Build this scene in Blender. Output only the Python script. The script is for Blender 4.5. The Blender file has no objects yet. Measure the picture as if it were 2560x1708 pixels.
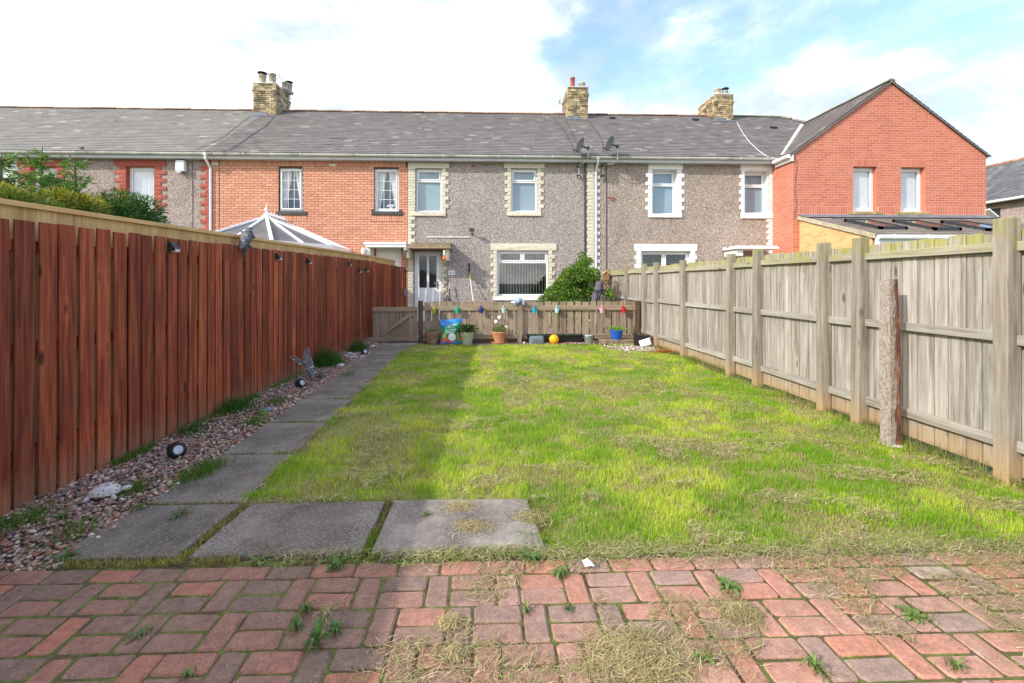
import bpy, math, random
import numpy as np
from mathutils import Vector, Matrix
SC = bpy.context.scene
COL = SC.collection
R = math.radians
rnd = random.Random(7)
NP = np.random.default_rng(11)

# ------------------------------------------------------------------ camera, sky, sun, exposure
H = 1.40                      # eye height
YAW = R(1.96)
F = 1148.2                    # focal length in photo pixels (2560 wide)
CX, HY = 1256.1, 708.1        # column of the view axis, row of the horizon
cd = bpy.data.cameras.new('camera'); cam = bpy.data.objects.new('camera', cd); COL.objects.link(cam)
cd.sensor_width = 36; cd.lens = 36*F/2560
cd.shift_x = (1280-CX)/2560; cd.shift_y = -(854-HY)/2560
cd.clip_start = 0.05; cd.clip_end = 3000
cam.location = (0, 0, H); cam.rotation_euler = (R(90), 0, -YAW)
SC.camera = cam

SUN_TRAVEL = Vector((1.38, .82, -1.0)).normalized()
SUN_EL = math.asin(-SUN_TRAVEL.z)
ld = bpy.data.lights.new('sun', 'SUN'); sun = bpy.data.objects.new('sun', ld); COL.objects.link(sun)
ld.energy = 2.15; ld.angle = R(0.6); ld.color = (1, .955, .88)
sun.rotation_euler = SUN_TRAVEL.to_track_quat('-Z', 'Y').to_euler()
sun.location = (-20, -12, 18)

W = bpy.data.worlds.new('World'); SC.world = W; W.use_nodes = True
wn, wl = W.node_tree.nodes, W.node_tree.links
wn.clear()
def N(nodes, t, **k):
    n = nodes.new(t)
    for a, v in k.items(): setattr(n, a, v)
    return n
sky = N(wn, 'ShaderNodeTexSky', sky_type='NISHITA', sun_disc=False)
sky.sun_elevation = SUN_EL
sky.sun_rotation = math.atan2(-SUN_TRAVEL.x, -SUN_TRAVEL.y)
sky.air_density = 1.0; sky.dust_density = 0.6; sky.ozone_density = 1.3
tc = N(wn, 'ShaderNodeTexCoord')
mp = N(wn, 'ShaderNodeMapping'); mp.inputs['Scale'].default_value = (1, 1, 1.7)
mp.inputs['Location'].default_value = (1.7, 2.4, 7.7)
wl.new(tc.outputs['Generated'], mp.inputs[0])
n1 = N(wn, 'ShaderNodeTexNoise'); n1.inputs['Scale'].default_value = 1.9; n1.inputs['Detail'].default_value = 9; n1.inputs['Roughness'].default_value = .55
wl.new(mp.outputs[0], n1.inputs['Vector'])
sx = N(wn, 'ShaderNodeSeparateXYZ'); wl.new(tc.outputs['Generated'], sx.inputs[0])
def M(nodes, links, op, a, b=None, c=None):
    n = nodes.new('ShaderNodeMath'); n.operation = op
    for i, v in enumerate((a, b, c)):
        if v is None: continue
        if isinstance(v, (int, float)): n.inputs[i].default_value = v
        else: links.new(v, n.inputs[i])
    return n.outputs[0]
# a broad bank of cloud in the west and north, clearing towards the east
bank = M(wn, wl, 'MULTIPLY_ADD', sx.outputs['X'], -0.40, -0.10)
bank = M(wn, wl, 'ADD', bank, M(wn, wl, 'MULTIPLY', sx.outputs['Z'], -0.30))
s = M(wn, wl, 'ADD', M(wn, wl, 'MULTIPLY', n1.outputs[0], 2.1), bank)
rmp = N(wn, 'ShaderNodeValToRGB'); wl.new(s, rmp.inputs[0])
rmp.color_ramp.elements[0].position = .40; rmp.color_ramp.elements[1].position = .86
rmp.color_ramp.interpolation = 'EASE'
hz = N(wn, 'ShaderNodeValToRGB'); wl.new(sx.outputs['Z'], hz.inputs[0])     # low haze, whiter towards the horizon
hz.color_ramp.elements[0].position = 0; hz.color_ramp.elements[0].color = (.36,)*3+(1,)
hz.color_ramp.elements[1].position = .42; hz.color_ramp.elements[1].color = (.22,)*3+(1,)
cov = M(wn, wl, 'MAXIMUM', M(wn, wl, 'POWER', rmp.outputs[0], 2.6), hz.outputs[0])
boost = N(wn, 'ShaderNodeMix', data_type='RGBA', blend_type='MULTIPLY'); boost.inputs[0].default_value = 1
wl.new(sky.outputs[0], boost.inputs[6]); boost.inputs[7].default_value = (1.0, 1.10, 1.30, 1)
n2 = N(wn, 'ShaderNodeTexNoise'); n2.inputs['Scale'].default_value = 2.6; n2.inputs['Detail'].default_value = 8; n2.inputs['Roughness'].default_value = .6
mp2 = N(wn, 'ShaderNodeMapping'); mp2.inputs['Location'].default_value = (7.7, 2.2, 5.1); mp2.inputs['Scale'].default_value = (1, 1, 2.2)
wl.new(tc.outputs['Generated'], mp2.inputs[0]); wl.new(mp2.outputs[0], n2.inputs['Vector'])
r2 = N(wn, 'ShaderNodeValToRGB'); wl.new(n2.outputs[0], r2.inputs[0]); r2.color_ramp.interpolation = 'EASE'; r2.color_ramp.elements[0].position = .38; r2.color_ramp.elements[1].position = .74
cl = N(wn, 'ShaderNodeMix', data_type='RGBA'); wl.new(r2.outputs[0], cl.inputs[0]); cl.inputs[6].default_value = (2.45, 2.85, 3.2, 1); cl.inputs[7].default_value = (12.5, 11.8, 11.0, 1)
mx = N(wn, 'ShaderNodeMix', data_type='RGBA')
wl.new(cov, mx.inputs[0]); wl.new(boost.outputs[2], mx.inputs[6]); wl.new(cl.outputs[2], mx.inputs[7])
bg = N(wn, 'ShaderNodeBackground'); bg.inputs[1].default_value = 0.15
wl.new(mx.outputs[2], bg.inputs[0])
wo = N(wn, 'ShaderNodeOutputWorld'); wl.new(bg.outputs[0], wo.inputs[0])

vs = SC.view_settings
vs.view_transform = 'Standard'; vs.look = 'None'; vs.gamma = 1; vs.use_curve_mapping = False
vs.exposure = 1.12

# ------------------------------------------------------------------ photo pixels -> places (measuring helpers)
ca, sa = math.cos(YAW), math.sin(YAW)
def tx(px): return (px-CX)/F
def WX(px, Y): t = tx(px); return (t*ca+sa)*Y/(ca-t*sa)
def WY(px, X): t = tx(px); return X*(ca-t*sa)/(sa+t*ca)
def WZ(py, X, Y): return H+(HY-py)/F*(X*sa+Y*ca)
def GP(px, py, z=0.0):
    d = F*(H-z)/(py-HY); l = tx(px)*d
    return l*ca+d*sa, d*ca-l*sa

# ------------------------------------------------------------------ materials
def newmat(name):
    m = bpy.data.materials.new(name); m.use_nodes = True
    nt = m.node_tree; nt.nodes.clear()
    o = nt.nodes.new('ShaderNodeOutputMaterial'); p = nt.nodes.new('ShaderNodeBsdfPrincipled')
    nt.links.new(p.outputs[0], o.inputs[0])
    return m, nt.nodes, nt.links, p
def c4(c): return (c[0], c[1], c[2], 1)
def ramp(n, l, fac, stops, interp='LINEAR'):
    r = n.new('ShaderNodeValToRGB'); l.new(fac, r.inputs[0]); e = r.color_ramp.elements
    r.color_ramp.interpolation = interp
    while len(e) < len(stops): e.new(.5)
    for k, (p, c) in enumerate(stops):
        e[k].position = p; e[k].color = c4(c) if isinstance(c, (tuple, list)) else (c, c, c, 1)
    return r.outputs[0]
def mixc(n, l, fac, a, b, mode='MIX'):
    x = n.new('ShaderNodeMix'); x.data_type = 'RGBA'; x.blend_type = mode
    for i, v in ((0, fac), (6, a), (7, b)):
        if isinstance(v, (int, float)): x.inputs[i].default_value = v
        elif isinstance(v, (tuple, list)): x.inputs[i].default_value = c4(v)
        else: l.new(v, x.inputs[i])
    return x.outputs[2]
def rand01(n, l):
    oi = n.new('ShaderNodeObjectInfo'); g = n.new('ShaderNodeNewGeometry')
    return M(n, l, 'FRACT', M(n, l, 'ADD', oi.outputs['Random'], g.outputs['Random Per Island']))
def coords(n, l, scale=(1, 1, 1), offset_rand=0, world=False):
    if world: src = n.new('ShaderNodeNewGeometry').outputs['Position']
    else: src = n.new('ShaderNodeTexCoord').outputs['Object']
    mp = n.new('ShaderNodeMapping'); l.new(src, mp.inputs[0]); mp.inputs['Scale'].default_value = scale
    if offset_rand:
        v = n.new('ShaderNodeCombineXYZ'); r = M(n, l, 'MULTIPLY', rand01(n, l), offset_rand)
        for k in range(3): l.new(M(n, l, 'MULTIPLY', r, 1+k*.37), v.inputs[k])
        l.new(v.outputs[0], mp.inputs['Location'])
    return mp.outputs[0]
def noise(n, l, vec, scale, detail=4, rough=.55, dist=0):
    t = n.new('ShaderNodeTexNoise'); l.new(vec, t.inputs['Vector'])
    t.inputs['Scale'].default_value = scale; t.inputs['Detail'].default_value = detail
    t.inputs['Roughness'].default_value = rough; t.inputs['Distortion'].default_value = dist
    return t.outputs[0]
def voro(n, l, vec, scale, out='Color', feature='F1'):
    t = n.new('ShaderNodeTexVoronoi'); t.feature = feature; l.new(vec, t.inputs['Vector'])
    t.inputs['Scale'].default_value = scale
    return t.outputs[out]
def bump(n, l, p, h, strength=.3, dist=.01):
    b = n.new('ShaderNodeBump'); b.inputs['Strength'].default_value = strength; b.inputs['Distance'].default_value = dist
    l.new(h, b.inputs['Height']); l.new(b.outputs[0], p.inputs['Normal'])
def setc(l, p, c):
    if isinstance(c, (tuple, list)): p.inputs['Base Color'].default_value = c4(c)
    else: l.new(c, p.inputs['Base Color'])
def plain(name, c, rough=.6, metal=0, var=.12, scale=9, spec=.4, bstr=.15, dirt=None, rv=0, world=False):
    m, n, l, p = newmat(name)
    v = coords(n, l, world=world)
    f = noise(n, l, v, scale, 5)
    lo = tuple(x*(1-var*1.5) for x in c); hi = tuple(min(1, x*(1+var)) for x in c)
    col = ramp(n, l, f, [(.3, lo), (.7, hi)])
    if dirt:
        f2 = noise(n, l, v, scale*.6, 8, .7)
        col = mixc(n, l, ramp(n, l, f2, [(.52, 0), (.68, 1)]), col, dirt)
    if rv:
        k = M(n, l, 'MULTIPLY_ADD', rand01(n, l), rv, 1-rv/2)
        col = scalec(n, l, col, k)
    setc(l, p, col)
    p.inputs['Roughness'].default_value = rough; p.inputs['Metallic'].default_value = metal
    p.inputs['Specular IOR Level'].default_value = spec
    if bstr: bump(n, l, p, f, bstr, .01)
    return m
def scalec(n, l, col, k):
    v = n.new('ShaderNodeVectorMath'); v.operation = 'SCALE'
    l.new(col, v.inputs[0])
    if isinstance(k, (int, float)): v.inputs['Scale'].default_value = k
    else: l.new(k, v.inputs['Scale'])
    return v.outputs[0]

def wood(name, dark, mid, light, rv=.35, axis='z', knots=.6, lichen=None, stain=None, gloss=.3, grime=None, gscale=1.0):
    m, n, l, p = newmat(name)
    st = {'z': (1, 1, .05), 'y': (1, .05, 1), 'x': (.05, 1, 1)}[axis]
    v = coords(n, l, tuple(s*gscale for s in st), offset_rand=37)
    g = noise(n, l, v, 38, 6, .6, .6)
    g2 = noise(n, l, v, 9, 4, .6, 1.2)
    f = M(n, l, 'ADD', M(n, l, 'MULTIPLY', g, .6), M(n, l, 'MULTIPLY', g2, .5))
    col = ramp(n, l, f, [(.38, dark), (.53, mid), (.68, light)])
    ks = {'z': (1, 1, .38), 'y': (1, .38, 1), 'x': (.38, 1, 1)}[axis]
    kv = coords(n, l, ks, offset_rand=23)
    kd = voro(n, l, kv, 5.2, 'Distance')
    kk = ramp(n, l, kd, [(.065, 1), (.12, 0)])
    col = mixc(n, l, M(n, l, 'MULTIPLY', kk, knots), col, tuple(x*.45 for x in dark))
    halo = ramp(n, l, kd, [(.10, 0), (.15, 1), (.26, 0)])
    col = mixc(n, l, M(n, l, 'MULTIPLY', halo, knots*.35), col, light)
    w = coords(n, l, (1, 1, 1), world=True)
    blot = noise(n, l, w, 1.6, 5, .6)
    col = scalec(n, l, col, M(n, l, 'MULTIPLY_ADD', blot, .5, .75))
    if rv: col = scalec(n, l, col, M(n, l, 'MULTIPLY_ADD', rand01(n, l), rv, 1-rv/2))
    if grime:   # streaks of weathering
        gv = coords(n, l, {'z': (1, 1, .12), 'y': (1, .12, 1), 'x': (.12, 1, 1)}[axis], offset_rand=11)
        gg = ramp(n, l, noise(n, l, gv, 14, 7, .7), [(.53, 0), (.70, 1)])
        col = mixc(n, l, M(n, l, 'MULTIPLY', gg, grime[1]), col, grime[0])
    sp = n.new('ShaderNodeSeparateXYZ'); l.new(w, sp.inputs[0])
    wn_ = noise(n, l, w, 14, 5, .7)
    if lichen:
        zz = M(n, l, 'MULTIPLY_ADD', wn_, .30, M(n, l, 'SUBTRACT', sp.outputs[2], .15))
        k = ramp(n, l, M(n, l, 'DIVIDE', zz, 2.0), [(lichen[1]/2, 0), (lichen[2]/2, 1)])
        k2 = ramp(n, l, noise(n, l, w, 7, 6, .7), [(.40, .1), (.60, 1)])
        col = mixc(n, l, M(n, l, 'MULTIPLY', M(n, l, 'MULTIPLY', k, k2), lichen[3]), col, lichen[0])
    if stain:
        zz = M(n, l, 'MULTIPLY_ADD', wn_, -.16, M(n, l, 'ADD', sp.outputs[2], .08))
        k = ramp(n, l, zz, [(max(0, stain[1]), 1), (stain[2], 0)])
        col = mixc(n, l, M(n, l, 'MULTIPLY', k, stain[3]), col, stain[0])
    setc(l, p, col)
    p.inputs['Roughness'].default_value = .78; p.inputs['Specular IOR Level'].default_value = gloss
    bump(n, l, p, f, .35, .006)
    return m

def brickmat(name, stops, speck=None, rough=.85, stainc=None):
    m, n, l, p = newmat(name)
    r = rand01(n, l)
    col = ramp(n, l, r, stops)
    v = coords(n, l, offset_rand=31)
    f = noise(n, l, v, 28, 6, .65)
    col = scalec(n, l, col, M(n, l, 'MULTIPLY_ADD', f, .6, .7))
    w = coords(n, l, world=True)
    big = noise(n, l, w, .8, 4, .6)
    col = scalec(n, l, col, M(n, l, 'MULTIPLY_ADD', big, .3, .85))
    if speck:
        d = voro(n, l, v, speck[1], 'Distance'); cc = voro(n, l, v, speck[1], 'Color')
        sc = n.new('ShaderNodeSeparateColor'); l.new(cc, sc.inputs[0])
        k = M(n, l, 'MULTIPLY', ramp(n, l, d, [(.22, 1), (.34, 0)]), ramp(n, l, sc.outputs[0], [(1-speck[2], 0), (1-speck[2]+.02, 1)]))
        col = mixc(n, l, k, col, speck[0])
    if stainc:
        k = ramp(n, l, noise(n, l, w, stainc[1], 8, .72), [(stainc[2], 0), (stainc[2]+.14, 1)])
        col = mixc(n, l, M(n, l, 'MULTIPLY', k, stainc[3]), col, stainc[0])
    setc(l, p, col); p.inputs['Roughness'].default_value = rough; p.inputs['Specular IOR Level'].default_value = .25
    bump(n, l, p, f, .4, .006)
    return m

def vcol(name, rough=.7, spec=.3, trans=0, attr='Col', nz=0):
    m, n, l, p = newmat(name)
    a = n.new('ShaderNodeAttribute'); a.attribute_name = attr
    col = a.outputs['Color']
    if nz: col = scalec(n, l, col, M(n, l, 'MULTIPLY_ADD', noise(n, l, coords(n, l), nz, 5, .7), .8, .6))
    l.new(col, p.inputs['Base Color']); p.inputs['Roughness'].default_value = rough
    p.inputs['Specular IOR Level'].default_value = spec
    if trans:
        t = n.new('ShaderNodeBsdfTranslucent'); l.new(col, t.inputs[0])
        ms = n.new('ShaderNodeMixShader'); ms.inputs[0].default_value = trans
        l.new(p.outputs[0], ms.inputs[1]); l.new(t.outputs[0], ms.inputs[2])
        o = [x for x in n if x.type == 'OUTPUT_MATERIAL'][0]; l.new(ms.outputs[0], o.inputs[0])
    return m

def pebbledash(name, tint):
    m, n, l, p = newmat(name)
    w = coords(n, l, world=True)
    cc = voro(n, l, w, 58, 'Color'); sc = n.new('ShaderNodeSeparateColor'); l.new(cc, sc.inputs[0])
    t = tint
    col = ramp(n, l, sc.outputs[0], [(0, (.12*t[0], .105*t[1], .10*t[2])), (.22, (.25*t[0], .215*t[1], .20*t[2])),
                                     (.5, (.33*t[0], .285*t[1], .26*t[2])), (.78, (.42*t[0], .37*t[1], .33*t[2])), (1, (.58*t[0], .54*t[1], .50*t[2]))])
    big = noise(n, l, w, .9, 6, .65)
    col = scalec(n, l, col, M(n, l, 'MULTIPLY_ADD', big, .55, .72))
    st = noise(n, l, coords(n, l, (1, 1, .25), world=True), 2.2, 6, .7)     # rain streaks
    col = mixc(n, l, M(n, l, 'MULTIPLY', ramp(n, l, st, [(.56, 0), (.75, 1)]), .45), col, (.12, .10, .075))
    setc(l, p, col); p.inputs['Roughness'].default_value = .9; p.inputs['Specular IOR Level'].default_value = .2
    bump(n, l, p, voro(n, l, w, 58, 'Distance'), .6, .012)
    return m

def glassmat(name='glass', tint=(.95, .96, .96)):
    m = bpy.data.materials.new(name); m.use_nodes = True; n, l = m.node_tree.nodes, m.node_tree.links; n.clear()
    o = n.new('ShaderNodeOutputMaterial'); t = n.new('ShaderNodeBsdfTransparent'); g = n.new('ShaderNodeBsdfGlossy')
    t.inputs[0].default_value = c4(tint); g.inputs['Roughness'].default_value = .02
    lw = n.new('ShaderNodeLayerWeight'); lw.inputs[0].default_value = .5
    f5 = M(n, l, 'MULTIPLY_ADD', M(n, l, 'POWER', lw.outputs['Facing'], 3.5), .6, .055)
    mx = n.new('ShaderNodeMixShader'); l.new(f5, mx.inputs[0]); l.new(t.outputs[0], mx.inputs[1]); l.new(g.outputs[0], mx.inputs[2])
    l.new(mx.outputs[0], o.inputs[0]); return m

MT = {}
MT['glass'] = glassmat()
MT['upvc'] = plain('white_upvc', (.80, .80, .80), .35, var=.03, bstr=0, spec=.5)
MT['gutter'] = plain('old_gutter', (.66, .66, .60), .5, var=.12, scale=3, dirt=(.24, .25, .18), world=True, bstr=0)
MT['fascia'] = plain('fascia_board', (.55, .56, .57), .5, var=.06, bstr=0, dirt=(.42, .42, .38), scale=2, world=True)
MT['peb1'] = pebbledash('pebbledash_grey', (1.0, .98, .97))
MT['peb2'] = pebbledash('pebbledash_warm', (1.06, .98, .90))
MT['peb3'] = pebbledash('pebbledash_pink', (1.05, .95, .92))
MT['render'] = plain('white_render', (.74, .73, .69), .8, var=.06, dirt=(.55, .53, .46), scale=2)
MT['cream'] = plain('cream_stone_paint', (.66, .60, .47), .8, var=.10, scale=14, dirt=(.40, .35, .25), rv=.12, bstr=.5)
MT['whitep'] = plain('white_stone_paint', (.80, .79, .77), .7, var=.05, scale=14, rv=.06, bstr=.5)
MT['redp'] = plain('red_stone_paint', (.38, .085, .055), .7, var=.10, scale=14, rv=.12, bstr=.5)
MT['orange'] = brickmat('orange_brick', [(0, (.56, .25, .155)), (.35, (.62, .29, .185)), (.7, (.66, .33, .22)), (1, (.60, .265, .17))])
MT['mortar_dark'] = plain('brown_mortar', (.13, .065, .045), .95, var=.2, scale=30)
MT['redbrick'] = brickmat('red_brick', [(0, (.46, .145, .095)), (.5, (.52, .170, .110)), (.85, (.56, .195, .128)), (1, (.45, .175, .12))], stainc=((.33, .13, .08), 1.3, .60, .5))
MT['mortar_pink'] = plain('pink_mortar', (.70, .38, .27), .95, var=.1, scale=30)
MT['buff'] = brickmat('buff_brick', [(0, (.60, .37, .155)), (.5, (.66, .43, .19)), (1, (.70, .47, .23))])
MT['mortar_buff'] = plain('buff_mortar', (.56, .40, .21), .95, var=.1, scale=30)
MT['chimbrick'] = brickmat('chimney_brick', [(0, (.16, .13, .08)), (.25, (.34, .26, .14)), (.5, (.50, .39, .21)), (.7, (.46, .31, .18)), (.85, (.56, .45, .27)), (1, (.66, .56, .36))], stainc=((.07, .065, .05), 3.0, .46, .8))
MT['mortar_grey'] = plain('sooty_mortar', (.13, .11, .08), .95, var=.3, scale=20)
MT['clay'] = plain('buff_clay', (.45, .40, .28), .8, var=.2, scale=8, dirt=(.22, .21, .14))
MT['redclay'] = plain('red_clay', (.42, .09, .06), .7, var=.15, scale=8)
MT['lead'] = plain('lead_flashing', (.17, .19, .22), .55, var=.25, scale=6, dirt=(.18, .19, .2))
MT['mortarfl'] = plain('cement_flaunching', (.55, .53, .50), .9, var=.2, scale=9)
MT['black'] = plain('black_plastic', (.018, .018, .02), .45, var=.2, bstr=.05)
MT['iron'] = plain('dark_metal', (.05, .055, .06), .5, metal=.4, var=.2, bstr=0)
MT['steel'] = plain('galvanised_steel', (.42, .44, .46), .42, metal=.7, var=.15, bstr=.05)
MT['dish'] = plain('dish_grey', (.04, .045, .05), .6, var=.1, bstr=0, spec=.15)
MT['slatesill'] = plain('dark_sill', (.06, .06, .065), .6, var=.2)
MT['sandsill'] = plain('sandstone_sill', (.40, .28, .13), .9, var=.3, scale=9, dirt=(.22, .15, .07))
MT['blind'] = plain('sky_tinted_blind', (.37, .51, .60), .7, var=.03, bstr=0)  # blue of the sky reflected in the panes is put into this blind colour
MT['blindpale'] = plain('sky_tinted_pale_blind', (.80, .84, .90), .7, var=.03, bstr=0)  # bright sky reflection on the gable glass painted into the blind's pale blue
MT['slat'] = plain('blind_slat', (.55, .56, .56), .6, var=.03, bstr=0)
MT['curtain'] = plain('net_curtain', (.82, .84, .88), .8, var=.05, bstr=0)
MT['dim'] = plain('dim_room', (.16, .24, .36), .9, var=.1, bstr=0)
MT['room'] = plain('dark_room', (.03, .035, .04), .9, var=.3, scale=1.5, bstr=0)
MT['ridge'] = plain('clay_ridge_tile', (.36, .19, .12), .85, var=.25, scale=4, rv=.5, dirt=(.33, .30, .22))
MT['ridgegrey'] = plain('mossy_ridge_tile', (.22, .20, .15), .85, var=.3, scale=4, rv=.3, dirt=(.16, .18, .08))
def slatemat(name, a, b, c):
    m, n, l, p = newmat(name)
    r = rand01(n, l)
    col = ramp(n, l, r, [(0, a), (.45, b), (.9, c), (.972, c), (.98, tuple(min(1, x*1.55) for x in c))])
    w = coords(n, l, world=True)
    col = scalec(n, l, col, M(n, l, 'MULTIPLY_ADD', noise(n, l, w, 1.1, 6, .65), .5, .75))
    f = noise(n, l, w, 16, 6, .7)
    k = ramp(n, l, noise(n, l, w, 1.4, 9, .75), [(.55, 0), (.68, 1)])
    col = mixc(n, l, M(n, l, 'MULTIPLY', k, .42), col, (.34, .33, .29))
    k = ramp(n, l, noise(n, l, coords(n, l, (1, .3, .3), world=True), 3.4, 7, .75), [(.58, 0), (.72, 1)])
    col = mixc(n, l, M(n, l, 'MULTIPLY', k, .35), col, (.07, .065, .06))
    setc(l, p, col); p.inputs['Roughness'].default_value = .75; p.inputs['Specular IOR Level'].default_value = .3
    bump(n, l, p, f, .3, .006); return m
MT['slate'] = slatemat('purple_grey_slate', (.145, .126, .117), (.165, .145, .136), (.19, .167, .157))
MT['slate_l'] = slatemat('green_grey_slate', (.195, .178, .160), (.215, .197, .178), (.24, .22, .20))
MT['slate_d'] = slatemat('dark_grey_slate', (.085, .085, .09), (.11, .11, .115), (.14, .14, .145))
MT['contile'] = slatemat('brown_concrete_tile', (.17, .14, .12), (.21, .175, .145), (.25, .21, .175))
MT['redwood'] = wood('red_stained_board', (.080, .016, .007), (.235, .045, .017), (.41, .108, .038), rv=.75, knots=.8, stain=((.30, .20, .12), .0, .26, .42), grime=((.09, .035, .02), .55), gloss=.35)
MT['newwood'] = wood('new_pine_board', (.42, .25, .09), (.56, .36, .15), (.64, .44, .20), rv=.20, knots=.5)
MT['newwoody'] = wood('new_pine_cap', (.44, .26, .09), (.58, .37, .15), (.66, .46, .21), rv=.15, axis='y', knots=.4)
GL = ((.34, .33, .03), 1.56, 1.80, .9)
GS = ((.42, .27, .12), .05, .34, .75)
MT['greywood'] = wood('weathered_board', (.15, .125, .10), (.30, .265, .23), (.43, .395, .36), rv=.34, knots=.75, lichen=GL, stain=GS, grime=((.58, .57, .56), .55))
MT['greypost'] = wood('weathered_post', (.15, .12, .095), (.26, .22, .18), (.35, .31, .265), rv=.15, knots=.75, lichen=((.27, .26, .03), 1.62, 1.90, .8), stain=GS, grime=((.44, .40, .35), .5))
MT['greyrail'] = wood('weathered_rail', (.20, .175, .145), (.33, .30, .26), (.43, .40, .36), rv=.2, axis='y', knots=.7, lichen=GL)
MT['picket'] = wood('brown_picket', (.14, .095, .06), (.25, .18, .125), (.34, .265, .195), rv=.5, knots=.7, lichen=((.25, .25, .10), .8, 1.05, .35), grime=((.42, .37, .30), .5))
MT['pickrail'] = wood('brown_rail', (.17, .12, .075), (.28, .205, .14), (.36, .28, .20), rv=.2, axis='x', knots=.6)
MT['darkpost'] = wood('dark_post', (.035, .022, .014), (.085, .055, .035), (.15, .10, .065), rv=.2, knots=.4)
MT['flakepaint'] = wood('flaking_painted_post', (.10, .055, .04), (.25, .19, .155), (.42, .37, .33), rv=0, knots=.5, grime=((.075, .025, .017), 1.0), stain=((.42, .33, .27), .0, .2, .6))

# ------------------------------------------------------------------ mesh helpers
class MB:
    def __init__(s): s.v = []; s.f = []
    def add(s, vs, fs):
        o = len(s.v); s.v += [tuple(v) for v in vs]; s.f += [tuple(i+o for i in f) for f in fs]; return s
    def box(s, x0, x1, y0, y1, z0, z1, bev=0):
        if x1 < x0: x0, x1 = x1, x0
        if y1 < y0: y0, y1 = y1, y0
        if z1 < z0: z0, z1 = z1, z0
        if not bev:
            vs = [(x0,y0,z0),(x1,y0,z0),(x1,y1,z0),(x0,y1,z0),(x0,y0,z1),(x1,y0,z1),(x1,y1,z1),(x0,y1,z1)]
            return s.add(vs, [(0,3,2,1),(4,5,6,7),(0,1,5,4),(1,2,6,5),(2,3,7,6),(3,0,4,7)])
        b = bev; vs = []; 
        for (X, Y, Z) in [(x0,y0,z0),(x1,y0,z0),(x1,y1,z0),(x0,y1,z0),(x0,y0,z1),(x1,y0,z1),(x1,y1,z1),(x0,y1,z1)]:
            sx_ = b if X == x0 else -b; sy_ = b if Y == y0 else -b; sz_ = b if Z == z0 else -b
            vs += [(X+0, Y+sy_, Z+sz_), (X+sx_, Y, Z+sz_), (X+sx_, Y+sy_, Z)]
        # face per side (uses the vertex that lies on that side), edges, corners
        def vi(c, a): return c*3+a
        F_ = [(vi(0,2),vi(3,2),vi(2,2),vi(1,2)),(vi(4,2),vi(5,2),vi(6,2),vi(7,2)),(vi(0,1),vi(1,1),vi(5,1),vi(4,1)),
              (vi(2,1),vi(3,1),vi(7,1),vi(6,1)),(vi(1,0),vi(2,0),vi(6,0),vi(5,0)),(vi(3,0),vi(0,0),vi(4,0),vi(7,0))]
        E = [(0,1,1,2),(1,2,0,2),(2,3,1,2),(3,0,0,2),(4,5,1,2),(5,6,0,2),(6,7,1,2),(7,4,0,2),(0,4,0,1),(1,5,0,1),(2,6,0,1),(3,7,0,1)]
        for a, b_, p_, q in E: F_.append((vi(a,p_), vi(b_,p_), vi(b_,q), vi(a,q)))
        for c in range(8): F_.append((vi(c,0), vi(c,1), vi(c,2)))
        return s.add(vs, F_)
    def quad(s, *p): return s.add(p, [tuple(range(len(p)))])
    def tube(s, pts, r, n=8, cap=True):
        pts = [Vector(p) for p in pts]; rs = r if isinstance(r, (list, tuple)) else [r]*len(pts); vs = []; fs = []
        for i, p in enumerate(pts):
            d = (pts[min(i+1, len(pts)-1)]-pts[max(i-1, 0)]).normalized()
            u = d.cross(Vector((0, 0, 1)))
            if u.length < .05: u = d.cross(Vector((0, 1, 0)))
            u.normalize(); w = d.cross(u)
            for k in range(n):
                a = 2*math.pi*k/n; vs.append(p+(u*math.cos(a)+w*math.sin(a))*rs[i])
        for i in range(len(pts)-1):
            for k in range(n): fs.append((i*n+k, i*n+(k+1) % n, (i+1)*n+(k+1) % n, (i+1)*n+k))
        if cap: fs += [tuple(range(n-1, -1, -1)), tuple((len(pts)-1)*n+k for k in range(n))]
        return s.add(vs, fs)
    def lathe(s, prof, n=20, c=(0, 0, 0), cap=True):
        vs = []; fs = []
        for r, z in prof:
            for k in range(n):
                a = 2*math.pi*k/n; vs.append((c[0]+r*math.cos(a), c[1]+r*math.sin(a), c[2]+z))
        for i in range(len(prof)-1):
            for k in range(n): fs.append((i*n+k, i*n+(k+1) % n, (i+1)*n+(k+1) % n, (i+1)*n+k))
        if cap: fs += [tuple(range(n-1, -1, -1)), tuple((len(prof)-1)*n+k for k in range(n))]
        return s.add(vs, fs)
    def prism(s, poly, d, axis='y'):      # poly in the plane normal to axis at d[0], extruded to d[1]
        n = len(poly); vs = []
        for dd in d:
            for a, b in poly: vs.append({'y': (a, dd, b), 'x': (dd, a, b), 'z': (a, b, dd)}[axis])
        fs = [tuple(range(n)), tuple(range(2*n-1, n-1, -1))]+[(i, i+n, (i+1) % n+n, (i+1) % n) for i in range(n)]
        return s.add(vs, fs)
    def obox(s, c, sz, rot):               # oriented box
        m = rot.to_matrix() if hasattr(rot, 'to_matrix') else rot
        a, b, d = sz[0]/2, sz[1]/2, sz[2]/2
        vs = [Vector(c)+m@Vector(p) for p in [(-a,-b,-d),(a,-b,-d),(a,b,-d),(-a,b,-d),(-a,-b,d),(a,-b,d),(a,b,d),(-a,b,d)]]
        return s.add(vs, [(0,3,2,1),(4,5,6,7),(0,1,5,4),(1,2,6,5),(2,3,7,6),(3,0,4,7)])
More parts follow.
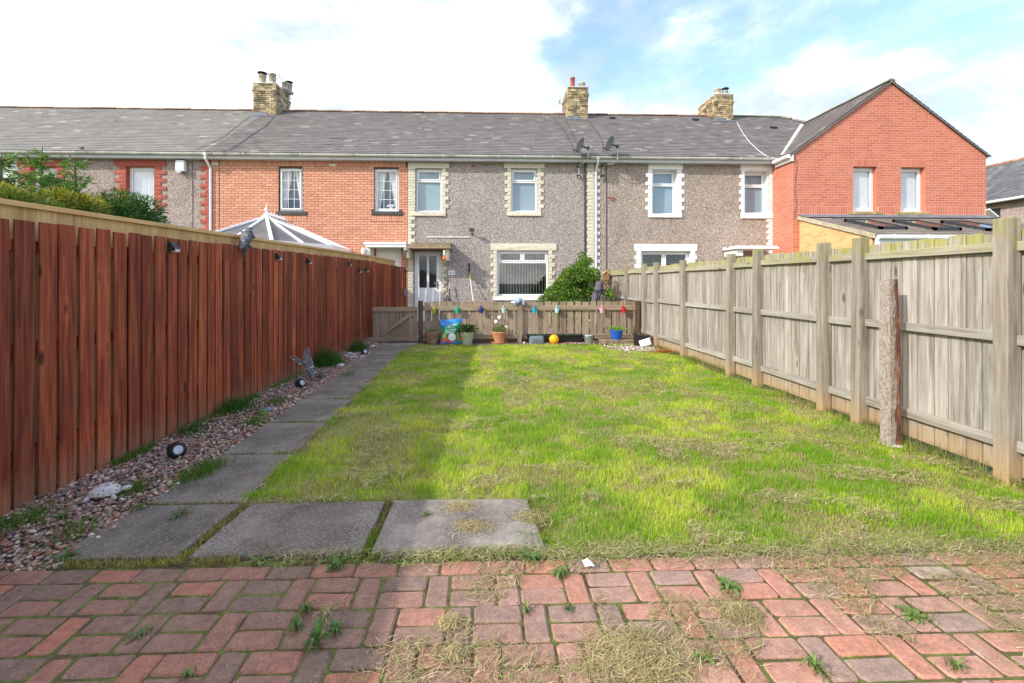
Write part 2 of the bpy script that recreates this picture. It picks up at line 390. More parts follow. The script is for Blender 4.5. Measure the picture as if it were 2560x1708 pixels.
    def blob(s, c, r, seg=12, ring=8, jit=0, seed=0):
        rr = random.Random(seed); vs = []; fs = []
        for i in range(ring+1):
            th = math.pi*i/ring
            for k in range(seg):
                a = 2*math.pi*k/seg; q = 1+(rr.random()-.5)*jit if 0 < i < ring else 1
                vs.append((c[0]+r[0]*math.sin(th)*math.cos(a)*q, c[1]+r[1]*math.sin(th)*math.sin(a)*q, c[2]+r[2]*math.cos(th)*q))
        for i in range(ring):
            for k in range(seg): fs.append((i*seg+k, (i+1)*seg+k, (i+1)*seg+(k+1) % seg, i*seg+(k+1) % seg))
        return s.add(vs, fs)
    def mesh(s, name, mat, smooth=False):
        me = bpy.data.meshes.new(name); me.from_pydata(s.v, [], s.f)
        if mat: me.materials.append(MT[mat] if isinstance(mat, str) else mat)
        if smooth: me.polygons.foreach_set('use_smooth', [True]*len(me.polygons))
        me.update(); return me
    def build(s, name, mat, parent=None, smooth=False, loc=None, rot=None):
        return link(name, s.mesh(name, mat, smooth), parent, loc, rot)
def link(name, data, parent=None, loc=None, rot=None, scale=None):
    o = bpy.data.objects.new(name, data); COL.objects.link(o)
    if parent: o.parent = parent
    if loc is not None: o.location = loc
    if rot is not None: o.rotation_euler = rot
    if scale is not None: o.scale = scale
    return o
def tag(o, label, cat, group=None, kind=None):
    if label: o['label'] = label
    if cat: o['category'] = cat
    if group: o['group'] = group
    if kind: o['kind'] = kind
    return o
def thing(name, label, cat, loc=(0, 0, 0), rz=0, group=None):
    o = link(name, None, None, loc, (0, 0, rz)); return tag(o, label, cat, group)
def struct(o): o['kind'] = 'structure'; return o
def stuff(o, label=None, cat=None):
    o['kind'] = 'stuff'; return tag(o, label, cat)

def npmesh(name, verts, tris, cols, mat, parent=None, smooth=False):
    """one mesh from numpy arrays, one colour per vertex (the blade's or leaf's own colour)"""
    me = bpy.data.meshes.new(name); nv = len(verts); nt_ = len(tris)
    me.vertices.add(nv); me.vertices.foreach_set('co', verts.astype(np.float32).ravel())
    me.loops.add(nt_*3); me.loops.foreach_set('vertex_index', tris.astype(np.int32).ravel())
    me.polygons.add(nt_); me.polygons.foreach_set('loop_start', np.arange(0, nt_*3, 3, dtype=np.int32))
    if smooth: me.polygons.foreach_set('use_smooth', np.ones(nt_, dtype=bool))
    if cols is not None:
        at = me.color_attributes.new('Col', 'FLOAT_COLOR', 'POINT')
        c = np.ones((nv, 4), dtype=np.float32); c[:, :3] = cols; at.data.foreach_set('color', c.ravel())
    me.update(calc_edges=True); me.validate()
    me.materials.append(MT[mat] if isinstance(mat, str) else mat)
    return link(name, me, parent)

def vnoise(x, y, scale, seed=0):
    """smooth value noise on arrays"""
    g = np.random.default_rng(seed).random((64, 64))
    u, v = x*scale+100, y*scale+100
    i, j = np.floor(u).astype(int), np.floor(v).astype(int); fu, fv = u-i, v-j
    fu = fu*fu*(3-2*fu); fv = fv*fv*(3-2*fv); i0, j0, i1, j1 = i % 64, j % 64, (i+1) % 64, (j+1) % 64
    return (g[i0, j0]*(1-fu)+g[i1, j0]*fu)*(1-fv)+(g[i0, j1]*(1-fu)+g[i1, j1]*fu)*fv
def fbm(x, y, scale, seed=0, o=4):
    t = 0; a = .5; s_ = 0
    for k in range(o): t = t+a*vnoise(x, y, scale*2**k, seed+k*7); s_ += a; a *= .55
    return t/s_

MT['blade'] = vcol('grass_blade', .6, .25, .5)
MT['leaf'] = vcol('leaf', .55, .35, .25)
MT['stone'] = vcol('pebble', .55, .4, 0, nz=60)
MT['straw'] = vcol('dry_grass', .8, .2, .15)

# ================================================================== THE GROUND
def lawn_z(x, y): return (fbm(x, y, 1.1, 5, 3)-.5)*.05+(fbm(x, y, 5, 9, 2)-.5)*.015
YE = 2.29                    # far edge of the brick paving
def path_l(y): return -2.11-.030*(y-2.42)
def path_r(y): return -1.53-.0235*(y-2.4)

m, n, l, p = newmat('far_ground'); w = coords(n, l, world=True)
setc(l, p, ramp(n, l, noise(n, l, w, .15, 6), [(.4, (.06, .09, .03)), (.6, (.12, .12, .06))])); p.inputs['Roughness'].default_value = .95; MT['ground'] = m
struct(MB().quad((-900, -900, -.07), (900, -900, -.07), (900, 900, -.07), (-900, 900, -.07)).build('ground', 'ground'))
# patio in front of the houses, behind the garden fence
MT['patio'] = plain('patio_concrete', (.30, .28, .25), .9, var=.25, scale=3, dirt=(.20, .19, .15), world=True)
struct(MB().box(-2.95, 8.8, 10.98, 14.2, -.06, .04).build('patio', 'patio'))
MT['nextlawn'] = plain('neighbour_grass', (.07, .11, .03), .9, var=.4, scale=5, world=True)
struct(MB().box(-14, -3.05, -4, 13.9, -.06, -.02).build('neighbour_garden', 'nextlawn'))
struct(MB().box(3.75, 20, -4, 13.9, -.06, -.02).build('neighbour_garden', 'nextlawn'))

# soil under the lawn, a gently uneven sheet
m, n, l, p = newmat('lawn_soil'); w = coords(n, l, world=True)
col = ramp(n, l, noise(n, l, w, 22, 8, .75), [(.3, (.12, .12, .03)), (.5, (.24, .25, .06)), (.7, (.36, .32, .14))])
setc(l, p, col); p.inputs['Roughness'].default_value = .95; bump(n, l, p, noise(n, l, w, 60, 6, .7), .8, .02); MT['soil'] = m
xs = np.linspace(-1.78, 3.74, 70); ys = np.linspace(YE, 10.42, 110)
gx, gy = np.meshgrid(xs, ys)
lx = np.maximum(gx, path_r(gy)-.03)
in_notch = (gy < 2.94) & (lx < .30); lx = np.where(in_notch, np.maximum(lx, .25), lx)
gz = lawn_z(lx, gy)-.004
V_ = np.stack([lx, gy, gz], -1).reshape(-1, 3)
T_ = []
for i in range(109):
    for j in range(69):
        a = i*70+j; T_ += [(a, a+1, a+71), (a, a+71, a+70)]
lawn_soil = struct(npmesh('lawn_soil', V_, np.array(T_), None, 'soil', smooth=True))

# bedding under pavers and slabs: moss and grit
m, n, l, p = newmat('mossy_grit'); w = coords(n, l, world=True)
f = noise(n, l, w, 7, 7, .7)
col = ramp(n, l, f, [(.36, (.07, .045, .025)), (.46, (.11, .09, .035)), (.56, (.13, .16, .025)), (.70, (.24, .22, .09))])
col = scalec(n, l, col, M(n, l, 'MULTIPLY_ADD', noise(n, l, w, 150, 3), 1.0, .45))
setc(l, p, col); p.inputs['Roughness'].default_value = .97; bump(n, l, p, noise(n, l, w, 120, 4), .9, .01); MT['bedding'] = m
struct(MB().quad((-3.0, -1.2, .009), (3.74, -1.2, .009), (3.74, YE+.05, .009), (-3.0, YE+.05, .009)).build('paving_bedding', 'bedding'))
struct(MB().quad((-2.5, YE+.09, -.006), (.28, YE+.09, -.006), (.28, 2.97, -.006), (-1.5, 2.97, -.006), (-1.72, 10.45, -.006), (-2.45, 10.45, -.006)).build('path_bedding', 'bedding'))

# brick paving: courses of two stretchers and one header
m, n, l, p = newmat('brick_paver')
r = rand01(n, l)
w = coords(n, l, world=True)
spw = n.new('ShaderNodeSeparateXYZ'); l.new(w, spw.inputs[0])
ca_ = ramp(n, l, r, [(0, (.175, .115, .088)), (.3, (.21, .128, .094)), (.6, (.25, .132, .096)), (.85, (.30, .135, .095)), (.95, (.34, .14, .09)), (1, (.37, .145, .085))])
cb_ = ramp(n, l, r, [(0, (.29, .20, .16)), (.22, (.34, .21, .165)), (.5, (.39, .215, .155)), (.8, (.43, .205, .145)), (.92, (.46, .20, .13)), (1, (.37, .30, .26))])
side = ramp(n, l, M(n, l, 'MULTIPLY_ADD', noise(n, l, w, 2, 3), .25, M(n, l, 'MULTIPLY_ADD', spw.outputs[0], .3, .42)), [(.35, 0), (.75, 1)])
col = mixc(n, l, side, ca_, cb_)             # purple-browns give way to paler orange-pinks towards the east side
f = noise(n, l, w, 26, 7, .7)
col = scalec(n, l, col, M(n, l, 'MULTIPLY_ADD', f, 1.5, .28))
col = scalec(n, l, col, M(n, l, 'MULTIPLY_ADD', noise(n, l, w, 150, 3, .6), 1.1, .45))
for vs_, th, st_ in ((170, .84, .55), (95, .93, .65), (300, .70, .4)):
    d = voro(n, l, w, vs_, 'Distance'); cc = voro(n, l, w, vs_, 'Color'); sc = n.new('ShaderNodeSeparateColor'); l.new(cc, sc.inputs[0])
    k = M(n, l, 'MULTIPLY', ramp(n, l, d, [(.15, 1), (.38, 0)]), ramp(n, l, sc.outputs[0], [(th, 0), (th+.05, 1)]))
    col = mixc(n, l, M(n, l, 'MULTIPLY', k, st_), col, (.50, .42, .37))
k = ramp(n, l, noise(n, l, w, 5, 8, .75), [(.56, 0), (.72, 1)])
col = mixc(n, l, M(n, l, 'MULTIPLY', k, .45), col, (.24, .19, .14))
k = ramp(n, l, noise(n, l, coords(n, l, world=True), 3.1, 7, .8), [(.60, 0), (.70, 1)])
col = mixc(n, l, M(n, l, 'MULTIPLY', M(n, l, 'MULTIPLY', k, side), .6), col, (.50, .44, .40))
setc(l, p, col); p.inputs['Roughness'].default_value = .82; p.inputs['Specular IOR Level'].default_value = .3
bump(n, l, p, M(n, l, 'ADD', f, M(n, l, 'MULTIPLY', noise(n, l, w, 120, 3), .4)), .55, .006)
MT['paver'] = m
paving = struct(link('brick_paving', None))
PAV = []
y = YE; row = 0
def addp(x0, x1, y0, y1): PAV.append((x0, x1, y0, y1))
x = -3.1
while x < 3.66: addp(x, x+.199, y-.097, y); x += .206+rnd.uniform(-.002, .004)
y -= .106
while y > .7:
    x = -3.3+(.115*row) % .31
    while x < 3.55:
        if rnd.random() < .06 and x > -1: x -= .0
        addp(x, x+.199, y-.097, y); addp(x, x+.199, y-.203, y-.106)
        addp(x+.207, x+.304, y-.203, y); x += .313+rnd.uniform(-.001, .003)
    y -= .212; row += 1
pm = {}
for vv in range(6):
    for nm, (a, b) in {'h': (.199, .097), 'v': (.097, .203)}.items():
        mb = MB(); rr = random.Random(vv*7+ord(nm[0])); c_ = .009; o_ = []
        for (sx_, sy_) in ((-1, -1), (1, -1), (1, 1), (-1, 1)):
            e = rr.uniform(.5, 1.6)*c_; q1, q2 = (sx_*a/2, sy_*(b/2-e)), (sx_*(a/2-e), sy_*b/2); o_ += [q1, q2] if sx_*sy_ > 0 else [q2, q1]
        j_ = lambda: rr.uniform(-.0016, .0012)
        out_ = [(x_+j_(), y_+j_()) for x_, y_ in o_]; inn = [(x_*(1-rr.uniform(.010, .022)/a), y_*(1-rr.uniform(.010, .022)/b)) for x_, y_ in out_]; n8 = 8
        mb.add([(x_, y_, -.05) for x_, y_ in out_]+[(x_, y_, -.006+rr.uniform(-.002, .001)) for x_, y_ in out_]+[(x_, y_, rr.uniform(-.0006, .0006)) for x_, y_ in inn],
               [tuple(range(16, 24))]+[(i, (i+1) % 8, (i+1) % 8+8, i+8) for i in range(8)]+[(i+8, (i+1) % 8+8, (i+1) % 8+16, i+16) for i in range(8)])
        pm[nm, vv] = mb.mesh('paver', 'paver')
def visible(x, y):
    px = CX+F*(x*ca-y*sa)/(x*sa+y*ca); py = HY+F*H/(x*sa+y*ca)
    return -60 < px < 2620 and py < 1770
vis = sorted([q for q in PAV if visible((q[0]+q[1])/2, (q[2]+q[3])/2)], key=lambda q: ((q[0]+q[1])/2)**2+q[2]**2)
single = set(vis[:300]); mb = MB()
for q in PAV:
    cx_, cy_ = (q[0]+q[1])/2, (q[2]+q[3])/2
    if cx_ > 3.66 or cx_ < -3.05: continue
    z = .016+float(lawn_z(np.array([cx_]), np.array([cy_]))[0])*.25
    if q in single:
        o = link('paver', pm['h' if q[1]-q[0] > .15 else 'v', rnd.randrange(6)], paving, (cx_+rnd.uniform(-.0015, .0015), cy_+rnd.uniform(-.0015, .0015), z+rnd.uniform(-.003, .003)))
        o.rotation_euler = (R(rnd.uniform(-1.1, 1.1)), R(rnd.uniform(-.9, .9)), R(rnd.uniform(-1, 1)))
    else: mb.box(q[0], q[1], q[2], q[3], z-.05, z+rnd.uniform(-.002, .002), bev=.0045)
stuff(mb.build('pavers', 'paver', paving))

# concrete slabs: front row and path
m, n, l, p = newmat('concrete_slab'); w = coords(n, l, world=True); v = n.new('ShaderNodeTexCoord').outputs['Object']
f = noise(n, l, w, 3.2, 7, .65)
col = ramp(n, l, f, [(.30, (.099, .082, .068)), (.5, (.155, .130, .109)), (.70, (.22, .19, .16))])
fine = noise(n, l, w, 110, 3, .6)
sp_ = n.new('ShaderNodeSeparateXYZ'); l.new(v, sp_.inputs[0])
ex = M(n, l, 'ABSOLUTE', sp_.outputs[0]); ey = M(n, l, 'ABSOLUTE', sp_.outputs[1])
wear = ramp(n, l, M(n, l, 'ADD', M(n, l, 'MAXIMUM', ex, M(n, l, 'MULTIPLY', ey, 1.0)), M(n, l, 'MULTIPLY', noise(n, l, w, 5, 5), .25)), [(.36, 0), (.52, 1)])
cc = voro(n, l, w, 135, 'Color'); scl = n.new('ShaderNodeSeparateColor'); l.new(cc, scl.inputs[0])
k = M(n, l, 'MULTIPLY', ramp(n, l, M(n, l, 'ADD', scl.outputs[0], M(n, l, 'MULTIPLY', wear, .42)), [(.80, 0), (.90, .85)]), ramp(n, l, voro(n, l, w, 135, 'Distance'), [(.3, 1), (.55, .25)]))
col = mixc(n, l, k, col, (.38, .34, .27))
setc(l, p, col); p.inputs['Roughness'].default_value = .88; p.inputs['Specular IOR Level'].default_value = .25
bump(n, l, p, fine, .5, .004); MT['slab'] = m
MT['slab_w'] = m2 = m.copy(); 
for nd in m2.node_tree.nodes:
    if nd.type == 'VALTORGB' and len(nd.color_ramp.elements) == 3 and nd.color_ramp.elements[0].color[0] < .10:
        for e, c in zip(nd.color_ramp.elements, ((.13, .11, .095), (.20, .17, .15), (.36, .32, .27))): e.color = c4(c)
path = struct(link('garden_path', None))
def slab(poly, top=.022, mat='slab', parent=path):
    cx_ = sum(a for a, b in poly)/4; cy_ = sum(b for a, b in poly)/4
    ins = []
    for a, b in poly:
        dx, dy = cx_-a, cy_-b; L = math.hypot(dx, dy); ins.append((a-cx_+dx/L*.006, b-cy_+dy/L*.006))
    out = [(a-cx_, b-cy_) for a, b in poly]
    mb = MB(); nn = 4
    vs = [(a, b, -.05) for a, b in out]+[(a, b, -.006) for a, b in out]+[(a, b, 0) for a, b in ins]
    fs = [(3, 2, 1, 0), (8, 9, 10, 11)]+[(i, (i+1) % 4, (i+1) % 4+4, i+4) for i in range(4)]+[(i+4, (i+1) % 4+4, (i+1) % 4+8, i+8) for i in range(4)]
    mb.add(vs, fs); o = mb.build('slab', mat, parent, loc=(cx_, cy_, top)); o.rotation_euler = (R(rnd.uniform(-.25, .25)), R(rnd.uniform(-.25, .25)), 0); return o
slab([(-2.19, 2.37), (-1.57, 2.37), (-1.53, 2.925), (-2.135, 2.925)])
slab([(-1.51, 2.37), (-.64, 2.37), (-.64, 2.935), (-1.475, 2.935)], .02)
slab([(-.595, 2.37), (.31, 2.37), (.26, 2.94), (-.59, 2.94)], .02, 'slab_w')
ysl = [2.955, 3.80, 4.66, 5.56, 6.52, 7.36, 8.28, 9.20, 10.15]
for a, b in zip(ysl, ysl[1:]):
    slab([(path_l(a), a), (path_r(a), a), (path_r(b), b-.02), (path_l(b), b-.02)], .018+rnd.uniform(-.004, .006))
slab([(path_l(10.15), 10.16), (path_r(10.15)+.12, 10.16), (path_r(10.15)+.14, 10.62), (path_l(10.15)-.02, 10.62)], .03, 'slab_w')

# gravel bed along the red fence
m, n, l, p = newmat('gravel_bed_soil'); w = coords(n, l, world=True)
setc(l, p, ramp(n, l, noise(n, l, w, 60, 6, .7), [(.35, (.05, .035, .03)), (.65, (.20, .14, .11))])); p.inputs['Roughness'].default_value = .95; MT['gravelsoil'] = m
struct(MB().quad((-3.02, YE-.01, -.001), (-2.05, YE-.01, -.001), (-2.2, 10.95, -.001), (-3.02, 10.95, -.001)).build('gravel_bed', 'gravelsoil'))
def ico(sub):
    t = (1+5**.5)/2
    v = [(-1,t,0),(1,t,0),(-1,-t,0),(1,-t,0),(0,-1,t),(0,1,t),(0,-1,-t),(0,1,-t),(t,0,-1),(t,0,1),(-t,0,-1),(-t,0,1)]
    f = [(0,11,5),(0,5,1),(0,1,7),(0,7,10),(0,10,11),(1,5,9),(5,11,4),(11,10,2),(10,7,6),(7,1,8),(3,9,4),(3,4,2),(3,2,6),(3,6,8),(3,8,9),(4,9,5),(2,4,11),(6,2,10),(8,6,7),(9,8,1)]
    v = [Vector(a).normalized() for a in v]
    for _ in range(sub):
        c = {}; nf = []
        def mid(a, b):
            k = (min(a, b), max(a, b))
            if k not in c: v.append(((v[a]+v[b])/2).normalized()); c[k] = len(v)-1
            return c[k]
        for a, b, d in f:
            x, y_, z = mid(a, b), mid(b, d), mid(d, a); nf += [(a, x, z), (b, y_, x), (d, z, y_), (x, y_, z)]
        f = nf
    return np.array([tuple(a) for a in v]), np.array(f)
PEB = np.array((1.12, 1.0, .92))*np.array([(.40, .30, .22), (.34, .27, .21), (.30, .24, .19), (.34, .20, .15), (.26, .15, .12), (.44, .31, .24), (.22, .18, .17), (.14, .12, .12), (.50, .42, .35), (.36, .17, .11), (.30, .26, .24), (.58, .52, .46), (.40, .29, .20), (.20, .14, .15), (.30, .12, .09)])
def pebbles(name, xy, size, sub, zb=0.0, pal=PEB, parent=None):
    v, f = ico(sub); n_ = len(xy); nv = len(v)
    sz = size*NP.uniform(.6, 1.35, n_)
    sc3 = np.stack([sz*NP.uniform(.8, 1.4, n_), sz*NP.uniform(.6, 1.0, n_), sz*NP.uniform(.40, .70, n_)], 1)/2
    V = v[None]*(1+NP.uniform(-.10, .10, (n_, nv, 1)))*sc3[:, None]
    a = NP.uniform(0, 6.283, n_); t = NP.uniform(-.5, .5, n_)
    x, y_, z = V[..., 0], V[..., 1], V[..., 2]
    x2 = x*np.cos(t)[:, None]-z*np.sin(t)[:, None]; z2 = x*np.sin(t)[:, None]+z*np.cos(t)[:, None]
    X = x2*np.cos(a)[:, None]-y_*np.sin(a)[:, None]+xy[:, 0:1]; Y = x2*np.sin(a)[:, None]+y_*np.cos(a)[:, None]+xy[:, 1:2]
    Z = z2+zb+(sz*NP.uniform(.1, .85, n_))[:, None]
    c = pal[NP.integers(0, len(pal), n_)]*NP.uniform(.6, 1.1, (n_, 1))
    return npmesh(name, np.stack([X, Y, Z], -1).reshape(-1, 3), (f[None]+(np.arange(n_)*nv)[:, None, None]).reshape(-1, 3), np.repeat(c, nv, 0), 'stone', parent, True)
def strip_pts(y0, y1, dens):
    n_ = int((y1-y0)*.9*dens); y_ = NP.uniform(y0, y1, n_); a = -2.95; b = path_l(y_)+.015
    return np.stack([a+(b-a)*NP.random(n_), y_], 1)
gravel = pebbles('gravel', strip_pts(YE+.0, 4.3, 3300), .0235, 1); stuff(gravel, 'mixed brown and grey pebbles along the foot of the red fence', 'gravel')
g2_ = pebbles('gravel', strip_pts(4.3, 11.0, 2000), .027, 1); stuff(g2_, 'pebbles further along the red fence beside the garden path', 'gravel')
pt = np.stack([NP.uniform(1.0, 3.6, 1500), 10.35+.42*NP.random(1500)], 1)
stuff(pebbles('gravel', pt, .03, 1, .0), 'thin strip of small stones below the picket fence', 'gravel')
pt = np.stack([3.1+NP.normal(0, .22, 500), 9.55+NP.normal(0, .22, 500)], 1); pt = pt[pt[:, 0] < 3.56]
stuff(pebbles('gravel', pt, .045, 1, .0, np.array([(.45, .36, .31), (.55, .47, .42), (.36, .26, .22), (.6, .56, .5)])), 'pale stones heaped in the far right corner of the lawn', 'gravel')
struct(MB().quad((-1.9, 10.36, .001), (3.6, 10.36, .001), (3.6, 10.99, .001), (-1.9, 10.99, .001)).build('fence_border_soil', 'gravelsoil'))

# ---- grass
def blades(name, x, y, z, h, w, col, mat='blade', lean=.5, parent=None, flat=False):
    n_ = len(x); a = NP.uniform(0, 6.283, n_); b = NP.uniform(0, 6.283, n_)
    le = np.abs(NP.normal(0, lean, n_))*h
    dx, dy = np.cos(a)*w/2, np.sin(a)*w/2; lx, ly = np.cos(b)*le, np.sin(b)*le
    if flat:
        hz_ = h*NP.uniform(.02, .25, n_); L = h
        lx, ly = np.cos(b)*L, np.sin(b)*L; dx, dy = -np.sin(b)*w/2, np.cos(b)*w/2; x, y = x-lx/2, y-ly/2
        cx2, cy2 = -np.sin(b)*L*NP.uniform(-.25, .25, n_), np.cos(b)*L*NP.uniform(-.25, .25, n_)
        P = [(x-dx, y-dy, z), (x+dx, y+dy, z+.001), (x+lx*.5+cx2-dx, y+ly*.5+cy2-dy, z+hz_), (x+lx*.5+cx2+dx, y+ly*.5+cy2+dy, z+hz_), (x+lx, y+ly, z+hz_*NP.uniform(-.2, .8, n_)+.002)]
    else:
        P = [(x-dx, y-dy, z-.006), (x+dx, y+dy, z-.006), (x+lx*.35-dx*.8, y+ly*.35-dy*.8, z+h*.55), (x+lx*.35+dx*.8, y+ly*.35+dy*.8, z+h*.55), (x+lx, y+ly, z+h*(1-.25*np.minimum(1, le/np.maximum(h, 1e-4))))]
    V = np.stack([np.stack(q, -1) for q in P], 1)
    T = np.array([(0, 1, 3), (0, 3, 2), (2, 3, 4)])[None]+(np.arange(n_)*5)[:, None, None]
    C = np.repeat(col[:, None], 5, 1)
    return npmesh(name, V.reshape(-1, 3), T.reshape(-1, 3), C.reshape(-1, 3), mat, parent)
def gcol(x, y, n_):
    """each blade's own colour: lush, yellowing and dead patches"""
    a = fbm(x, y*.8, 2.7, 3, 5)+NP.normal(0, .07, n_); b = fbm(x, y, 4.2, 21, 4)+NP.normal(0, .10, n_)
    dead = np.clip((fbm(x*1.0, y*.8, 2.6, 77, 6)-.560)/.05, 0, 1)*.8; dead = np.maximum(dead, np.clip((fbm(x*.8, y*1.3, 6.5, 78, 4)-.60)/.05, 0, 1)*.75)
    lush = np.array((.25, .46, .022)); mid = np.array((.46, .65, .035)); yel = np.array((.68, .75, .11)); straw = np.array((.62, .52, .27)); brn = np.array((.38, .26, .13))
    t = np.clip((a-.40)/.13, 0, 1)[:, None]; c = lush*(1-t)+mid*t
    t = np.clip((a-.565)/.08, 0, .85)[:, None]; c = c*(1-t)+yel*t
    kind = NP.random(n_)
    st = kind < (.07+.55*dead+.20*np.clip((b-.52)/.12, 0, 1)); c[st] = straw*NP.uniform(.65, 1.15, (st.sum(), 1))
    br = NP.random(n_) < (.03+.28*dead); c[br] = brn*NP.uniform(.7, 1.4, (br.sum(), 1))
    return c*NP.uniform(.78, 1.2, (n_, 1)), dead
def in_lawn(x, y):
    e = .03*np.sin(y*9)+.02*np.sin(y*23+1)
    ok = (x > path_r(y)-.005-.5*e) & (x < 3.66) & (y < 10.40+.03*np.sin(x*7))
    edge = YE+.05+.09*fbm(x, x*0, 2.5, 4, 3)+.05*(fbm(x, y, 9, 8, 2)-.5)
    ok &= np.where(x < .30+.05*np.sin(y*14), y > 2.935+.02*np.sin(x*17), y > edge)
    return ok
def lawn_part(y0, y1, dens, w, hs, name):
    n_ = int((y1-y0)*5.5*dens); x = NP.uniform(-1.85, 3.7, n_); y = NP.uniform(y0, y1, n_); k = in_lawn(x, y); x, y = x[k], y[k]
    tuft = fbm(x, y, 7, 31, 3)
    c, dead = gcol(x, y, len(x))
    k = NP.random(len(x)) > .45*dead+.35*np.clip((.42-tuft)/.1, 0, 1); x, y, c, dead, tuft = x[k], y[k], c[k], dead[k], tuft[k]
    h = hs*(.12+1.75*tuft)*(1-.45*dead)*NP.uniform(.6, 1.35, len(x))
    h *= 1+.5*np.exp(-((x-path_r(y))/.05)**2)
    return blades(name, x, y, lawn_z(x, y), h, w*NP.uniform(.7, 1.3, len(x)), c, lean=.55)
a = lawn_part(2.25, 4.4, 13000, .0032, .036, 'lawn_grass'); stuff(a, 'mown patchy green lawn beside the brick paving', 'lawn')
a = lawn_part(4.4, 6.8, 7500, .0045, .036, 'lawn_grass'); stuff(a, 'yellow green middle stretch of the lawn between the two fences', 'lawn')
a = lawn_part(6.8, 10.45, 4400, .0068, .035, 'lawn_grass'); stuff(a, 'far end of the lawn before the picket fence', 'lawn')
# dead cuttings lying on lawn, edge and paving
def straw_at(name, x, y, z, label, h=.06, w=.0026, cat='grass cuttings', pal=((.48, .40, .23), (.36, .28, .16), (.26, .20, .12), (.42, .42, .20))):
    n_ = len(x); pc = np.array(pal)[NP.integers(0, len(pal), n_)]*NP.uniform(.75, 1.5, (n_, 1))*np.array((1.03, 1, .97))
    o = blades(name, x, y, z, h*NP.uniform(.4, 1.3, n_), np.full(n_, w)*NP.uniform(.6, 1.3, n_), pc, 'straw', flat=True); stuff(o, label, cat); return o
n_ = 150000; x = NP.uniform(-1.6, 3.6, n_); y = 2.3+8*NP.random(n_)**1.5
k = in_lawn(x, y) & (fbm(x*.9, y*1.2, 3.4, 55, 4)+NP.normal(0, .022, n_) > .60); x, y = x[k][:24000], y[k][:24000]
straw_at('dry_clippings', x, y, lawn_z(x, y)+.018+.02*NP.random(len(x)), 'brown dried cuttings scattered over the lawn', .055, .0032)
n_ = 60000; x = NP.uniform(-1.2, 3.6, n_); y = NP.uniform(1.95, 2.5, n_)
edge = YE+.03+.05*(fbm(x, x*0, 1.3, 4, 3)-.5)*2
wgt = np.exp(-((y-edge)/.085)**2)*np.clip((x+1.2)/.9, .12, 1)*(.4+1.1*fbm(x, y, 5, 14, 3))
k = (NP.random(n_) < wgt*.45) & ((x > .3) | (y < 2.4)); x, y = x[k], y[k]
straw_at('dry_clippings', x, y, .018+.02*NP.random(len(x)), 'pale cut grass heaped where the lawn meets the brick paving', .06, .0025, pal=((.46, .39, .23), (.36, .29, .17), (.24, .30, .08), (.26, .19, .11), (.18, .26, .05)))
n_ = 90000; x = NP.uniform(-.9, 3.5, n_); y = NP.uniform(1.1, 2.3, n_)
k = (fbm(x, y, 3.2, 91, 4)+NP.normal(0, .025, n_) > .612-.035*np.clip(x, -1, 2.4)); x, y = x[k][:12000], y[k][:12000]
straw_at('dry_clippings', x, y, .018+.012*NP.random(len(x)), 'dry cut grass strewn across the right side of the brick paving', .055, .0024, pal=((.46, .39, .22), (.34, .28, .15), (.24, .28, .09), (.28, .20, .12)))
def mound(px, py, r, hgt, n_, label):
    cx_, cy_ = GP(px, py); x = cx_+NP.normal(0, r*.55, n_); y = cy_+NP.normal(0, r*.38, n_)
    q = np.exp(-(((x-cx_)/r)**2+((y-cy_)/(r*.75))**2)*1.4)
    return straw_at('cut_grass_heap', x, y, .015+hgt*q*NP.random(n_), label, .07, .0026, 'grass heap', ((.46, .38, .20), (.36, .30, .16), (.28, .21, .11), (.36, .34, .15)))
mound(1590, 1660, .165, .035, 2600, 'heap of dry cut grass on the paving at the bottom of the photo')
mound(1850, 1545, .07, .025, 800, 'small tuft of cut grass on red pavers right of the big heap')
mound(1140, 1650, .028, .02, 380, 'strand of cut grass along a paver joint left of the heap')
mound(1130, 1572, .045, .025, 450, 'small clump of cut grass on the joint above the strand')
for px, py in ((1330, 1300), (1180, 1325), (1150, 1275)):
    mound(px, py, .10, .008, 420, 'thin wisp of dry grass lying on the pale worn slab')
# live grass in the joints
J = []
def joint(x0, y0, x1, y1, n_, sp): 
    t = NP.random(n_); J.append(np.stack([x0+(x1-x0)*t+NP.normal(0, sp, n_), y0+(y1-y0)*t+NP.normal(0, sp, n_)], 1))
joint(-2.2, 2.335, .35, 2.335, 7500, .024); joint(-1.54, 2.38, -1.50, 2.93, 2000, .014); joint(-.617, 2.38, -.615, 2.95, 2000, .014)
joint(-2.1, 2.94, -1.5, 2.945, 600, .014); joint(.2, 2.40, .34, 2.95, 500, .03)
joint(-1.5, 2.945, .3, 2.945, 2200, .024); joint(.27, 2.40, .30, 2.95, 900, .04)
for q in range(34):
    a_ = rnd.uniform(2.9, 10.2); joint(path_r(a_)-.02, a_-.12, path_r(a_)-.02, a_+.12, 60, .028)
for b in ysl[1:-1]: joint(path_l(b)+.1, b-.01, path_r(b), b-.01, 420, .014)
for b in ysl[1:]: joint(path_l(b)+.0, b-.3, path_l(b), b+.3, 130, .03)
for q in PAV:
    if visible(q[0], q[2]) and rnd.random() < .55:
        if rnd.random() < .6: joint(q[0], q[3]+.003, q[1], q[3]+.003, rnd.randint(6, 48), .0045)
        else: joint(q[0]-.003, q[2], q[0]-.003, q[3], rnd.randint(4, 30), .0045)
J = np.concatenate(J); x, y = J[:, 0], J[:, 1]; n_ = len(x)
k = fbm(x, y, 6, 66, 3)+NP.normal(0, .05, n_) > np.where(y > 2.29, .43, .40); x, y = x[k], y[k]; n_ = len(x)
c, _ = gcol(x, y, n_); c *= np.where(y > 2.31, .80, .55)[:, None]
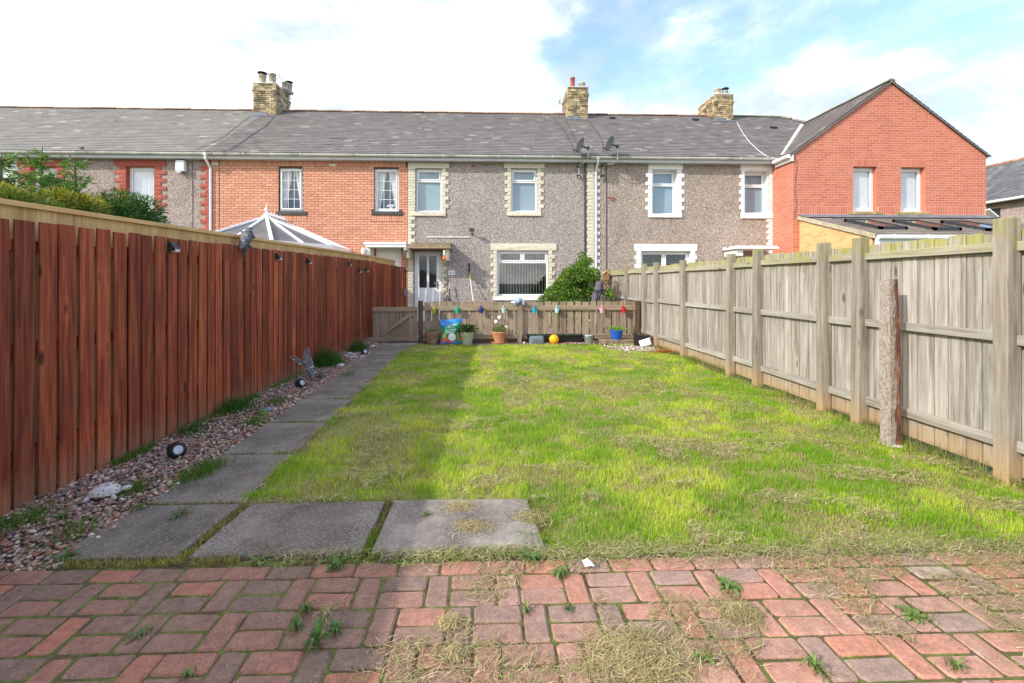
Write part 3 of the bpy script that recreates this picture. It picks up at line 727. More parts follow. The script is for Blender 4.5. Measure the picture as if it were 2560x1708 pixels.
k = NP.random(n_) < .28; c[k] = np.array((.22, .14, .07))*NP.uniform(.6, 1.5, (k.sum(), 1))
hh = np.where(y > 2.31, .026, .014)*NP.uniform(.3, 1.5, n_)
stuff(blades('joint_grass', x, y, .0*x, hh+.008, np.where(y > 3.2, .005, .003), c, lean=.8), 'moss and short grass growing in the joints of slabs and pavers', 'grass')
# long grass along the fence feet
J = []
for y0, y1, n_, sp in ((5.0, 5.7, 900, .05), (2.3, 2.75, 500, .05), (3.55, 4.0, 350, .04), (4.3, 5.0, 300, .04), (6.0, 7.2, 400, .04), (7.6, 8.4, 500, .06)): 
    yy = NP.uniform(y0, y1, n_); J.append(np.stack([-2.84+np.abs(NP.normal(0, sp, n_)), yy], 1))
for (px, py, n_, sp) in ((520, 1180, 380, .05), (480, 1200, 260, .05), (330, 1235, 200, .04), (640, 1060, 220, .05), (690, 1010, 200, .05), (60, 1310, 260, .06), (175, 1345, 120, .05), (870, 940, 100, .05)):
    X_, Y_ = GP(px, py); J.append(np.stack([X_+NP.normal(0, sp, n_), Y_+NP.normal(0, sp*1.6, n_)], 1))
J = np.concatenate(J); J = J[J[:, 0] > -2.86]; x, y = J[:, 0], J[:, 1]; n_ = len(x)
c = np.array((.11, .21, .025))*NP.uniform(.7, 1.5, (n_, 1))
stuff(blades('wild_grass', x, y, .01+0*x, .055*NP.uniform(.5, 1.6, n_), .005+0*x, c, lean=.9), 'tufts of wild grass in the pebbles beside the red fence', 'grass')
yy = NP.uniform(2.6, 10.3, 5200); x = 3.70-np.abs(NP.normal(0, .07, 5200)); c = np.where((NP.random(5200) < .5)[:, None], np.array((.40, .33, .16)), np.array((.15, .24, .03)))*NP.uniform(.7, 1.2, (5200, 1))
stuff(blades('wild_grass', x, yy, lawn_z(x, yy), .09*NP.uniform(.3, 1.5, 5200)*(.4+fbm(x*0, yy, 2, 3, 2)), .004+0*x, c, lean=.6), 'longer straggly grass at the foot of the grey board fence', 'grass')

# ================================================================== THE FENCES
def top_red(y): return 1.785+.0195*(y-2.83) if y < 11.6 else 1.945-.04*(y-11.6)
def x_red(y): return -2.872-.006*(y-2.8) if y < 11.6 else -2.925+(y-11.6)*.235
red = thing('board_fence', 'tall red-brown stained fence of upright boards down the left side of the garden', 'fence')
bm_ = [MB().box(-.018, 0, -.0625, .0625, 0, 1.8, bev=.003).mesh('board', 'redwood') for _ in range(1)]
y = -3.45; k = 0
y = 2.975-.151*42
while y < 13.9:
    if abs(y-11.66) > .09:
        top = top_red(y)+rnd.uniform(-.006, .008); wd = rnd.uniform(.92, 1.04)
        o = link('board', bm_[0], red, (x_red(y)+rnd.uniform(-.003, .004), y, .0), (0, R(rnd.uniform(-.25, .25)), R(rnd.uniform(-1.2, 1.2)-(13.2 if y > 11.6 else 0))), (1, wd*.995, top/1.8))
    y += .1505+rnd.uniform(-.002, .002)
for z in (.28, .95, 1.60):
    MB().box(-.075, -.024, -7.45, 7.45, 0, .07).build('rail', 'redwood', red, loc=(x_red(4.15), 4.15, z), rot=(0, 0, math.atan(.006)))
MB().box(-.05, .05, -.05, .05, 0, 1.96, bev=.004).build('post', 'redwood', red, loc=(-2.86, 11.66, 0))
for yy in (-1.5, 1.1, 3.9, 6.6, 9.2): MB().box(x_red(yy)-.10, x_red(yy)-.026, yy, yy+.075, 0, 1.7).build('post', 'redwood', red)

nf = thing('board_fence', 'new pale yellow pine fence with a capping rail showing above the red fence', 'fence')
def top_new(y): return 1.885+.0225*(y-2.95) if y < 11.6 else 2.08-.035*(y-11.6)
bmn = MB().box(-.02, 0, -.07, .07, 0, 1.8).mesh('board', 'newwood')
y = -3.4
while y < 13.25:
    link('board', bmn, nf, (x_red(y)-.115+rnd.uniform(-.002, .002), y, 0), (0, 0, R(-13.2 if y > 11.6 else 0)), (1, rnd.uniform(1.002, 1.008), top_new(y)/1.8)); y += .141
pts = [(-3.4), 11.6, 13.3]
for a, b in ((-3.4, 3.6), (3.6, 7.6), (7.6, 11.6), (11.6, 13.3)):
    xa, xb = x_red(a if a != 11.6 else 11.61)-.125, x_red(b)-.125
    if a == 11.6: xa = x_red(11.6)-.125
    za, zb = top_new(a+.001), top_new(b)
    vs = [(xa-.035, a, za), (xa+.042, a, za), (xb+.042, b-.004, zb), (xb-.035, b-.004, zb), (xa-.035, a, za+.034), (xa+.042, a, za+.034), (xb+.042, b-.004, zb+.034), (xb-.035, b-.004, zb+.034)]
    MB().add(vs, [(0,3,2,1),(4,5,6,7),(0,1,5,4),(1,2,6,5),(2,3,7,6),(3,0,4,7)]).build('capping', 'newwoody', nf)

gf = thing('board_fence', 'weathered grey board fence with square posts down the right side of the lawn', 'fence')
PY = sorted([WY(px, 3.6) for px in (2520, 2147, 2057, 1890, 1822.5, 1705, 1637.6, 1607, 1563, 1519)]+[1.75, .4, -.9])
pmesh = MB().box(0, .1, 0, .1, -.05, 1.84, bev=.005).mesh('post', 'greypost')
for i, yy in enumerate(PY):
    link('post', pmesh, gf, (3.60+rnd.uniform(-.006, .006), yy, 0), (R(rnd.uniform(-.5, .5)), R(rnd.uniform(-.4, .4)), R(rnd.uniform(-2, 2))), (1, 1, 1+rnd.uniform(-.012, .012)))
for a, b in zip(PY, PY[1:]):
    for z0, z1 in ((1.632, 1.698), (.972, 1.042), (.235, .31)):
        dz = rnd.uniform(-.015, .015)
        MB().box(-.021, .021, -(b-a-.1)/2, (b-a-.1)/2, 0, z1-z0, bev=.003).build('rail', 'greyrail', gf, loc=(3.681, (a+b+.1)/2, z0+dz), rot=(R(rnd.uniform(-.35, .35)), 0, 0))
y = -1.2; bg_ = MB().box(0, .018, -.07, .07, 0, 1.7, bev=.0018).mesh('board', 'greywood')
while y < 13.75:
    wd = rnd.choice((.115, .14, .14, .145, .15)); 
    link('board', bg_, gf, (3.704+rnd.uniform(-.002, .004), y+wd/2, .05), (0, 0, R(rnd.uniform(-.5, .5))), (1, (wd-.011)/.14, (1.72+rnd.uniform(-.012, .012))/1.7)); y += wd

op = thing('old_post', 'short old post with flaking pale paint standing in front of the grey fence', 'post')
vs = [(-.043,-.045,-.02),(.043,-.045,-.02),(.043,.05,-.02),(-.043,.05,-.02),(-.046,-.047,.9),(.042,-.045,.9),(.044,.05,.9),(-.044,.05,.9),(-.043,-.04,1.425),(.026,-.04,1.435),(.034,.045,1.43),(-.040,.045,1.42)]
fs = [(0,3,2,1),(8,9,10,11)]+[(i,(i+1)%4,(i+1)%4+4,i+4) for i in range(4)]+[(i+4,(i+1)%4+4,(i+1)%4+8,i+8) for i in range(4)]
op.location = (3.50, 3.86, 0)
m, n, l, p = newmat('flaking_paint_post'); v = coords(n, l); sp_ = n.new('ShaderNodeSeparateXYZ'); l.new(v, sp_.inputs[0])
f = noise(n, l, coords(n, l, (1, 1, .16)), 34, 9, .72, .6); f2 = noise(n, l, v, 8, 5, .6)
bare = M(n, l, 'ADD', M(n, l, 'ADD', f, M(n, l, 'MULTIPLY', sp_.outputs[0], 3.2)), M(n, l, 'MULTIPLY', f2, .35))
k = ramp(n, l, bare, [(.62, 0), (.72, 1)])
dk = ramp(n, l, f2, [(.35, (.05, .022, .018)), (.5, (.15, .045, .03)), (.68, (.30, .12, .05))])
pt_ = ramp(n, l, noise(n, l, v, 45, 6, .7), [(.35, (.19, .14, .115)), (.5, (.33, .275, .235)), (.7, (.46, .41, .37))])
setc(l, p, mixc(n, l, k, pt_, dk)); p.inputs['Roughness'].default_value = .85; bump(n, l, p, M(n, l, 'SUBTRACT', f, k), .7, .006); MT['flakepaint'] = m
MB().add([(x_*1.13, y_*1.1, z_) for x_, y_, z_ in vs], fs).build('shaft', 'flakepaint', op, rot=(R(.3), R(-.8), R(2)))
MB().blob((0, 0, 0), (.075, .075, .022), 10, 6, .4, 3).build('footing', 'mortarfl', op)

pf = thing('picket_fence', 'low brown picket fence with wide boards across the far end of the lawn', 'fence')
YP = 10.86
for px in (1051.5, 1299, 1593.5):
    MB().box(-.05, .05, -.05, .05, 0, .985, bev=.004).build('post', 'darkpost' if px != 1299 else 'picket', pf, loc=(WX(px, YP-.04), YP-.045, 0))
pks = [MB().box(-.076, .076, 0, .02, 0, .89, bev=.002).mesh('picket', 'picket')]
px = 1070
for k in range(29):
    X_ = WX(px, YP)
    link('picket', pks[0], pf, (X_, YP, .075), (0, R(rnd.uniform(-.5, .5)), 0), (rnd.uniform(.93, 1.03), 1, 1+rnd.uniform(-.012, .012))); px += 18.75
for a, b in ((1057.5, 1293.5), (1305, 1588.5)):
    xa, xb = WX(a, YP), WX(b, YP)
    for z0, z1 in ((.755, .875), (.085, .185)):
        MB().box(xa, xb, -.04, -.002, z0, z1, bev=.003).build('rail', 'pickrail', pf, loc=(0, YP, rnd.uniform(-.004, .004)), rot=(0, 0, 0))
MT['plinth'] = brickmat('plinth_brick', [(0, (.10, .055, .04)), (1, (.18, .10, .07))])
for k in range(24): MB().box(-.105, .105, 0, .1, 0, .065, bev=.003).build('plinth_brick', 'plinth', pf, loc=(WX(1075, YP)+k*.218, YP+.0, .004))

gt = thing('garden_gate', 'low brown board gate with a diagonal brace between the path and the houses', 'gate')
xa, xb = WX(932, YP), WX(1043, YP)
nb = 6; wd = (xb-xa)/nb
for k in range(nb): MB().box(-wd/2+.004, wd/2-.004, 0, .02, 0, .80, bev=.002).build('board', 'picket', gt, loc=(xa+wd*(k+.5), YP, .03+rnd.uniform(-.004, .004)))
for z0, z1 in ((.735, .842), (.035, .135)): MB().box(xa, xb, -.035, -.002, z0, z1, bev=.003).build('rail', 'pickrail', gt, loc=(0, YP, 0))
A_ = Vector((WX(953, YP), YP-.045, WZ(838, WX(953, YP), YP))); B_ = Vector((WX(1029, YP), YP-.045, WZ(784, WX(1029, YP), YP)))
dv = B_-A_; ang = math.atan2(dv.z, dv.x)
MB().box(-dv.length/2, dv.length/2, -.012, .012, -.042, .042, bev=.003).build('brace', 'pickrail', gt, loc=((A_+B_)/2), rot=(0, -ang, 0))

# ================================================================== THE TERRACE
YF = 14.0                     # plane of the garden fronts
def fx(px, Y=YF): return WX(px, Y)
def fz(py, px, Y=YF): return WZ(py, WX(px, Y), Y)
EZ, EY, SL = 5.235, 13.68, .672          # eaves height and depth, roof slope
RY, RZ = 17.7, 5.235+.672*(17.7-13.68)
WALLTOP = 5.17

def wall_grid(parent, u0, u1, z0, z1, holes, mat, Y=YF, depth=.13, name='wall', back=True):
    """front plane with real openings and their reveals, plus the body behind"""
    us = sorted({u0, u1}|{h[0] for h in holes}|{h[1] for h in holes}); zs = sorted({z0, z1}|{h[2] for h in holes}|{h[3] for h in holes})
    us = [u for u in us if u0 <= u <= u1]; zs = [z for z in zs if z0 <= z <= z1]
    mb = MB()
    for a, b in zip(us, us[1:]):
        for c, d in zip(zs, zs[1:]):
            mu, mz = (a+b)/2, (c+d)/2
            if any(h[0] < mu < h[1] and h[2] < mz < h[3] for h in holes): continue
            mb.quad((a, Y, c), (b, Y, c), (b, Y, d), (a, Y, d))
    for a, b, c, d in holes:
        Z = Y+depth+.12
        mb.quad((a, Y, c), (a, Y, d), (a, Z, d), (a, Z, c)); mb.quad((b, Y, d), (b, Y, c), (b, Z, c), (b, Z, d))
        mb.quad((a, Y, d), (b, Y, d), (b, Z, d), (a, Z, d)); mb.quad((b, Y, c), (a, Y, c), (a, Z, c), (b, Z, c))
    if back:
        B = Y+7.2
        mb.quad((u0, Y, z0), (u0, Y, z1), (u0, B, z1), (u0, B, z0)); mb.quad((u1, Y, z1), (u1, Y, z0), (u1, B, z0), (u1, B, z1))
        mb.quad((u0, B, z0), (u0, B, z1), (u1, B, z1), (u1, B, z0))
    return mb.build(name, mat, parent)

def bricks(parent, mat, u0, u1, z0, z1, holes, Y=YF, course=.0755, pitch=.2245, lim=None, nind=300, name='brick', proud=.006, gap=.011, extra=(), axis='x', keyz=2.4, umap=None):
    """brick faces standing proud of a mortar-coloured wall; the nearest as single pieces, the rest joined"""
    out = list(extra); r_ = 0; z = z0
    while z < z1-.02:
        zt = min(z+course-gap, z1)
        u = u0-(pitch/2 if r_ % 2 else 0)
        a_, b_ = (u0, u1) if lim is None else lim((z+zt)/2)
        while u < u1:
            segs = [(max(u, a_, u0), min(u+pitch-gap, b_, u1))]
            for h in holes:
                if h[2] < zt-.004 and h[3] > z+.004:
                    ns = []
                    for s0, s1 in segs:
                        if h[1] <= s0 or h[0] >= s1: ns.append((s0, s1)); continue
                        if h[0] > s0: ns.append((s0, h[0]))
                        if h[1] < s1: ns.append((h[1], s1))
                    segs = ns
            for s0, s1 in segs:
                if s1-s0 > .022: out.append((s0, s1, z, zt))
            u += pitch
        z += course; r_ += 1
    full = [q for q in out if q[2] > keyz and (abs((q[1]-q[0])-(pitch-gap)) < .002)]
    full.sort(key=lambda q: (q[0]+q[1])**2/4+q[2]**2*.2); ind = set(full[:nind]); mb = MB()
    L, h_ = pitch-gap, course-gap
    if axis == 'x': me = MB().box(-L/2, L/2, -proud, .02, -h_/2, h_/2).mesh(name, mat)
    for q in out:
        if q in ind and abs((q[3]-q[2])-h_) < .002:
            link(name, me, parent, ((q[0]+q[1])/2, Y-rnd.uniform(0, .001), (q[2]+q[3])/2))
        else:
            e = rnd.uniform(0, .001)
            if axis == 'x': mb.box(q[0], q[1], Y-proud-e, Y+.01, q[2], q[3])
            else: mb.box(Y-proud-e, Y+.01, q[0], q[1], q[2], q[3])
    if mb.v: stuff(mb.build(name+'work', mat, parent))

def bars(mb, x0, x1, z0, z1, y0, y1, t, bev=.006):
    mb.box(x0, x0+t, y0, y1, z0, z1, bev=bev); mb.box(x1-t, x1, y0, y1, z0, z1, bev=bev)
    mb.box(x0+t-.002, x1-t+.002, y0+.001, y1-.001, z0, z0+t, bev=bev); mb.box(x0+t-.002, x1-t+.002, y0+.001, y1-.001, z1-t, z1, bev=bev)
def window(parent, x0, x1, z0, z1, Y=YF, rec=.085, transom=None, mull=None, grid=None, fill='blind', lower_mull=None, tilt=0, frame='upvc', back=None):
    """frame (part) with glazed lights, blinds or curtains as sub-parts"""
    y0 = Y+rec; mb = MB(); t = .052
    bars(mb, x0, x1, z0, z1, y0, y0+.06, t)
    lights = []
    zt = z1-t
    if transom:
        mb.box(x0+t, x1-t, y0+.002, y0+.058, transom-.026, transom+.026, bev=.006)
        tops = [x0+t]+([mull] if mull else [])+[x1-t]
        for a, b in zip(tops, tops[1:]):
            a2 = a+(.022 if a != tops[0] else 0); b2 = b-(.022 if b != tops[-1] else 0)
            lights.append((a2, b2, transom+.026, zt, True))
        if mull: mb.box(mull-.024, mull+.024, y0+.003, y0+.057, transom+.026, zt, bev=.006)
        lights.append((x0+t, x1-t, z0+t, transom-.026, False))
    elif mull:
        mb.box(mull-.024, mull+.024, y0+.003, y0+.057, z0+t, zt, bev=.006)
        lights += [(x0+t, mull-.024, z0+t, zt, True), (mull+.024, x1-t, z0+t, zt, True)]
    else: lights.append((x0+t, x1-t, z0+t, zt, True))
    mb.box(x0-.01, x1+.01, y0-.035, y0+.03, z0-.028, z0+.001, bev=.005)
    fr = mb.build('window', frame, parent)
    for a, b, c, d, sash in lights:
        if sash:
            sm = MB(); bars(sm, a+.002, b-.002, c+.002, d-.002, y0-.012-tilt, y0+.035-tilt, .042); sm.build('sash', frame, fr)
            a, b, c, d = a+.042, b-.042, c+.042, d-.042
        yg = y0+.012-tilt
        MB().box(a, b, yg, yg+.006, c, d).build('pane', 'glass', fr)
        if grid:
            g = MB()
            for k in range(1, grid[0]): xx = a+(b-a)*k/grid[0]; g.box(xx-.006, xx+.006, yg-.006, yg-.001, c, d)
            for k in range(1, grid[1]): zz = c+(d-c)*k/grid[1]; g.box(a, b, yg-.007, yg-.0005, zz-.006, zz+.006)
            g.build('glazing_bar', frame, fr)
    xa, xb, za, zb = x0+.03, x1-.03, z0+.03, z1-.03; yb = y0+(.066 if fill in ('blind', 'blindpale', 'net') else .11)
    if fill in ('blind', 'blindpale'):
        mb = MB(); nn = 40
        for k in range(nn):
            z = za+(zb-za)*k/nn; h_ = (zb-za)/nn*1.06
            mb.quad((xa, yb, z), (xb, yb, z), (xb, yb+.012, z+h_), (xa, yb+.012, z+h_))
        mb.build('blind', fill, fr)
    elif fill == 'vertical':
        mb = MB(); nn = 17
        for k in range(nn):
            xx = xa+(xb-xa)*(k+.5)/nn; mb.obox((xx, yb+.03, (za+zb)/2), (.085, .002, zb-za), Matrix.Rotation(R(76+rnd.uniform(-3, 3)), 3, 'Z'))
        mb.build('blind', 'slat', fr)
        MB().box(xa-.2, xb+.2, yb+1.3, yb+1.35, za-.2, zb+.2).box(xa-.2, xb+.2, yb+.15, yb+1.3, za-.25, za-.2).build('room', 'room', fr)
        MB().box(xa+.3, xa+1.0, yb+.7, yb+1.1, za-.2, za+.45).blob((xb-.4, yb+.8, za+.5), (.18, .18, .3)).build('furniture', 'iron', fr)
    elif fill == 'venetian':
        mb = MB(); nn = 26
        for k in range(nn):
            z = za+(zb-za)*(k+.5)/nn; mb.obox(((xa+xb)/2, yb, z), (xb-xa, .026, .002), Matrix.Rotation(R(18), 3, 'X'))
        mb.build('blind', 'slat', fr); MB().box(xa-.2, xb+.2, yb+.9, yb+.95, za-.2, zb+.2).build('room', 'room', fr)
    elif fill == 'drapes':
        MB().box(xa, xb, yb+.25, yb+.26, za, zb).build('room', 'dim', fr)
        w_ = xb-xa
        for sgn in (0, 1):
            mb = MB(); nn = 8; 
            for k in range(nn):
                u0_, u1_ = k/nn, (k+1)/nn
                def P(u, v): 
                    wd = w_*(.42 if v > .9 else .42-.30*(.9-v)) ; wd = max(wd, w_*.14)
                    xx = xa+u*wd if sgn == 0 else xb-u*wd
                    return (xx, yb+.02+.012*math.sin(u*25), za+(zb-za)*v)
                for v0, v1 in ((.0, .3), (.3, .6), (.6, .9), (.9, 1)):
                    mb.quad(P(u0_, v0), P(u1_, v0), P(u1_, v1), P(u0_, v1))
            mb.build('curtain', 'curtain', fr)
    elif fill == 'net':
        mb = MB(); nn = 44
        for k in range(nn):
            a = xa+(xb-xa)*k/nn; b = xa+(xb-xa)*(k+1)/nn
            ya, yb2 = yb+.02*math.sin(k*1.7), yb+.02*math.sin((k+1)*1.7)
            mb.quad((a, ya, za), (b, yb2, za), (b, yb2, zb), (a, ya, zb))
        mb.build('curtain', 'curtain', fr)
    return fr

def stonemesh(mat, seed, u=4, v=3, edge=.10):
    """rock-faced block, unit size, face towards -y"""
    rr = random.Random(seed); vs = []; fs = []
    for j in range(v+1):
        for i in range(u+1):
            inner = 0 < i < u and 0 < j < v
            x = i/u-.5; z = j/v-.5
            vs.append((x, -(.010 if inner else .009)-(rr.uniform(0, .011) if inner else rr.uniform(0, .003)), z))
    for j in range(v):
        for i in range(u): a = j*(u+1)+i; fs.append((a, a+1, a+u+2, a+u+1))
    o = len(vs)
    for j, i in ((0, 0), (0, u), (v, u), (v, 0)): vs.append((i/u-.5, .03, j/v-.5))
    ring = [i for i in range(u+1)], [j*(u+1)+u for j in range(v+1)], [v*(u+1)+i for i in range(u, -1, -1)], [j*(u+1) for j in range(v, -1, -1)]
    for k, rg in enumerate(ring): fs.append(tuple([o+k]+[o+(k+1) % 4]+rg[::-1]))
    me = bpy.data.meshes.new('quoin_block'); me.from_pydata(vs, [], fs); me.materials.append(MT[mat]); return me
SM = {m: [stonemesh(m, 5+k) for k in range(5)] for m in ('cream', 'whitep', 'redp')}
def block(parent, mat, x0, x1, z0, z1, Y=YF, name='quoin_block', proud=.012):
    o = link(name, rnd.choice(SM[mat]), parent, ((x0+x1)/2, Y-proud, (z0+z1)/2)); o.scale = (x1-x0, 1, z1-z0); return o
def quoins(parent, mat, xin, xshort, xlong, z0, z1, n, first_long=True, gap=.007, Y=YF):
    h_ = (z1-z0)/n
    for k in range(n):
        xo = xlong if (k % 2 == 0) == first_long else xshort
        a, b = min(xin, xo), max(xin, xo)
        block(parent, mat, a, b, z1-(k+1)*h_+gap/2, z1-k*h_-gap/2, Y)
def surround(parent, mat, x0, x1, z0, z1, lint, sill, long_=.155, short=.085, n=11, left=True, right=True, sillout=.05):
    block(parent, mat, lint[0], lint[1], z1+.004, lint[2], name='lintel', proud=.014)
    MB().box(sill[0], sill[1], YF-sillout, YF+.08, sill[2], z0-.002, bev=.008).build('sill', mat, parent)
    zt, zb = z1, z0-.005
    if left: quoins(parent, mat, x0-.003, x0-short, x0-long_, zb, zt, n, False)
    if right: quoins(parent, mat, x1+.003, x1+short, x1+long_, zb, zt, n, False)
def rect(px0, px1, py0, py1, Y=YF):
    x0, x1 = fx(px0, Y), fx(px1, Y); xm = (px0+px1)/2
    return x0, x1, fz(py1, xm, Y), fz(py0, xm, Y)

def eaves(parent, x0, x1, mat='gutter', Y=YF):
    MB().box(x0, x1-.003, 13.765, 13.79, EZ-.175, EZ-.035, bev=.003).build('fascia', 'fascia', parent)
    MB().box(x0, x1-.003, 13.79, YF+.05, EZ-.165, EZ-.15).build('soffit', 'fascia', parent)
    pr = [(0, .0)]; mb = MB(); n_ = 8; vs = []
    for xx in (x0, x1):
        for k in range(n_+1): a = math.pi*k/n_; vs.append((xx, 13.705-.058*math.cos(a), EZ-.028-.062*math.sin(a)))
        for k in range(n_, -1, -1): a = math.pi*k/n_; vs.append((xx, 13.705-.052*math.cos(a), EZ-.028-.056*math.sin(a)))
    m_ = 2*(n_+1); mb.add(vs, [(k, (k+1) % m_, (k+1) % m_+m_, k+m_) for k in range(m_)])
    g = mb.build('gutter', mat, parent, smooth=False)
    k = x0+.25
    while k < x1:
        c = MB(); vs = []
        for xx in (k, k+.028):
            for q in range(n_+1): a = math.pi*q/n_; vs.append((xx, 13.705-.064*math.cos(a), EZ-.022-.070*math.sin(a)))
            for q in range(n_, -1, -1): a = math.pi*q/n_; vs.append((xx, 13.705-.056*math.cos(a), EZ-.026-.060*math.sin(a)))
        c.add(vs, [(q, (q+1) % m_, (q+1) % m_+m_, q+m_) for q in range(m_)]+[tuple(range(m_)), tuple(range(2*m_-1, m_-1, -1))])
        c.build('gutter_bracket', 'upvc', g); k += .82
def roof(parent, x0, x1, mat, hip=None, ridgemat='ridge', xr=None):
    sl = math.atan(SL); cs, sn = math.cos(sl), math.sin(sl); Lr = (RY-EY)/cs
    hx = lambda y: (hip[0]+(RY-y)*hip[1]) if hip else 1e9
    xe = x1 if not hip else hx(EY)
    mb = MB(); xr1 = x1 if not hip else hip[0]
    mb.quad((x0, EY, EZ-.02), (xe, EY, EZ-.02), (xr1, RY, RZ-.02), (x0, RY, RZ-.02))
    mb.quad((x0, RY, RZ-.02), (xr1, RY, RZ-.02), (xr1, 2*RY-EY, EZ-.02), (x0, 2*RY-EY, EZ-.02))
    if hip: mb.quad((xe, EY, EZ-.02), (xe, 2*RY-EY, EZ-.02), (xr1, RY, RZ-.02))
    rf = mb.build('roof', mat, parent)
    e, w_ = .155, .255; mb = MB(); rows = int(Lr/e)
    for r_ in range(rows+1):
        s0 = r_*e-.03; s1 = s0+e+.05; x = x0+(w_/2 if r_ % 2 else 0)-w_
        while x < x1:
            a, b = max(x+.002, x0), min(x+w_-.002, x1)
            ym = EY+(s0+e/2)*cs
            if hip and b > hx(ym): b = hx(ym)
            if b-a > .03:
                d = rnd.uniform(0, .004)
                if rnd.random() < .012: d = .012
                t0, t1 = .017+d, .004
                P = lambda xx, s, t: (xx, EY+s*cs-t*sn, EZ+s*sn+t*cs)
                mb.add([P(a, s0, t0), P(b, s0, t0), P(b, s1, t1), P(a, s1, t1), P(a, s0, -.004), P(b, s0, -.004)], [(0, 1, 2, 3), (4, 5, 1, 0)])
            x += w_
    stuff(mb.build('slates', mat, rf))
    x = x0+.0; xr1 = min(x1, hip[0]) if hip else x1
    k = 0
    rt = MB(); vs = []
    for xx in (0, .44):
        for q in range(7): a = math.pi*q/6; vs.append((xx, -.115*math.cos(a), .075*math.sin(a)))
    rt.add(vs, [(q, q+1, q+8, q+7) for q in range(6)]+[tuple(range(7)), tuple(range(13, 6, -1))]); rmesh = rt.mesh('ridge_tile', ridgemat)
    while x < xr1-.1:
        L = min(.45, xr1-x); link('ridge_tile', rmesh, rf, (x, RY, RZ-.02+rnd.uniform(-.006, .008)), (0, R(rnd.uniform(-.6, .6)), 0), (L/.45, 1, 1)); x += .45
    if hip:
        for q in range(9):
            t = q*.42; xx = hip[0]+t*.70; yy = RY-t*.70/hip[1]
            o = link('ridge_tile', rmesh, rf, (xx, yy, RZ-(RY-yy)*SL-.01)); o.rotation_euler = (0, math.atan(SL*.72), -math.atan2(1, hip[1]))
    return rf

def chimney(parent, px0, px1, ytop, ybase, pots, yf=17.1, yb=18.2, side=None):
    x0, x1 = WX(px0, yf), WX(px1, yf); zt = WZ(ytop, x0, yf); z0 = EZ+SL*(yf-EY)-.15
    ch = MB().box(x0+.006, x1-.006, yf+.006, yb-.006, z0, zt-.02).build('chimney', 'mortar_grey', parent)
    c, L, b2 = .0755, .2245, .1022; nz = int((zt-z0-.03)/c)
    meL = MB().box(-.1, .1, -.01, .05, -.0322, .0322, bev=.004).mesh('brick', 'chimbrick')
    for k in range(nz):
        zc = zt-.05-k*c; out = {3: .032, 4: .016}.get(k, 0)
        for face in ((0, 1) if side == 'r' else (0, 2)):
            u0, u1 = (x0, x1) if face == 0 else (yf, yb)
            u = u0-(.112 if k % 2 else 0)
            while u < u1-.02:
                a, b = max(u, u0)-(out if u <= u0 else 0), min(u+L-.012, u1)+(out if u+L >= u1 else 0)
                if b-a > .03:
                    loc = {0: ((a+b)/2, yf-out, zc), 1: (x1+out, (a+b)/2, zc), 2: (x0-out, (a+b)/2, zc)}[face]
                    zr = EZ+SL*((yf if face == 0 else (a+b)/2)-EY) if (a+b)/2 < RY or face == 0 else RZ-(((a+b)/2)-RY)*SL
                    if zc > zr-.06:
                        o = link('brick', meL, ch, loc, (0, 0, {0: 0, 1: R(90), 2: R(-90)}[face])); o.scale = ((b-a)/.2, 1, 1)
                u += L
    if side is None or True:
        MB().box(x0-.01, x1+.01, yf-.03, yb, zt-.03, zt+.01, bev=.006).build('chimney_top', 'mortarfl', ch)
    # lead apron
    za = EZ+SL*(yf-EY)
    a = MB(); a.box(x0-.03, x0+(x1-x0)*.62, yf-.022, yf-.012, za-.03, za+.12)
    cs, sn = math.cos(math.atan(SL)), math.sin(math.atan(SL))
    P = lambda xx, s: (xx, yf-s*cs-.03*sn, za-s*sn+.03*cs)
    a.quad(P(x0-.12, .14), P(x1+.05, .14), P(x1+.05, 0), P(x0-.12, 0)); a.build('flashing', 'lead', ch)
    for (px, r_, hgt, mat, cowl, yy) in pots:
        X_ = WX(px, yy); pr = [(r_*1.12, 0), (r_*1.04, .05), (r_, .07), (r_*.96, hgt-.07), (r_*1.12, hgt-.06), (r_*1.14, hgt-.01), (r_*1.0, hgt), (r_*.75, hgt), (r_*.75, hgt-.05)]
        pt = MB().lathe(pr, 16, (X_, yy, zt)).build('chimney_pot', mat, ch, smooth=True)
        if cowl:
            MB().lathe([(r_*.8, 0), (r_*.8, .07)], 12, (X_, yy, zt+hgt)).lathe([(.02, .15), (r_*1.35, .09), (r_*1.4, .075), (.02, .07)], 18, (X_, yy, zt+hgt)).build('cowl', 'iron', pt)
        MB().blob((X_, yy, zt+.02), (r_*1.6, r_*1.5, .07), 12, 6, .15, 4).build('flaunching', 'mortarfl', ch)
    return ch
def downpipe(parent, px, Y=YF, mat='upvc', z0=.1, r=.034):
    x = fx(px)
    MB().tube([(x, 13.70, EZ-.09), (x, 13.70, EZ-.19), (x, YF-.045, EZ-.42), (x, YF-.045, z0)], r, 10).box(x-.045, x+.045, 13.65, 13.76, EZ-.115, EZ-.02, bev=.01).build('downpipe', mat, parent)
    for z in (4.2, 2.9, 1.6): MB().tube([(x, YF-.045, z), (x, YF-.045, z+.05)], r+.007, 10).build('pipe_clip', mat, parent)

X = [fx(p) for p in (-560, 43, 530, 1020, 1488)]; XE = fx(1931.5)
# --- far-left white rendered house
hA = thing('terraced_house', 'white rendered house at the far left end of the terrace, mostly hidden by hedge', 'house')
wA = rect(-30, 14, 414, 520)
wall_grid(hA, X[0], X[1]-.004, 0, WALLTOP, [wA], 'render'); window(hA, *wA, transom=wA[3]-.35, fill='net')
roof(hA, X[0], X[1]-.003, 'slate_l'); eaves(hA, X[0], X[1])
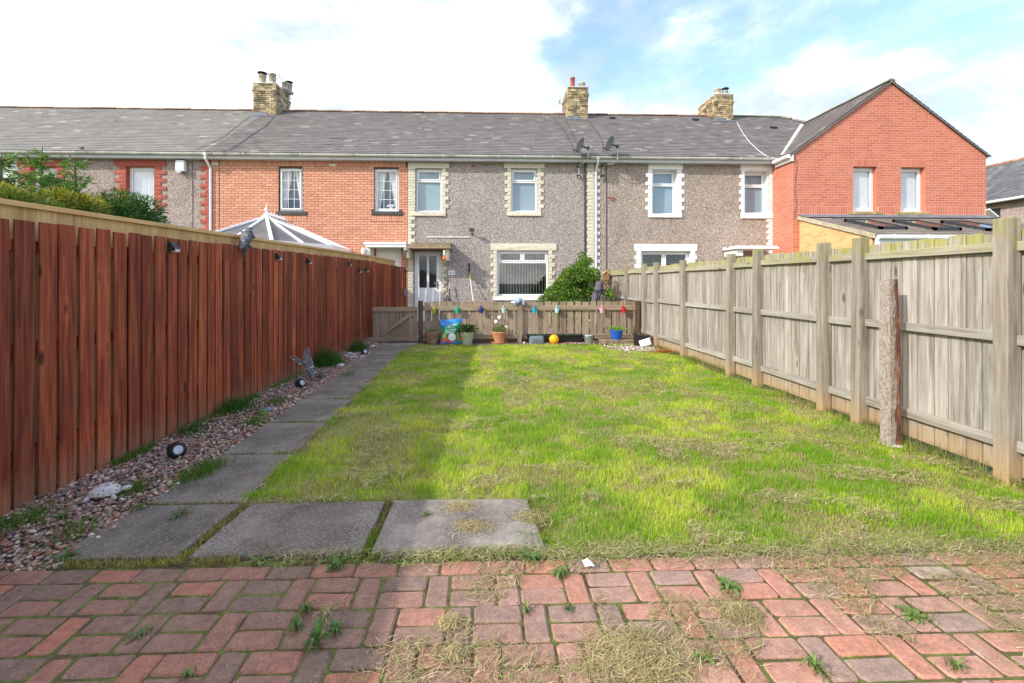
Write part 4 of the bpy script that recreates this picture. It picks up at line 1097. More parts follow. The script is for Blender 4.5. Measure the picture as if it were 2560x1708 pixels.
# --- pebbledash house with red-painted stone
hB = thing('terraced_house', 'grey pebbledash house with red painted stone blocks round its windows', 'house')
w1, w2 = rect(78.7, 142.7, 417, 526), rect(316.5, 386, 416, 527)
wall_grid(hB, X[1], X[2]-.004, 0, WALLTOP, [w1, w2], 'peb3')
window(hB, *w1, fill='net', rec=.12); window(hB, *w2, fill='net', rec=.12)
for w_ in (w1, w2):
    a, b, c, d = w_; MB().box(a-.001, a+.004, YF-.004, YF+.12, c, d).box(b-.004, b+.001, YF-.004, YF+.12, c, d).box(a, b, YF-.004, YF+.12, d-.004, d+.001).build('reveal', 'redp', hB)
surround(hB, 'redp', *w1, (fx(43.5), fx(171), fz(400.5, 100)), (w1[0]-.12, w1[1]+.12, w1[2]-.13), .36, .20, 11)
surround(hB, 'redp', *w2, (fx(287.4), fx(415.6), fz(401, 350)), (w2[0]-.17, w2[1]+.10, w2[2]-.13), .35, .20, 11)
quoins(hB, 'redp', fx(526), fx(514), fx(501), 0.3, WALLTOP-.02, 37, True)
roof(hB, X[1], X[2]-.003, 'slate_l'); eaves(hB, X[1], X[2]); downpipe(hB, 528.5)
fl = MB().box(fx(446.5), fx(468.5), YF-.16, YF-.02, fz(431, 457), fz(404, 457), bev=.015).box(fx(449), fx(458), YF-.14, YF-.06, fz(434, 457), fz(431, 457)).build('boiler_flue', 'upvc', hB)
MB().tube([(fx(482), YF-.012, .3), (fx(482), YF-.012, WALLTOP)], .006, 5).build('cable', 'iron', hB)
MB().box(fx(211), fx(229), YF-.012, YF, fz(412, 220), fz(408, 220)).build('air_brick', 'redp', hB)
# --- orange brick house
hC = thing('terraced_house', 'orange brick house with white latticed windows behind the conservatory', 'house')
c1, c2 = rect(696.4, 757, 419, 528.5), rect(934.8, 997, 420.7, 528.7); cdoor = rect(937.5, 1003.5, 618, 770)
cdoor = (cdoor[0], cdoor[1], .1, cdoor[3])
wall_grid(hC, X[2], X[3]-.004, 0, WALLTOP, [c1, c2, cdoor], 'mortar_dark')
zb = fz(416, 770); sold = []
u = X[2]+.01
while u < X[3]-.08: sold.append((u, u+.063, zb, WALLTOP-.005)); u += .0745
sills = []
for w_ in (c1, c2):
    a, b = w_[0]-.06, w_[1]+.12; sills.append((a, b, w_[2]-.115, w_[2])); MB().box(a, b, YF-.045, YF+.08, w_[2]-.11, w_[2]-.002, bev=.006).build('sill', 'slatesill', hC)
    u = a
    while u < b-.02: sold.append((u, u+.063, w_[2]-.305, w_[2]-.125)); u += .0745
    sills.append((a, b, w_[2]-.31, w_[2]))
bricks(hC, 'orange', X[2]+.005, X[3]-.012, zb-.0755*62, zb-.008, [c1, c2, cdoor]+sills, extra=sold)
window(hC, *c1, grid=(3, 4), fill='drapes', tilt=.05); window(hC, *c2, grid=(3, 4), fill='drapes')
MB().blob(((c2[0]+c2[1])/2+.1, YF+.23, c2[2]+.20), (.17, .05, .05), 12, 6).box((c2[0]+c2[1])/2+.06, (c2[0]+c2[1])/2+.14, YF+.2, YF+.26, c2[2]+.02, c2[2]+.18).build('ornament', 'curtain', hC)
dr = MB().box(cdoor[0]+.01, cdoor[1]-.01, YF+.06, YF+.10, .1, cdoor[3]-.02).build('door', 'upvc', hC)
for k in range(7): MB().box(cdoor[0]+.06, cdoor[1]-.06, YF+.05, YF+.06, cdoor[3]-.35-k*.27, cdoor[3]-.13-k*.27, bev=.006).build('door_panel', 'upvc', dr)
cn = MB().box(WX(909, 13.4), WX(1016, 13.4), 13.38, YF, 2.51, 2.585, bev=.01).box(WX(914, 13.4), WX(1016, 13.4), 13.40, YF, 2.44, 2.505, bev=.005).build('canopy', 'upvc', hC)
MB().box(WX(915, 13.5), WX(925, 13.5), 13.5, YF, 2.02, 2.44, bev=.008).build('canopy_bracket', 'upvc', cn)
MB().lathe([(.02, -.18), (.055, -.14), (.075, 0), (.06, .06), (.02, .09)], 12, (WX(910, 13.5), 13.45, 2.34)).build('lamp', 'whitep', cn, smooth=True)
for px, py in ((831, 413), (539, 410)):
    MB().box(fx(px-9), fx(px+9), YF-.014, YF, fz(py+3.5, px), fz(py-3.5, px), bev=.003).build('air_brick', 'cream', hC)
roof(hC, X[2], X[3]-.003, 'slate'); eaves(hC, X[2], X[3])
MB().tube([(fx(548), YF-.012, 1.0), (fx(548), YF-.012, WALLTOP)], .007, 5).build('cable', 'iron', hC)
# --- number 63, cream stone
hD = thing('terraced_house', 'grey pebbledash house with cream stone blocks and a white door behind the picket fence', 'house')
d1, d2 = rect(1039.5, 1105, 421.5, 530.4), rect(1277.8, 1343, 421.5, 530.4); dg = rect(1243, 1371, 626.5, 740); dd = rect(1036, 1103, 629, 770); dd = (dd[0], dd[1], .25, dd[3])
wall_grid(hD, X[3], X[4]-.004, 0, WALLTOP, [d1, d2, dg, dd], 'peb1')
tr = fz(452.5, 1070); window(hD, *d1, transom=tr); window(hD, *d2, transom=tr)
window(hD, *dg, transom=fz(656, 1306), mull=fx(1306.5), fill='vertical')
surround(hD, 'cream', *d1, (fx(1020.5), fx(1123), fz(407.5, 1070)), (fx(1028.6), fx(1114.4), fz(540.5, 1070)), .20, .115, 11, left=False)
surround(hD, 'cream', *d2, (fx(1260), fx(1361), fz(408.5, 1310)), (fx(1267.6), fx(1352.7), fz(540.5, 1310)), .20, .115, 11)
surround(hD, 'cream', *dg, (fx(1226.4), fx(1391), fz(609, 1306)), (fx(1232), fx(1372), fz(751.5, 1306)), .20, .115, 11)
MB().box(fx(1233.5), fx(1370), YF-.055, YF+.09, fz(751, 1300), fz(742, 1300), bev=.006).build('sill', 'whitep', hD)
quoins(hD, 'cream', fx(1020.3), fx(1038), fx(1038.5), fz(541, 1030), fz(417.5, 1030), 18, True)
quoins(hD, 'cream', fx(1020.3), fx(1029), fx(1037.5), fz(616, 1030), fz(541.5, 1030), 8, True)
quoins(hD, 'cream', fx(1020.3), fx(1033), fx(1034), .2, fz(631, 1030), 22, True)
quoins(hD, 'cream', dd[1]+.004, dd[1]+.085, dd[1]+.16, .2, fz(650, 1110), 18, True)
quoins(hD, 'cream', fx(1484.5), fx(1468.5), fx(1466.0), .2, WALLTOP-.02, 46, True)
# door
fr = MB(); bars(fr, dd[0], dd[1], dd[2], dd[3], YF+.05, YF+.12, .06); fr = fr.build('door_frame', 'upvc', hD)
x0, x1, z0, z1 = dd[0]+.064, dd[1]-.064, dd[2]+.02, dd[3]-.064; xm = (x0+x1)/2
door = MB(); zg0, zg1 = fz(719.7, 1068), fz(639, 1068); gl = [(fx(1047.5), fx(1066.6)), (fx(1072), fx(1091))]
us = [x0, gl[0][0], gl[0][1], gl[1][0], gl[1][1], x1]
for k in (0, 2, 4): door.box(us[k], us[k+1], YF+.06, YF+.10, zg0, zg1)
door.box(x0, x1, YF+.06, YF+.10, z0, zg0).box(x0, x1, YF+.06, YF+.10, zg1, z1); door = door.build('door', 'upvc', hD)
for a, b in gl:
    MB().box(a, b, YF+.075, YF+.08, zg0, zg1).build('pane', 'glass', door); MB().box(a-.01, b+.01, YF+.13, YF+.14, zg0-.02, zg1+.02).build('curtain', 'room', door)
    b2 = MB(); bars(b2, a-.012, b+.012, zg0-.012, zg1+.012, YF+.05, YF+.062, .013, .003); b2.build('bead', 'upvc', door)
    b2 = MB(); bars(b2, a+.03, b-.03, z0+.12, zg0-.19, YF+.048, YF+.062, .02, .004); b2.box(a+.05, b-.05, YF+.054, YF+.062, z0+.14, zg0-.21); b2.build('door_panel', 'upvc', door)
hx_ = x1-.05; hz_ = fz(712, 1095)
MB().box(hx_-.016, hx_+.016, YF+.045, YF+.06, hz_-.13, hz_+.11, bev=.004).build('handle', 'black', door)
MB().tube([(hx_, YF+.04, hz_+.04), (hx_, YF+.0, hz_+.04), (hx_-.11, YF+.0, hz_+.045)], .011, 8).build('handle', 'steel', door)
MT['canopywood'] = plain('canopy_timber', (.36, .25, .15), .8, var=.2, dirt=(.20, .15, .09)); MT['felt'] = plain('mossy_canopy_top', (.20, .16, .10), .95, var=.5, scale=16, dirt=(.32, .28, .18), bstr=.8)
ya = 13.30; xa, xb = WX(1016.5, ya), WX(1127.5, ya)
cn = MB().box(xa+.006, xb, ya, YF, 2.40, 2.455, bev=.006).build('canopy', 'canopywood', hD)
MB().add([(xa+.01, ya+.01, 2.458), (xb-.01, ya+.01, 2.458), (xb-.01, YF-.01, 2.458), (xa+.01, YF-.01, 2.458), (xa+.05, ya+.03, 2.49), (xb-.05, ya+.03, 2.49), (xb-.05, YF-.01, 2.64), (xa+.05, YF-.01, 2.64)], [(0,3,2,1),(4,5,6,7),(0,1,5,4),(1,2,6,5),(2,3,7,6),(3,0,4,7)]).build('canopy_top', 'felt', cn)
for px in (1020, 1118): 
    bx = WX(px, 13.45); MB().box(bx-.05, bx+.05, 13.42, YF-.03, 2.05 if px > 1100 else 2.12, 2.395, bev=.012).build('canopy_bracket', 'cream', cn)
MB().box(fx(1066), fx(1176), YF-.03, YF-.004, fz(594.3, 1120), fz(592.0, 1120), bev=.004).build('conduit', 'upvc', hD)
MB().box(fx(1192.5)-.17, fx(1200.5)-.18, YF-.012, YF, fz(418, 1191), fz(412, 1191)).build('air_brick', 'redclay', hD)
downpipe(hD, 1488.7)
MB().tube([(fx(1462), YF-.03, .3), (fx(1462), YF-.03, WALLTOP-.1)], .022, 8).build('pipe', 'iron', hD)
roof(hD, X[3], X[4]-.003, 'slate'); eaves(hD, X[3], X[4])
# --- white stone house
hE = thing('terraced_house', 'pebbledash house with bright white stone blocks beside the red brick gable', 'house')
e1, e2 = rect(1630.7, 1693, 424, 535.5), rect(1861, 1920.5, 427.5, 533.5); eg = rect(1602.3, 1726.5, 628, 745)
wall_grid(hE, X[4], XE, 0, WALLTOP, [e1, e2, eg], 'peb2', depth=.2)
window(hE, *e1, transom=fz(461, 1660), rec=.20); window(hE, *e2, transom=fz(464, 1890), rec=.20); window(hE, *eg, mull=fx(1664), fill='venetian', rec=.15)
for w_ in (e1, e2, eg):
    a, b, c, d = w_; MB().box(a-.001, a+.004, YF-.004, YF+.2, c, d).box(b-.004, b+.001, YF-.004, YF+.2, c, d).box(a, b, YF-.004, YF+.2, d-.004, d+.001).build('reveal', 'whitep', hE)
surround(hE, 'whitep', *e1, (fx(1620.5), fx(1706.3), fz(410.8, 1660)), (fx(1620.5), fx(1704), fz(544.5, 1660)), .215, .135, 11)
surround(hE, 'whitep', *e2, (fx(1850.5), fx(1930.8), fz(413.6, 1890)), (fx(1851.3), fx(1930.8), fz(547, 1890)), .17, .105, 11, right=False)
quoins(hE, 'whitep', fx(1930.8), fx(1922.5), fx(1921.5), e2[2], e2[3], 11, True)
surround(hE, 'whitep', *eg, (fx(1585.8), fx(1742.5), fz(610.5, 1664)), (eg[0]-.1, eg[1]+.1, eg[2]-.12), .20, .14, 11)
quoins(hE, 'whitep', fx(1491.8), fx(1493), fx(1499), .2, WALLTOP-.04, 46, True)
quoins(hE, 'whitep', fx(1930.8), fx(1921.5), fx(1916), .3, fz(548, 1925), 34, True)
MB().tube([(fx(1516), YF-.012, .3), (fx(1516), YF-.012, WALLTOP-.02)], .010, 6).build('pipe', 'iron', hE)
ya = 13.2; xa, xb = WX(1838, ya), WX(1951, ya)
cn = MB().box(xa, xb-.02, ya, YF-.03, 2.40, 2.46, bev=.01).box(xa+.05, xb-.06, ya+.03, YF-.03, 2.462, 2.50, bev=.008).build('canopy', 'whitep', hE)
MB().box(xa+.08, xa+.30, ya+.1, YF-.02, 2.20, 2.395, bev=.01).build('canopy_bracket', 'whitep', cn)
rfE = roof(hE, X[4], fx(1930), 'slate', None); eaves(hE, X[4], XE-.02)
for px, py in ((1531, 298), (1739, 302), (1934, 322)):
    # flush roof vents
    Yv = 16.4
    for _ in range(30): Yv += (WZ(py, WX(px, Yv), Yv)-(EZ+SL*(Yv-EY)))*(-.9 if False else .8)
    Yv = min(max(Yv, 14), 17.5); xv = WX(px, Yv)
    MB().obox((xv, Yv, EZ+SL*(Yv-EY)+.045), (.20, .16, .06), Matrix.Rotation(math.atan(SL), 3, 'X')).build('roof_vent', 'black', rfE)

chimney(hB, 632.5, 691, 207, 287, [(656, .125, .36, 'clay', True, 17.3), (681, .125, .42, 'clay', False, 17.3), (712, .11, .30, 'clay', False, 17.75), (723, .11, .34, 'clay', True, 18.0)], side='r', yb=18.25)
chimney(hD, 1419.5, 1470.6, 217, 298, [(1431.5, .085, .43, 'redclay', False, 17.3), (1455, .12, .25, 'clay', False, 17.35)], side='l')
chimney(hE, 1785.5, 1833, 235, 304, [(1794, .115, .27, 'clay', False, 17.3), (1813, .10, .20, 'clay', True, 17.3)], side='l', yb=18.4)

# ================================================================== RED BRICK GABLE HOUSE
YG = 13.06; XG0, XG1 = WX(1981, YG), WX(2465, YG); XA = WX(2225.5, YG); ZA = WZ(205, XA, YG); ZE = WZ(384, XG0, YG)
hF = thing('gable_house', 'red brick house with a pointed gable and a lean-to extension at the right end', 'house')
g1, g2 = rect(2132.5, 2193, 416, 528.5, YG), rect(2252.3, 2313.4, 418, 530, YG)
mb = MB(); 
zs = [0, g1[2], g2[2], g1[3], g2[3], ZE]; zs = sorted(set(zs)); us = sorted({XG0, XG1, g1[0], g1[1], g2[0], g2[1]})
for a, b in zip(us, us[1:]):
    for c, d in zip(zs, zs[1:]):
        if any(h[0] < (a+b)/2 < h[1] and h[2] < (c+d)/2 < h[3] for h in (g1, g2)): continue
        mb.quad((a, YG, c), (b, YG, c), (b, YG, d), (a, YG, d))
mb.quad((XG0, YG, ZE), (XG1, YG, ZE), (XA, YG, ZA))
for a, b, c, d in (g1, g2):
    Z = YG+.3
    mb.quad((a, YG, c), (a, YG, d), (a, Z, d), (a, Z, c)); mb.quad((b, YG, d), (b, YG, c), (b, Z, c), (b, Z, d)); mb.quad((a, YG, d), (b, YG, d), (b, Z, d), (a, Z, d)); mb.quad((b, YG, c), (a, YG, c), (a, Z, c), (b, Z, c))
mb.quad((XG0, YG, 0), (XG0, YG, ZE), (XG0, 21, ZE), (XG0, 21, 0)); mb.quad((XG1, YG, ZE), (XG1, YG, 0), (XG1, 21, 0), (XG1, 21, ZE))
mb.build('wall', 'mortar_pink', hF)
tl = (ZA-ZE)/(XA-XG0); trr = (ZA-ZE)/(XG1-XA)
lim = lambda z: (XG0+.004 if z < ZE else XG0+(z-ZE)/tl+.01, XG1-.004 if z < ZE else XG1-(z-ZE)/trr-.01)
ext = []; hh = [g1, g2]
for w_ in (g1, g2):
    zt_ = .1+.0725*math.ceil((w_[3]+.205-.1)/.0725)-.001; hh.append((w_[0]-.03, w_[1]+.03, w_[3]-.001, zt_)); u = w_[0]-.03
    while u < w_[1]+.02: ext.append((u, u+.063, w_[3]+.006, zt_-.012)); u += .0715
    MB().box(w_[0]-.14, w_[1]+.13, YG-.035, YG+.3, w_[2]-.10, w_[2]-.004, bev=.012).build('sill', 'sandsill', hF)
zb0, zb1 = fz(536.5, 2230, YG), .1+.0725*math.ceil((fz(521, 2230, YG)-.1)/.0725)-.001; u = WX(2000, YG); hh.append((u, XG1, zb0-.02, zb1))
while u < XG1-.08:
    if not any(w_[0]-.05 < u+.03 < w_[1]+.05 for w_ in (g1, g2)): ext.append((u, u+.060, zb0+.005, zb1-.012))
    u += .0715
hh.append((WX(1999, YG), XG1, 0, zb0))
bricks(hF, 'redbrick', XG0+.004, XG1-.004, .1, ZA-.05, hh, Y=YG, course=.0725, pitch=.2095, lim=lim, extra=ext, proud=.0012, gap=.0105, nind=300, keyz=4.2)
bricks(hF, 'redbrick', YG+.008, YF+.3, .3, ZE, [], Y=XG0, course=.0725, pitch=.2095, nind=0, axis='y', proud=.0012, gap=.0105)
for w_, fl_ in ((g1, 'blindpale'), (g2, 'blindpale')):
    window(hF, w_[0]+.0, w_[1]-.0, w_[2]+.03, w_[3]-.005, Y=YG, rec=.15, fill=fl_)
    a, b, c, d = w_; MB().box(a-.001, a+.004, YG-.001, YG+.15, c, d).box(b-.004, b+.001, YG-.001, YG+.15, c, d).box(a, b, YG-.001, YG+.15, d-.004, d+.001).build('reveal', 'redbrick', hF)
# roof of the cross wing: two pitched planes running back
OV = .10
def wing(mat='slate'):
    rf = MB()
    zl, zr = ZE-OV*tl, ZE-OV*trr; yb = 21.2; y0 = YG-.06
    rf.add([(XG0-OV, y0, zl+.02), (XA, y0, ZA+.02), (XA, yb, ZA+.02), (XG0-OV, yb, zl+.02), (XG1+OV, y0, zr+.02), (XG1+OV, yb, zr+.02),
            (XG0-OV, y0, zl-.03), (XA, y0, ZA-.04), (XG1+OV, y0, zr-.03)], [(0, 1, 2, 3), (1, 4, 5, 2), (0, 6, 7, 1), (1, 7, 8, 4)])
    rf = rf.build('roof', mat, hF); mb = MB()
    for sgn in (-1, 1):
        xe = XG0-OV if sgn < 0 else XG1+OV; ze = zl if sgn < 0 else zr; t = tl if sgn < 0 else trr
        L = abs(XA-xe)/math.cos(math.atan(t)); cs, sn = math.cos(math.atan(t)), math.sin(math.atan(t)); e, w_ = .155, .255
        for r_ in range(int(L/e)):
            s0, s1 = r_*e, r_*e+e+.04; y = y0+(w_/2 if r_ % 2 else 0)-w_
            while y < yb:
                a, b = max(y+.002, y0), min(y+w_-.002, yb)
                if b-a > .03:
                    P = lambda yy, s, q: (xe-sgn*(s*cs-q*sn), yy, ze+.03+s*sn+q*cs)
                    d = rnd.uniform(0, .004); vs = [P(a, s0, .017+d), P(b, s0, .017+d), P(b, s1, .003), P(a, s1, .003), P(a, s0, -.004), P(b, s0, -.004)]
                    mb.add(vs, [(0, 3, 2, 1), (0, 1, 5, 4)] if sgn < 0 else [(0, 1, 2, 3), (4, 5, 1, 0)])
                y += w_
    stuff(mb.build('slates', mat, rf))
    rt = MB(); vs = []
    for yy in (0, .44):
        for q in range(7): a = math.pi*q/6; vs.append((-.11*math.cos(a), yy, .07*math.sin(a)))
    rt.add(vs, [(q, q+1, q+8, q+7) for q in range(6)]+[tuple(range(7)), tuple(range(13, 6, -1))]); rm_ = rt.mesh('ridge_tile', 'ridgegrey')
    y = y0
    while y < 20: link('ridge_tile', rm_, rf, (XA, y, ZA+.01+rnd.uniform(-.004, .006))); y += .45
    return rf
wing()
roofF = roof(hF, fx(1930)+.003, 40, 'slate', hip=(WX(1950, RY), .75), ridgemat='ridgegrey')
# valley lead
mb = MB(); xe = XG0-OV
def val(Y, off): 
    z = EZ+SL*(Y-EY)+.03; x = xe+(z-(ZE-OV*tl))/tl; return x, Y, z
p0, p1 = val(13.72, 0), val(16.7, 0)
mb.quad((p0[0]-.10, p0[1]+.0, p0[2]+.02), (p0[0]+.02, p0[1]-.03, p0[2]+.035), (p1[0]+.02, p1[1]-.03, p1[2]+.035), (p1[0]-.16, p1[1], p1[2]+.02)); mb.build('valley_flashing', 'mortarfl', hF)
mb = MB(); gx_ = XG0-OV-.045; mb.tube([(gx_, YG-.06, ZE-OV*tl-.02), (gx_, 13.72, ZE-OV*tl-.02)], .058, 12); mb.build('gutter', 'upvc', hF)
MB().box(XG0-.075, XG0-.012, YG-.05, 13.76, ZE-OV*tl-.16, ZE-OV*tl-.03, bev=.004).build('fascia', 'upvc', hF)
MB().box(XG0-.03, XG0-.004, YG-.06, YG-.02, ZE-OV*tl-.16, ZE-.01).build('bargeboard', 'upvc', hF)
MB().tube([(XG1+.06, YG+.3, ZE-.3), (XG1+.30, YG+.3, ZE+.0), (XG1+.42, YG+.3, ZE-.02)], .012, 6).tube([(XG1+.05, YG+.3, ZE-.20), (XG1+.25, YG+.3, ZE+.05)], .01, 6).tube([(XG1+.25, YG+.3, ZE-.12), (XG1+.16, YG+.3, ZE+.09)], .01, 6).build('wall_bracket', 'iron', hF)
# thin cable on the gable
pts = [(WX(px, YG), YG-.014, WZ(py, WX(px, YG), YG)) for px, py in ((1984, 392), (1992, 402), (1991, 425), (1988, 450), (1987, 480), (1991, 510), (1986, 545))]
MB().tube(pts, .005, 5).build('cable', 'iron', hF)
# lean-to extension
XS = WX(1999, YG); YS = WY(2181, XS); ZB = WZ(546.5, XS, YG); ZFt = WZ(590, XS, YS)
mb = MB(); mb.quad((XS, YG, 0), (XS, YS, 0), (XS, YS, ZFt), (XS, YG, ZB)); mb.quad((XS, YS, 0), (XG1, YS, 0), (XG1, YS, ZFt-.1), (XS, YS, ZFt-.1)); mb.quad((XG1, YS, 0), (XG1, YG, 0), (XG1, YG, ZB), (XG1, YS, ZFt))
mb.build('extension_wall', 'mortar_buff', hF)
sl2 = (ZB-ZFt)/(YG-YS)
def lim2(z): return (YS+.003 if z < ZFt-.03 else min(YG, YS+(z-ZFt+.05)/sl2), YG-.003)
bricks(hF, 'buff', YS+.003, YG-.003, 1.4, ZB-.06, [], Y=XS, course=.0745, pitch=.2225, nind=0, axis='y', proud=.004, lim=lim2, name='buff_brick')
zf, zbk, yfr = ZFt-.14*sl2+.03, ZB+.03, YS-.14
P = lambda x, y, o=0: (x, y, zf+(zbk-zf)*(y-yfr)/(YG-yfr)+o)
mb = MB(); xl, xr = XS-.05, XG1+.02
mb.add([P(xl, yfr), P(xr, yfr), P(xr, YG), P(xl, YG), P(xl, yfr, -.05), P(xr, yfr, -.05), P(xr, YG, -.05), P(xl, YG, -.05)], [(0, 1, 2, 3), (0, 4, 5, 1), (0, 3, 7, 4), (7, 6, 5, 4)])
er = mb.build('extension_roof', 'contile', hF)
mb = MB(); e = .21; y = yfr; nrow = 0
while y < YG-.1:
    x = xl+(.15 if nrow % 2 else 0)
    while x < xr:
        b = min(x+.297, xr); mb.add([P(x, y, .032), P(b, y, .032), P(b, min(y+e+.03, YG), .008), P(x, min(y+e+.03, YG), .008), P(x, y, .0), P(b, y, .0)], [(0, 1, 2, 3), (4, 5, 1, 0)]); x += .30
    y += e; nrow += 1
stuff(mb.build('roof_tiles', 'contile', er))
MB().add([P(xl-.01, yfr-.01, .035), P(xl+.06, yfr-.01, .04), P(xl+.06, YG, .04), P(xl-.01, YG, .035), P(xl-.012, yfr-.01, -.06), P(xl-.012, YG, -.06)], [(0, 1, 2, 3), (0, 3, 5, 4)]).build('verge', 'clay', er)
MB().box(XS-.03, XG1, YG-.035, YG-.01, ZB+.02, WZ(536.5, XS, YG), bev=.004).add([P(XS-.03, YG-.22, .05), P(XG1, YG-.22, .05), P(XG1, YG-.01, .09), P(XS-.03, YG-.01, .09)], [(0, 1, 2, 3)]).build('flashing', 'lead', er)
def solveY(px, py, off=.06):
    a, b = yfr, YG
    for _ in range(40):
        mY = (a+b)/2; x_, y_, z_ = P(WX(px, mY), mY, off); d_ = x_*sa+y_*ca; row = HY-F*(z_-H)/d_
        if row > py: a = mY
        else: b = mY
    return (a+b)/2
for i, (a, b, c, d) in enumerate(((2202, 2270, 570.5, 551), (2337, 2405, 572.5, 552.5), (2472, 2543, 575, 554.5))):
    y0_, y1_ = solveY(a, c), solveY((a-54), d); x0_, x1_ = WX(a, y0_), WX(b, y0_)
    fr_ = MB(); Q = lambda x, y, o: P(x, y, o)
    for (p, q, r_, s_) in ((x0_, x0_+.07, y0_, y1_), (x1_-.07, x1_, y0_, y1_), (x0_, x1_, y0_, y0_+.08), (x0_, x1_, y1_-.08, y1_)):
        fr_.add([Q(p, r_, .02), Q(q, r_, .02), Q(q, s_, .02), Q(p, s_, .02), Q(p, r_, .10), Q(q, r_, .10), Q(q, s_, .10), Q(p, s_, .10)], [(4,5,6,7),(0,1,5,4),(1,2,6,5),(2,3,7,6),(3,0,4,7)])
    fo = fr_.build('skylight', 'dish', er)
    MB().add([Q(x0_+.06, y0_+.06, .085), Q(x1_-.06, y0_+.06, .085), Q(x1_-.06, y1_-.06, .085), Q(x0_+.06, y1_-.06, .085)], [(0, 1, 2, 3)]).build('pane', 'glass', fo)
MB().tube([(XS-.02, yfr-.05, zf-.035), (XG1, yfr-.05, zf-.035)], .055, 12).build('gutter', 'upvc', hF)
for k in range(7): MB().tube([(XS+.35+k*.8, yfr-.05, zf-.035), (XS+.38+k*.8, yfr-.05, zf-.035)], .063, 12).build('gutter_bracket', 'upvc', hF)
MB().box(XS+.02, XG1-.02, yfr+.01, yfr+.03, zf-.20, zf-.02).box(XS-.04, XS+.05, yfr-.02, yfr+.03, zf-.30, zf-.05, bev=.005).build('fascia', 'upvc', hF)
MB().box(XS+.05, XS+.55, YS-.02, YS-.004, 1.0, ZFt-.2, bev=.005).build('door_frame', 'upvc', hF)

# --- distant house behind, side on
XH = 23.0
hG = thing('far_house', 'pale pebbledash house with a dark slate roof seen past the right end of the gable', 'house')
zE = 5.14; YW = WY(2468, XH), WY(2501, XH)
wz0, wz1 = WZ(549, XH, YW[0]), WZ(528, XH, YW[0])
mb = MB(); mb.box(XH, XH+8, 12, 34, 0, zE-.02); mb.build('wall', 'peb3', hG)
mb = MB(); mb.quad((XH-.35, 11.8, zE-.1), (XH-.35, 34, zE-.1), (XH+3.6, 34, 7.55), (XH+3.6, 11.8, 7.55)); mb.quad((XH+3.6, 11.8, 7.55), (XH+3.6, 34, 7.55), (XH+8, 34, zE), (XH+8, 11.8, zE))
rfG = mb.build('roof', 'slate_d', hG); mb = MB(); t_ = (7.55-zE+.1)/3.95
for r_ in range(26):
    s0 = r_*.152
    for q in range(90):
        y = 11.8+q*.25+(.125 if r_ % 2 else 0); x0_, x1_ = XH-.35+s0, XH-.35+s0+.19; d = rnd.uniform(.015, .02)
        mb.add([(x0_, y, zE-.1+s0*t_+d), (x0_, y+.245, zE-.1+s0*t_+d), (x1_, y+.245, zE-.1+(s0+.19)*t_+.003), (x1_, y, zE-.1+(s0+.19)*t_+.003), (x0_, y, zE-.1+s0*t_), (x0_, y+.245, zE-.1+s0*t_)], [(0, 3, 2, 1), (0, 1, 5, 4)])
stuff(mb.build('slates', 'slate_d', rfG))
for k in range(30): MB().tube([(XH+3.6, 11.8+k*.75, 7.56), (XH+3.6, 12.53+k*.75, 7.56)], .10, 8).build('ridge_tile', 'ridge', rfG)
MB().tube([(XH-.40, 11.8, zE-.10), (XH-.40, 34, zE-.10)], .06, 10).build('gutter', 'upvc', hG)
fr = MB().box(XH-.02, XH-.004, YW[1], YW[0]+.05, wz0-.9, wz1+.05).build('window', 'room', hG)
MB().obox((XH-.28, (YW[0]+YW[1])/2, (wz0+wz1)/2+.02), (.56, YW[0]-YW[1], .06), Matrix.Rotation(R(38), 3, 'Y')).build('sash', 'upvc', fr)
MB().obox((XH-.295, (YW[0]+YW[1])/2, (wz0+wz1)/2+.065), (.34, (YW[0]-YW[1])*.62, .01), Matrix.Rotation(R(38), 3, 'Y')).build('pane', 'dim', fr)
MB().box(XH-.03, XH-.004, WY(2520, XH), YW[0]+.6, wz1+.12, zE-.35, bev=.01).build('lintel', 'buff', hG)

# ================================================================== CONSERVATORY
cs_ = thing('conservatory', 'white conservatory roof with glazed panels and a crested ridge behind the fence', 'conservatory')
XC = WX(668, 12.8); RZC = WZ(541, XC, 12.75); yR0 = 12.75; xe0, xe1 = XC-1.9, WX(874, YF-.02); ze = WZ(625, xe1, YF)
EV = [(xe1, YF-.02), (xe1, 12.35), (XC+.95, 11.0), (XC-.95, 11.0), (xe0, 12.35), (xe0, YF-.02)]
MT['poly'] = plain('polycarbonate_panel', (.15, .145, .15), .45, var=.2, scale=2, spec=.3, bstr=0)
def rp(f): return Vector((XC, yR0+(YF-.02-yR0)*f, RZC))
def ep(i, f=0):
    a, b = Vector((*EV[i], ze)), Vector((*EV[(i+1) % 6], ze)); return a+(b-a)*f
raf = []
for f in (0, .34, .67, 1): raf.append((ep(0, f), rp(1-f)))
for i in (1, 2, 3):
    for f in (.5, 1): raf.append((ep(i, f), rp(0)))
for f in (.34, .67, 1): raf.append((ep(4, f), rp(f)))
for (a, b), (c, d) in zip(raf, raf[1:]):
    q = [a, c, d] if (b-d).length < .01 else [a, c, d, b]
    off = Vector((0, 0, -.03)); MB().add([x+off for x in q]+[x+off-Vector((0, 0, .02)) for x in q], [tuple(range(len(q))), tuple(range(2*len(q)-1, len(q)-1, -1))]).build('roof_panel', 'poly', cs_)
for i, (a, b) in enumerate(raf):
    d = (b-a); L = d.length; q = d.to_track_quat('X', 'Z'); hip_ = i in (3, 5, 7, 9)
    MB().obox((0, 0, 0), (L, .075 if hip_ else .05, .05), Matrix.Identity(3)).build('rafter', 'upvc', cs_, loc=(a+b)/2, rot=q.to_euler())
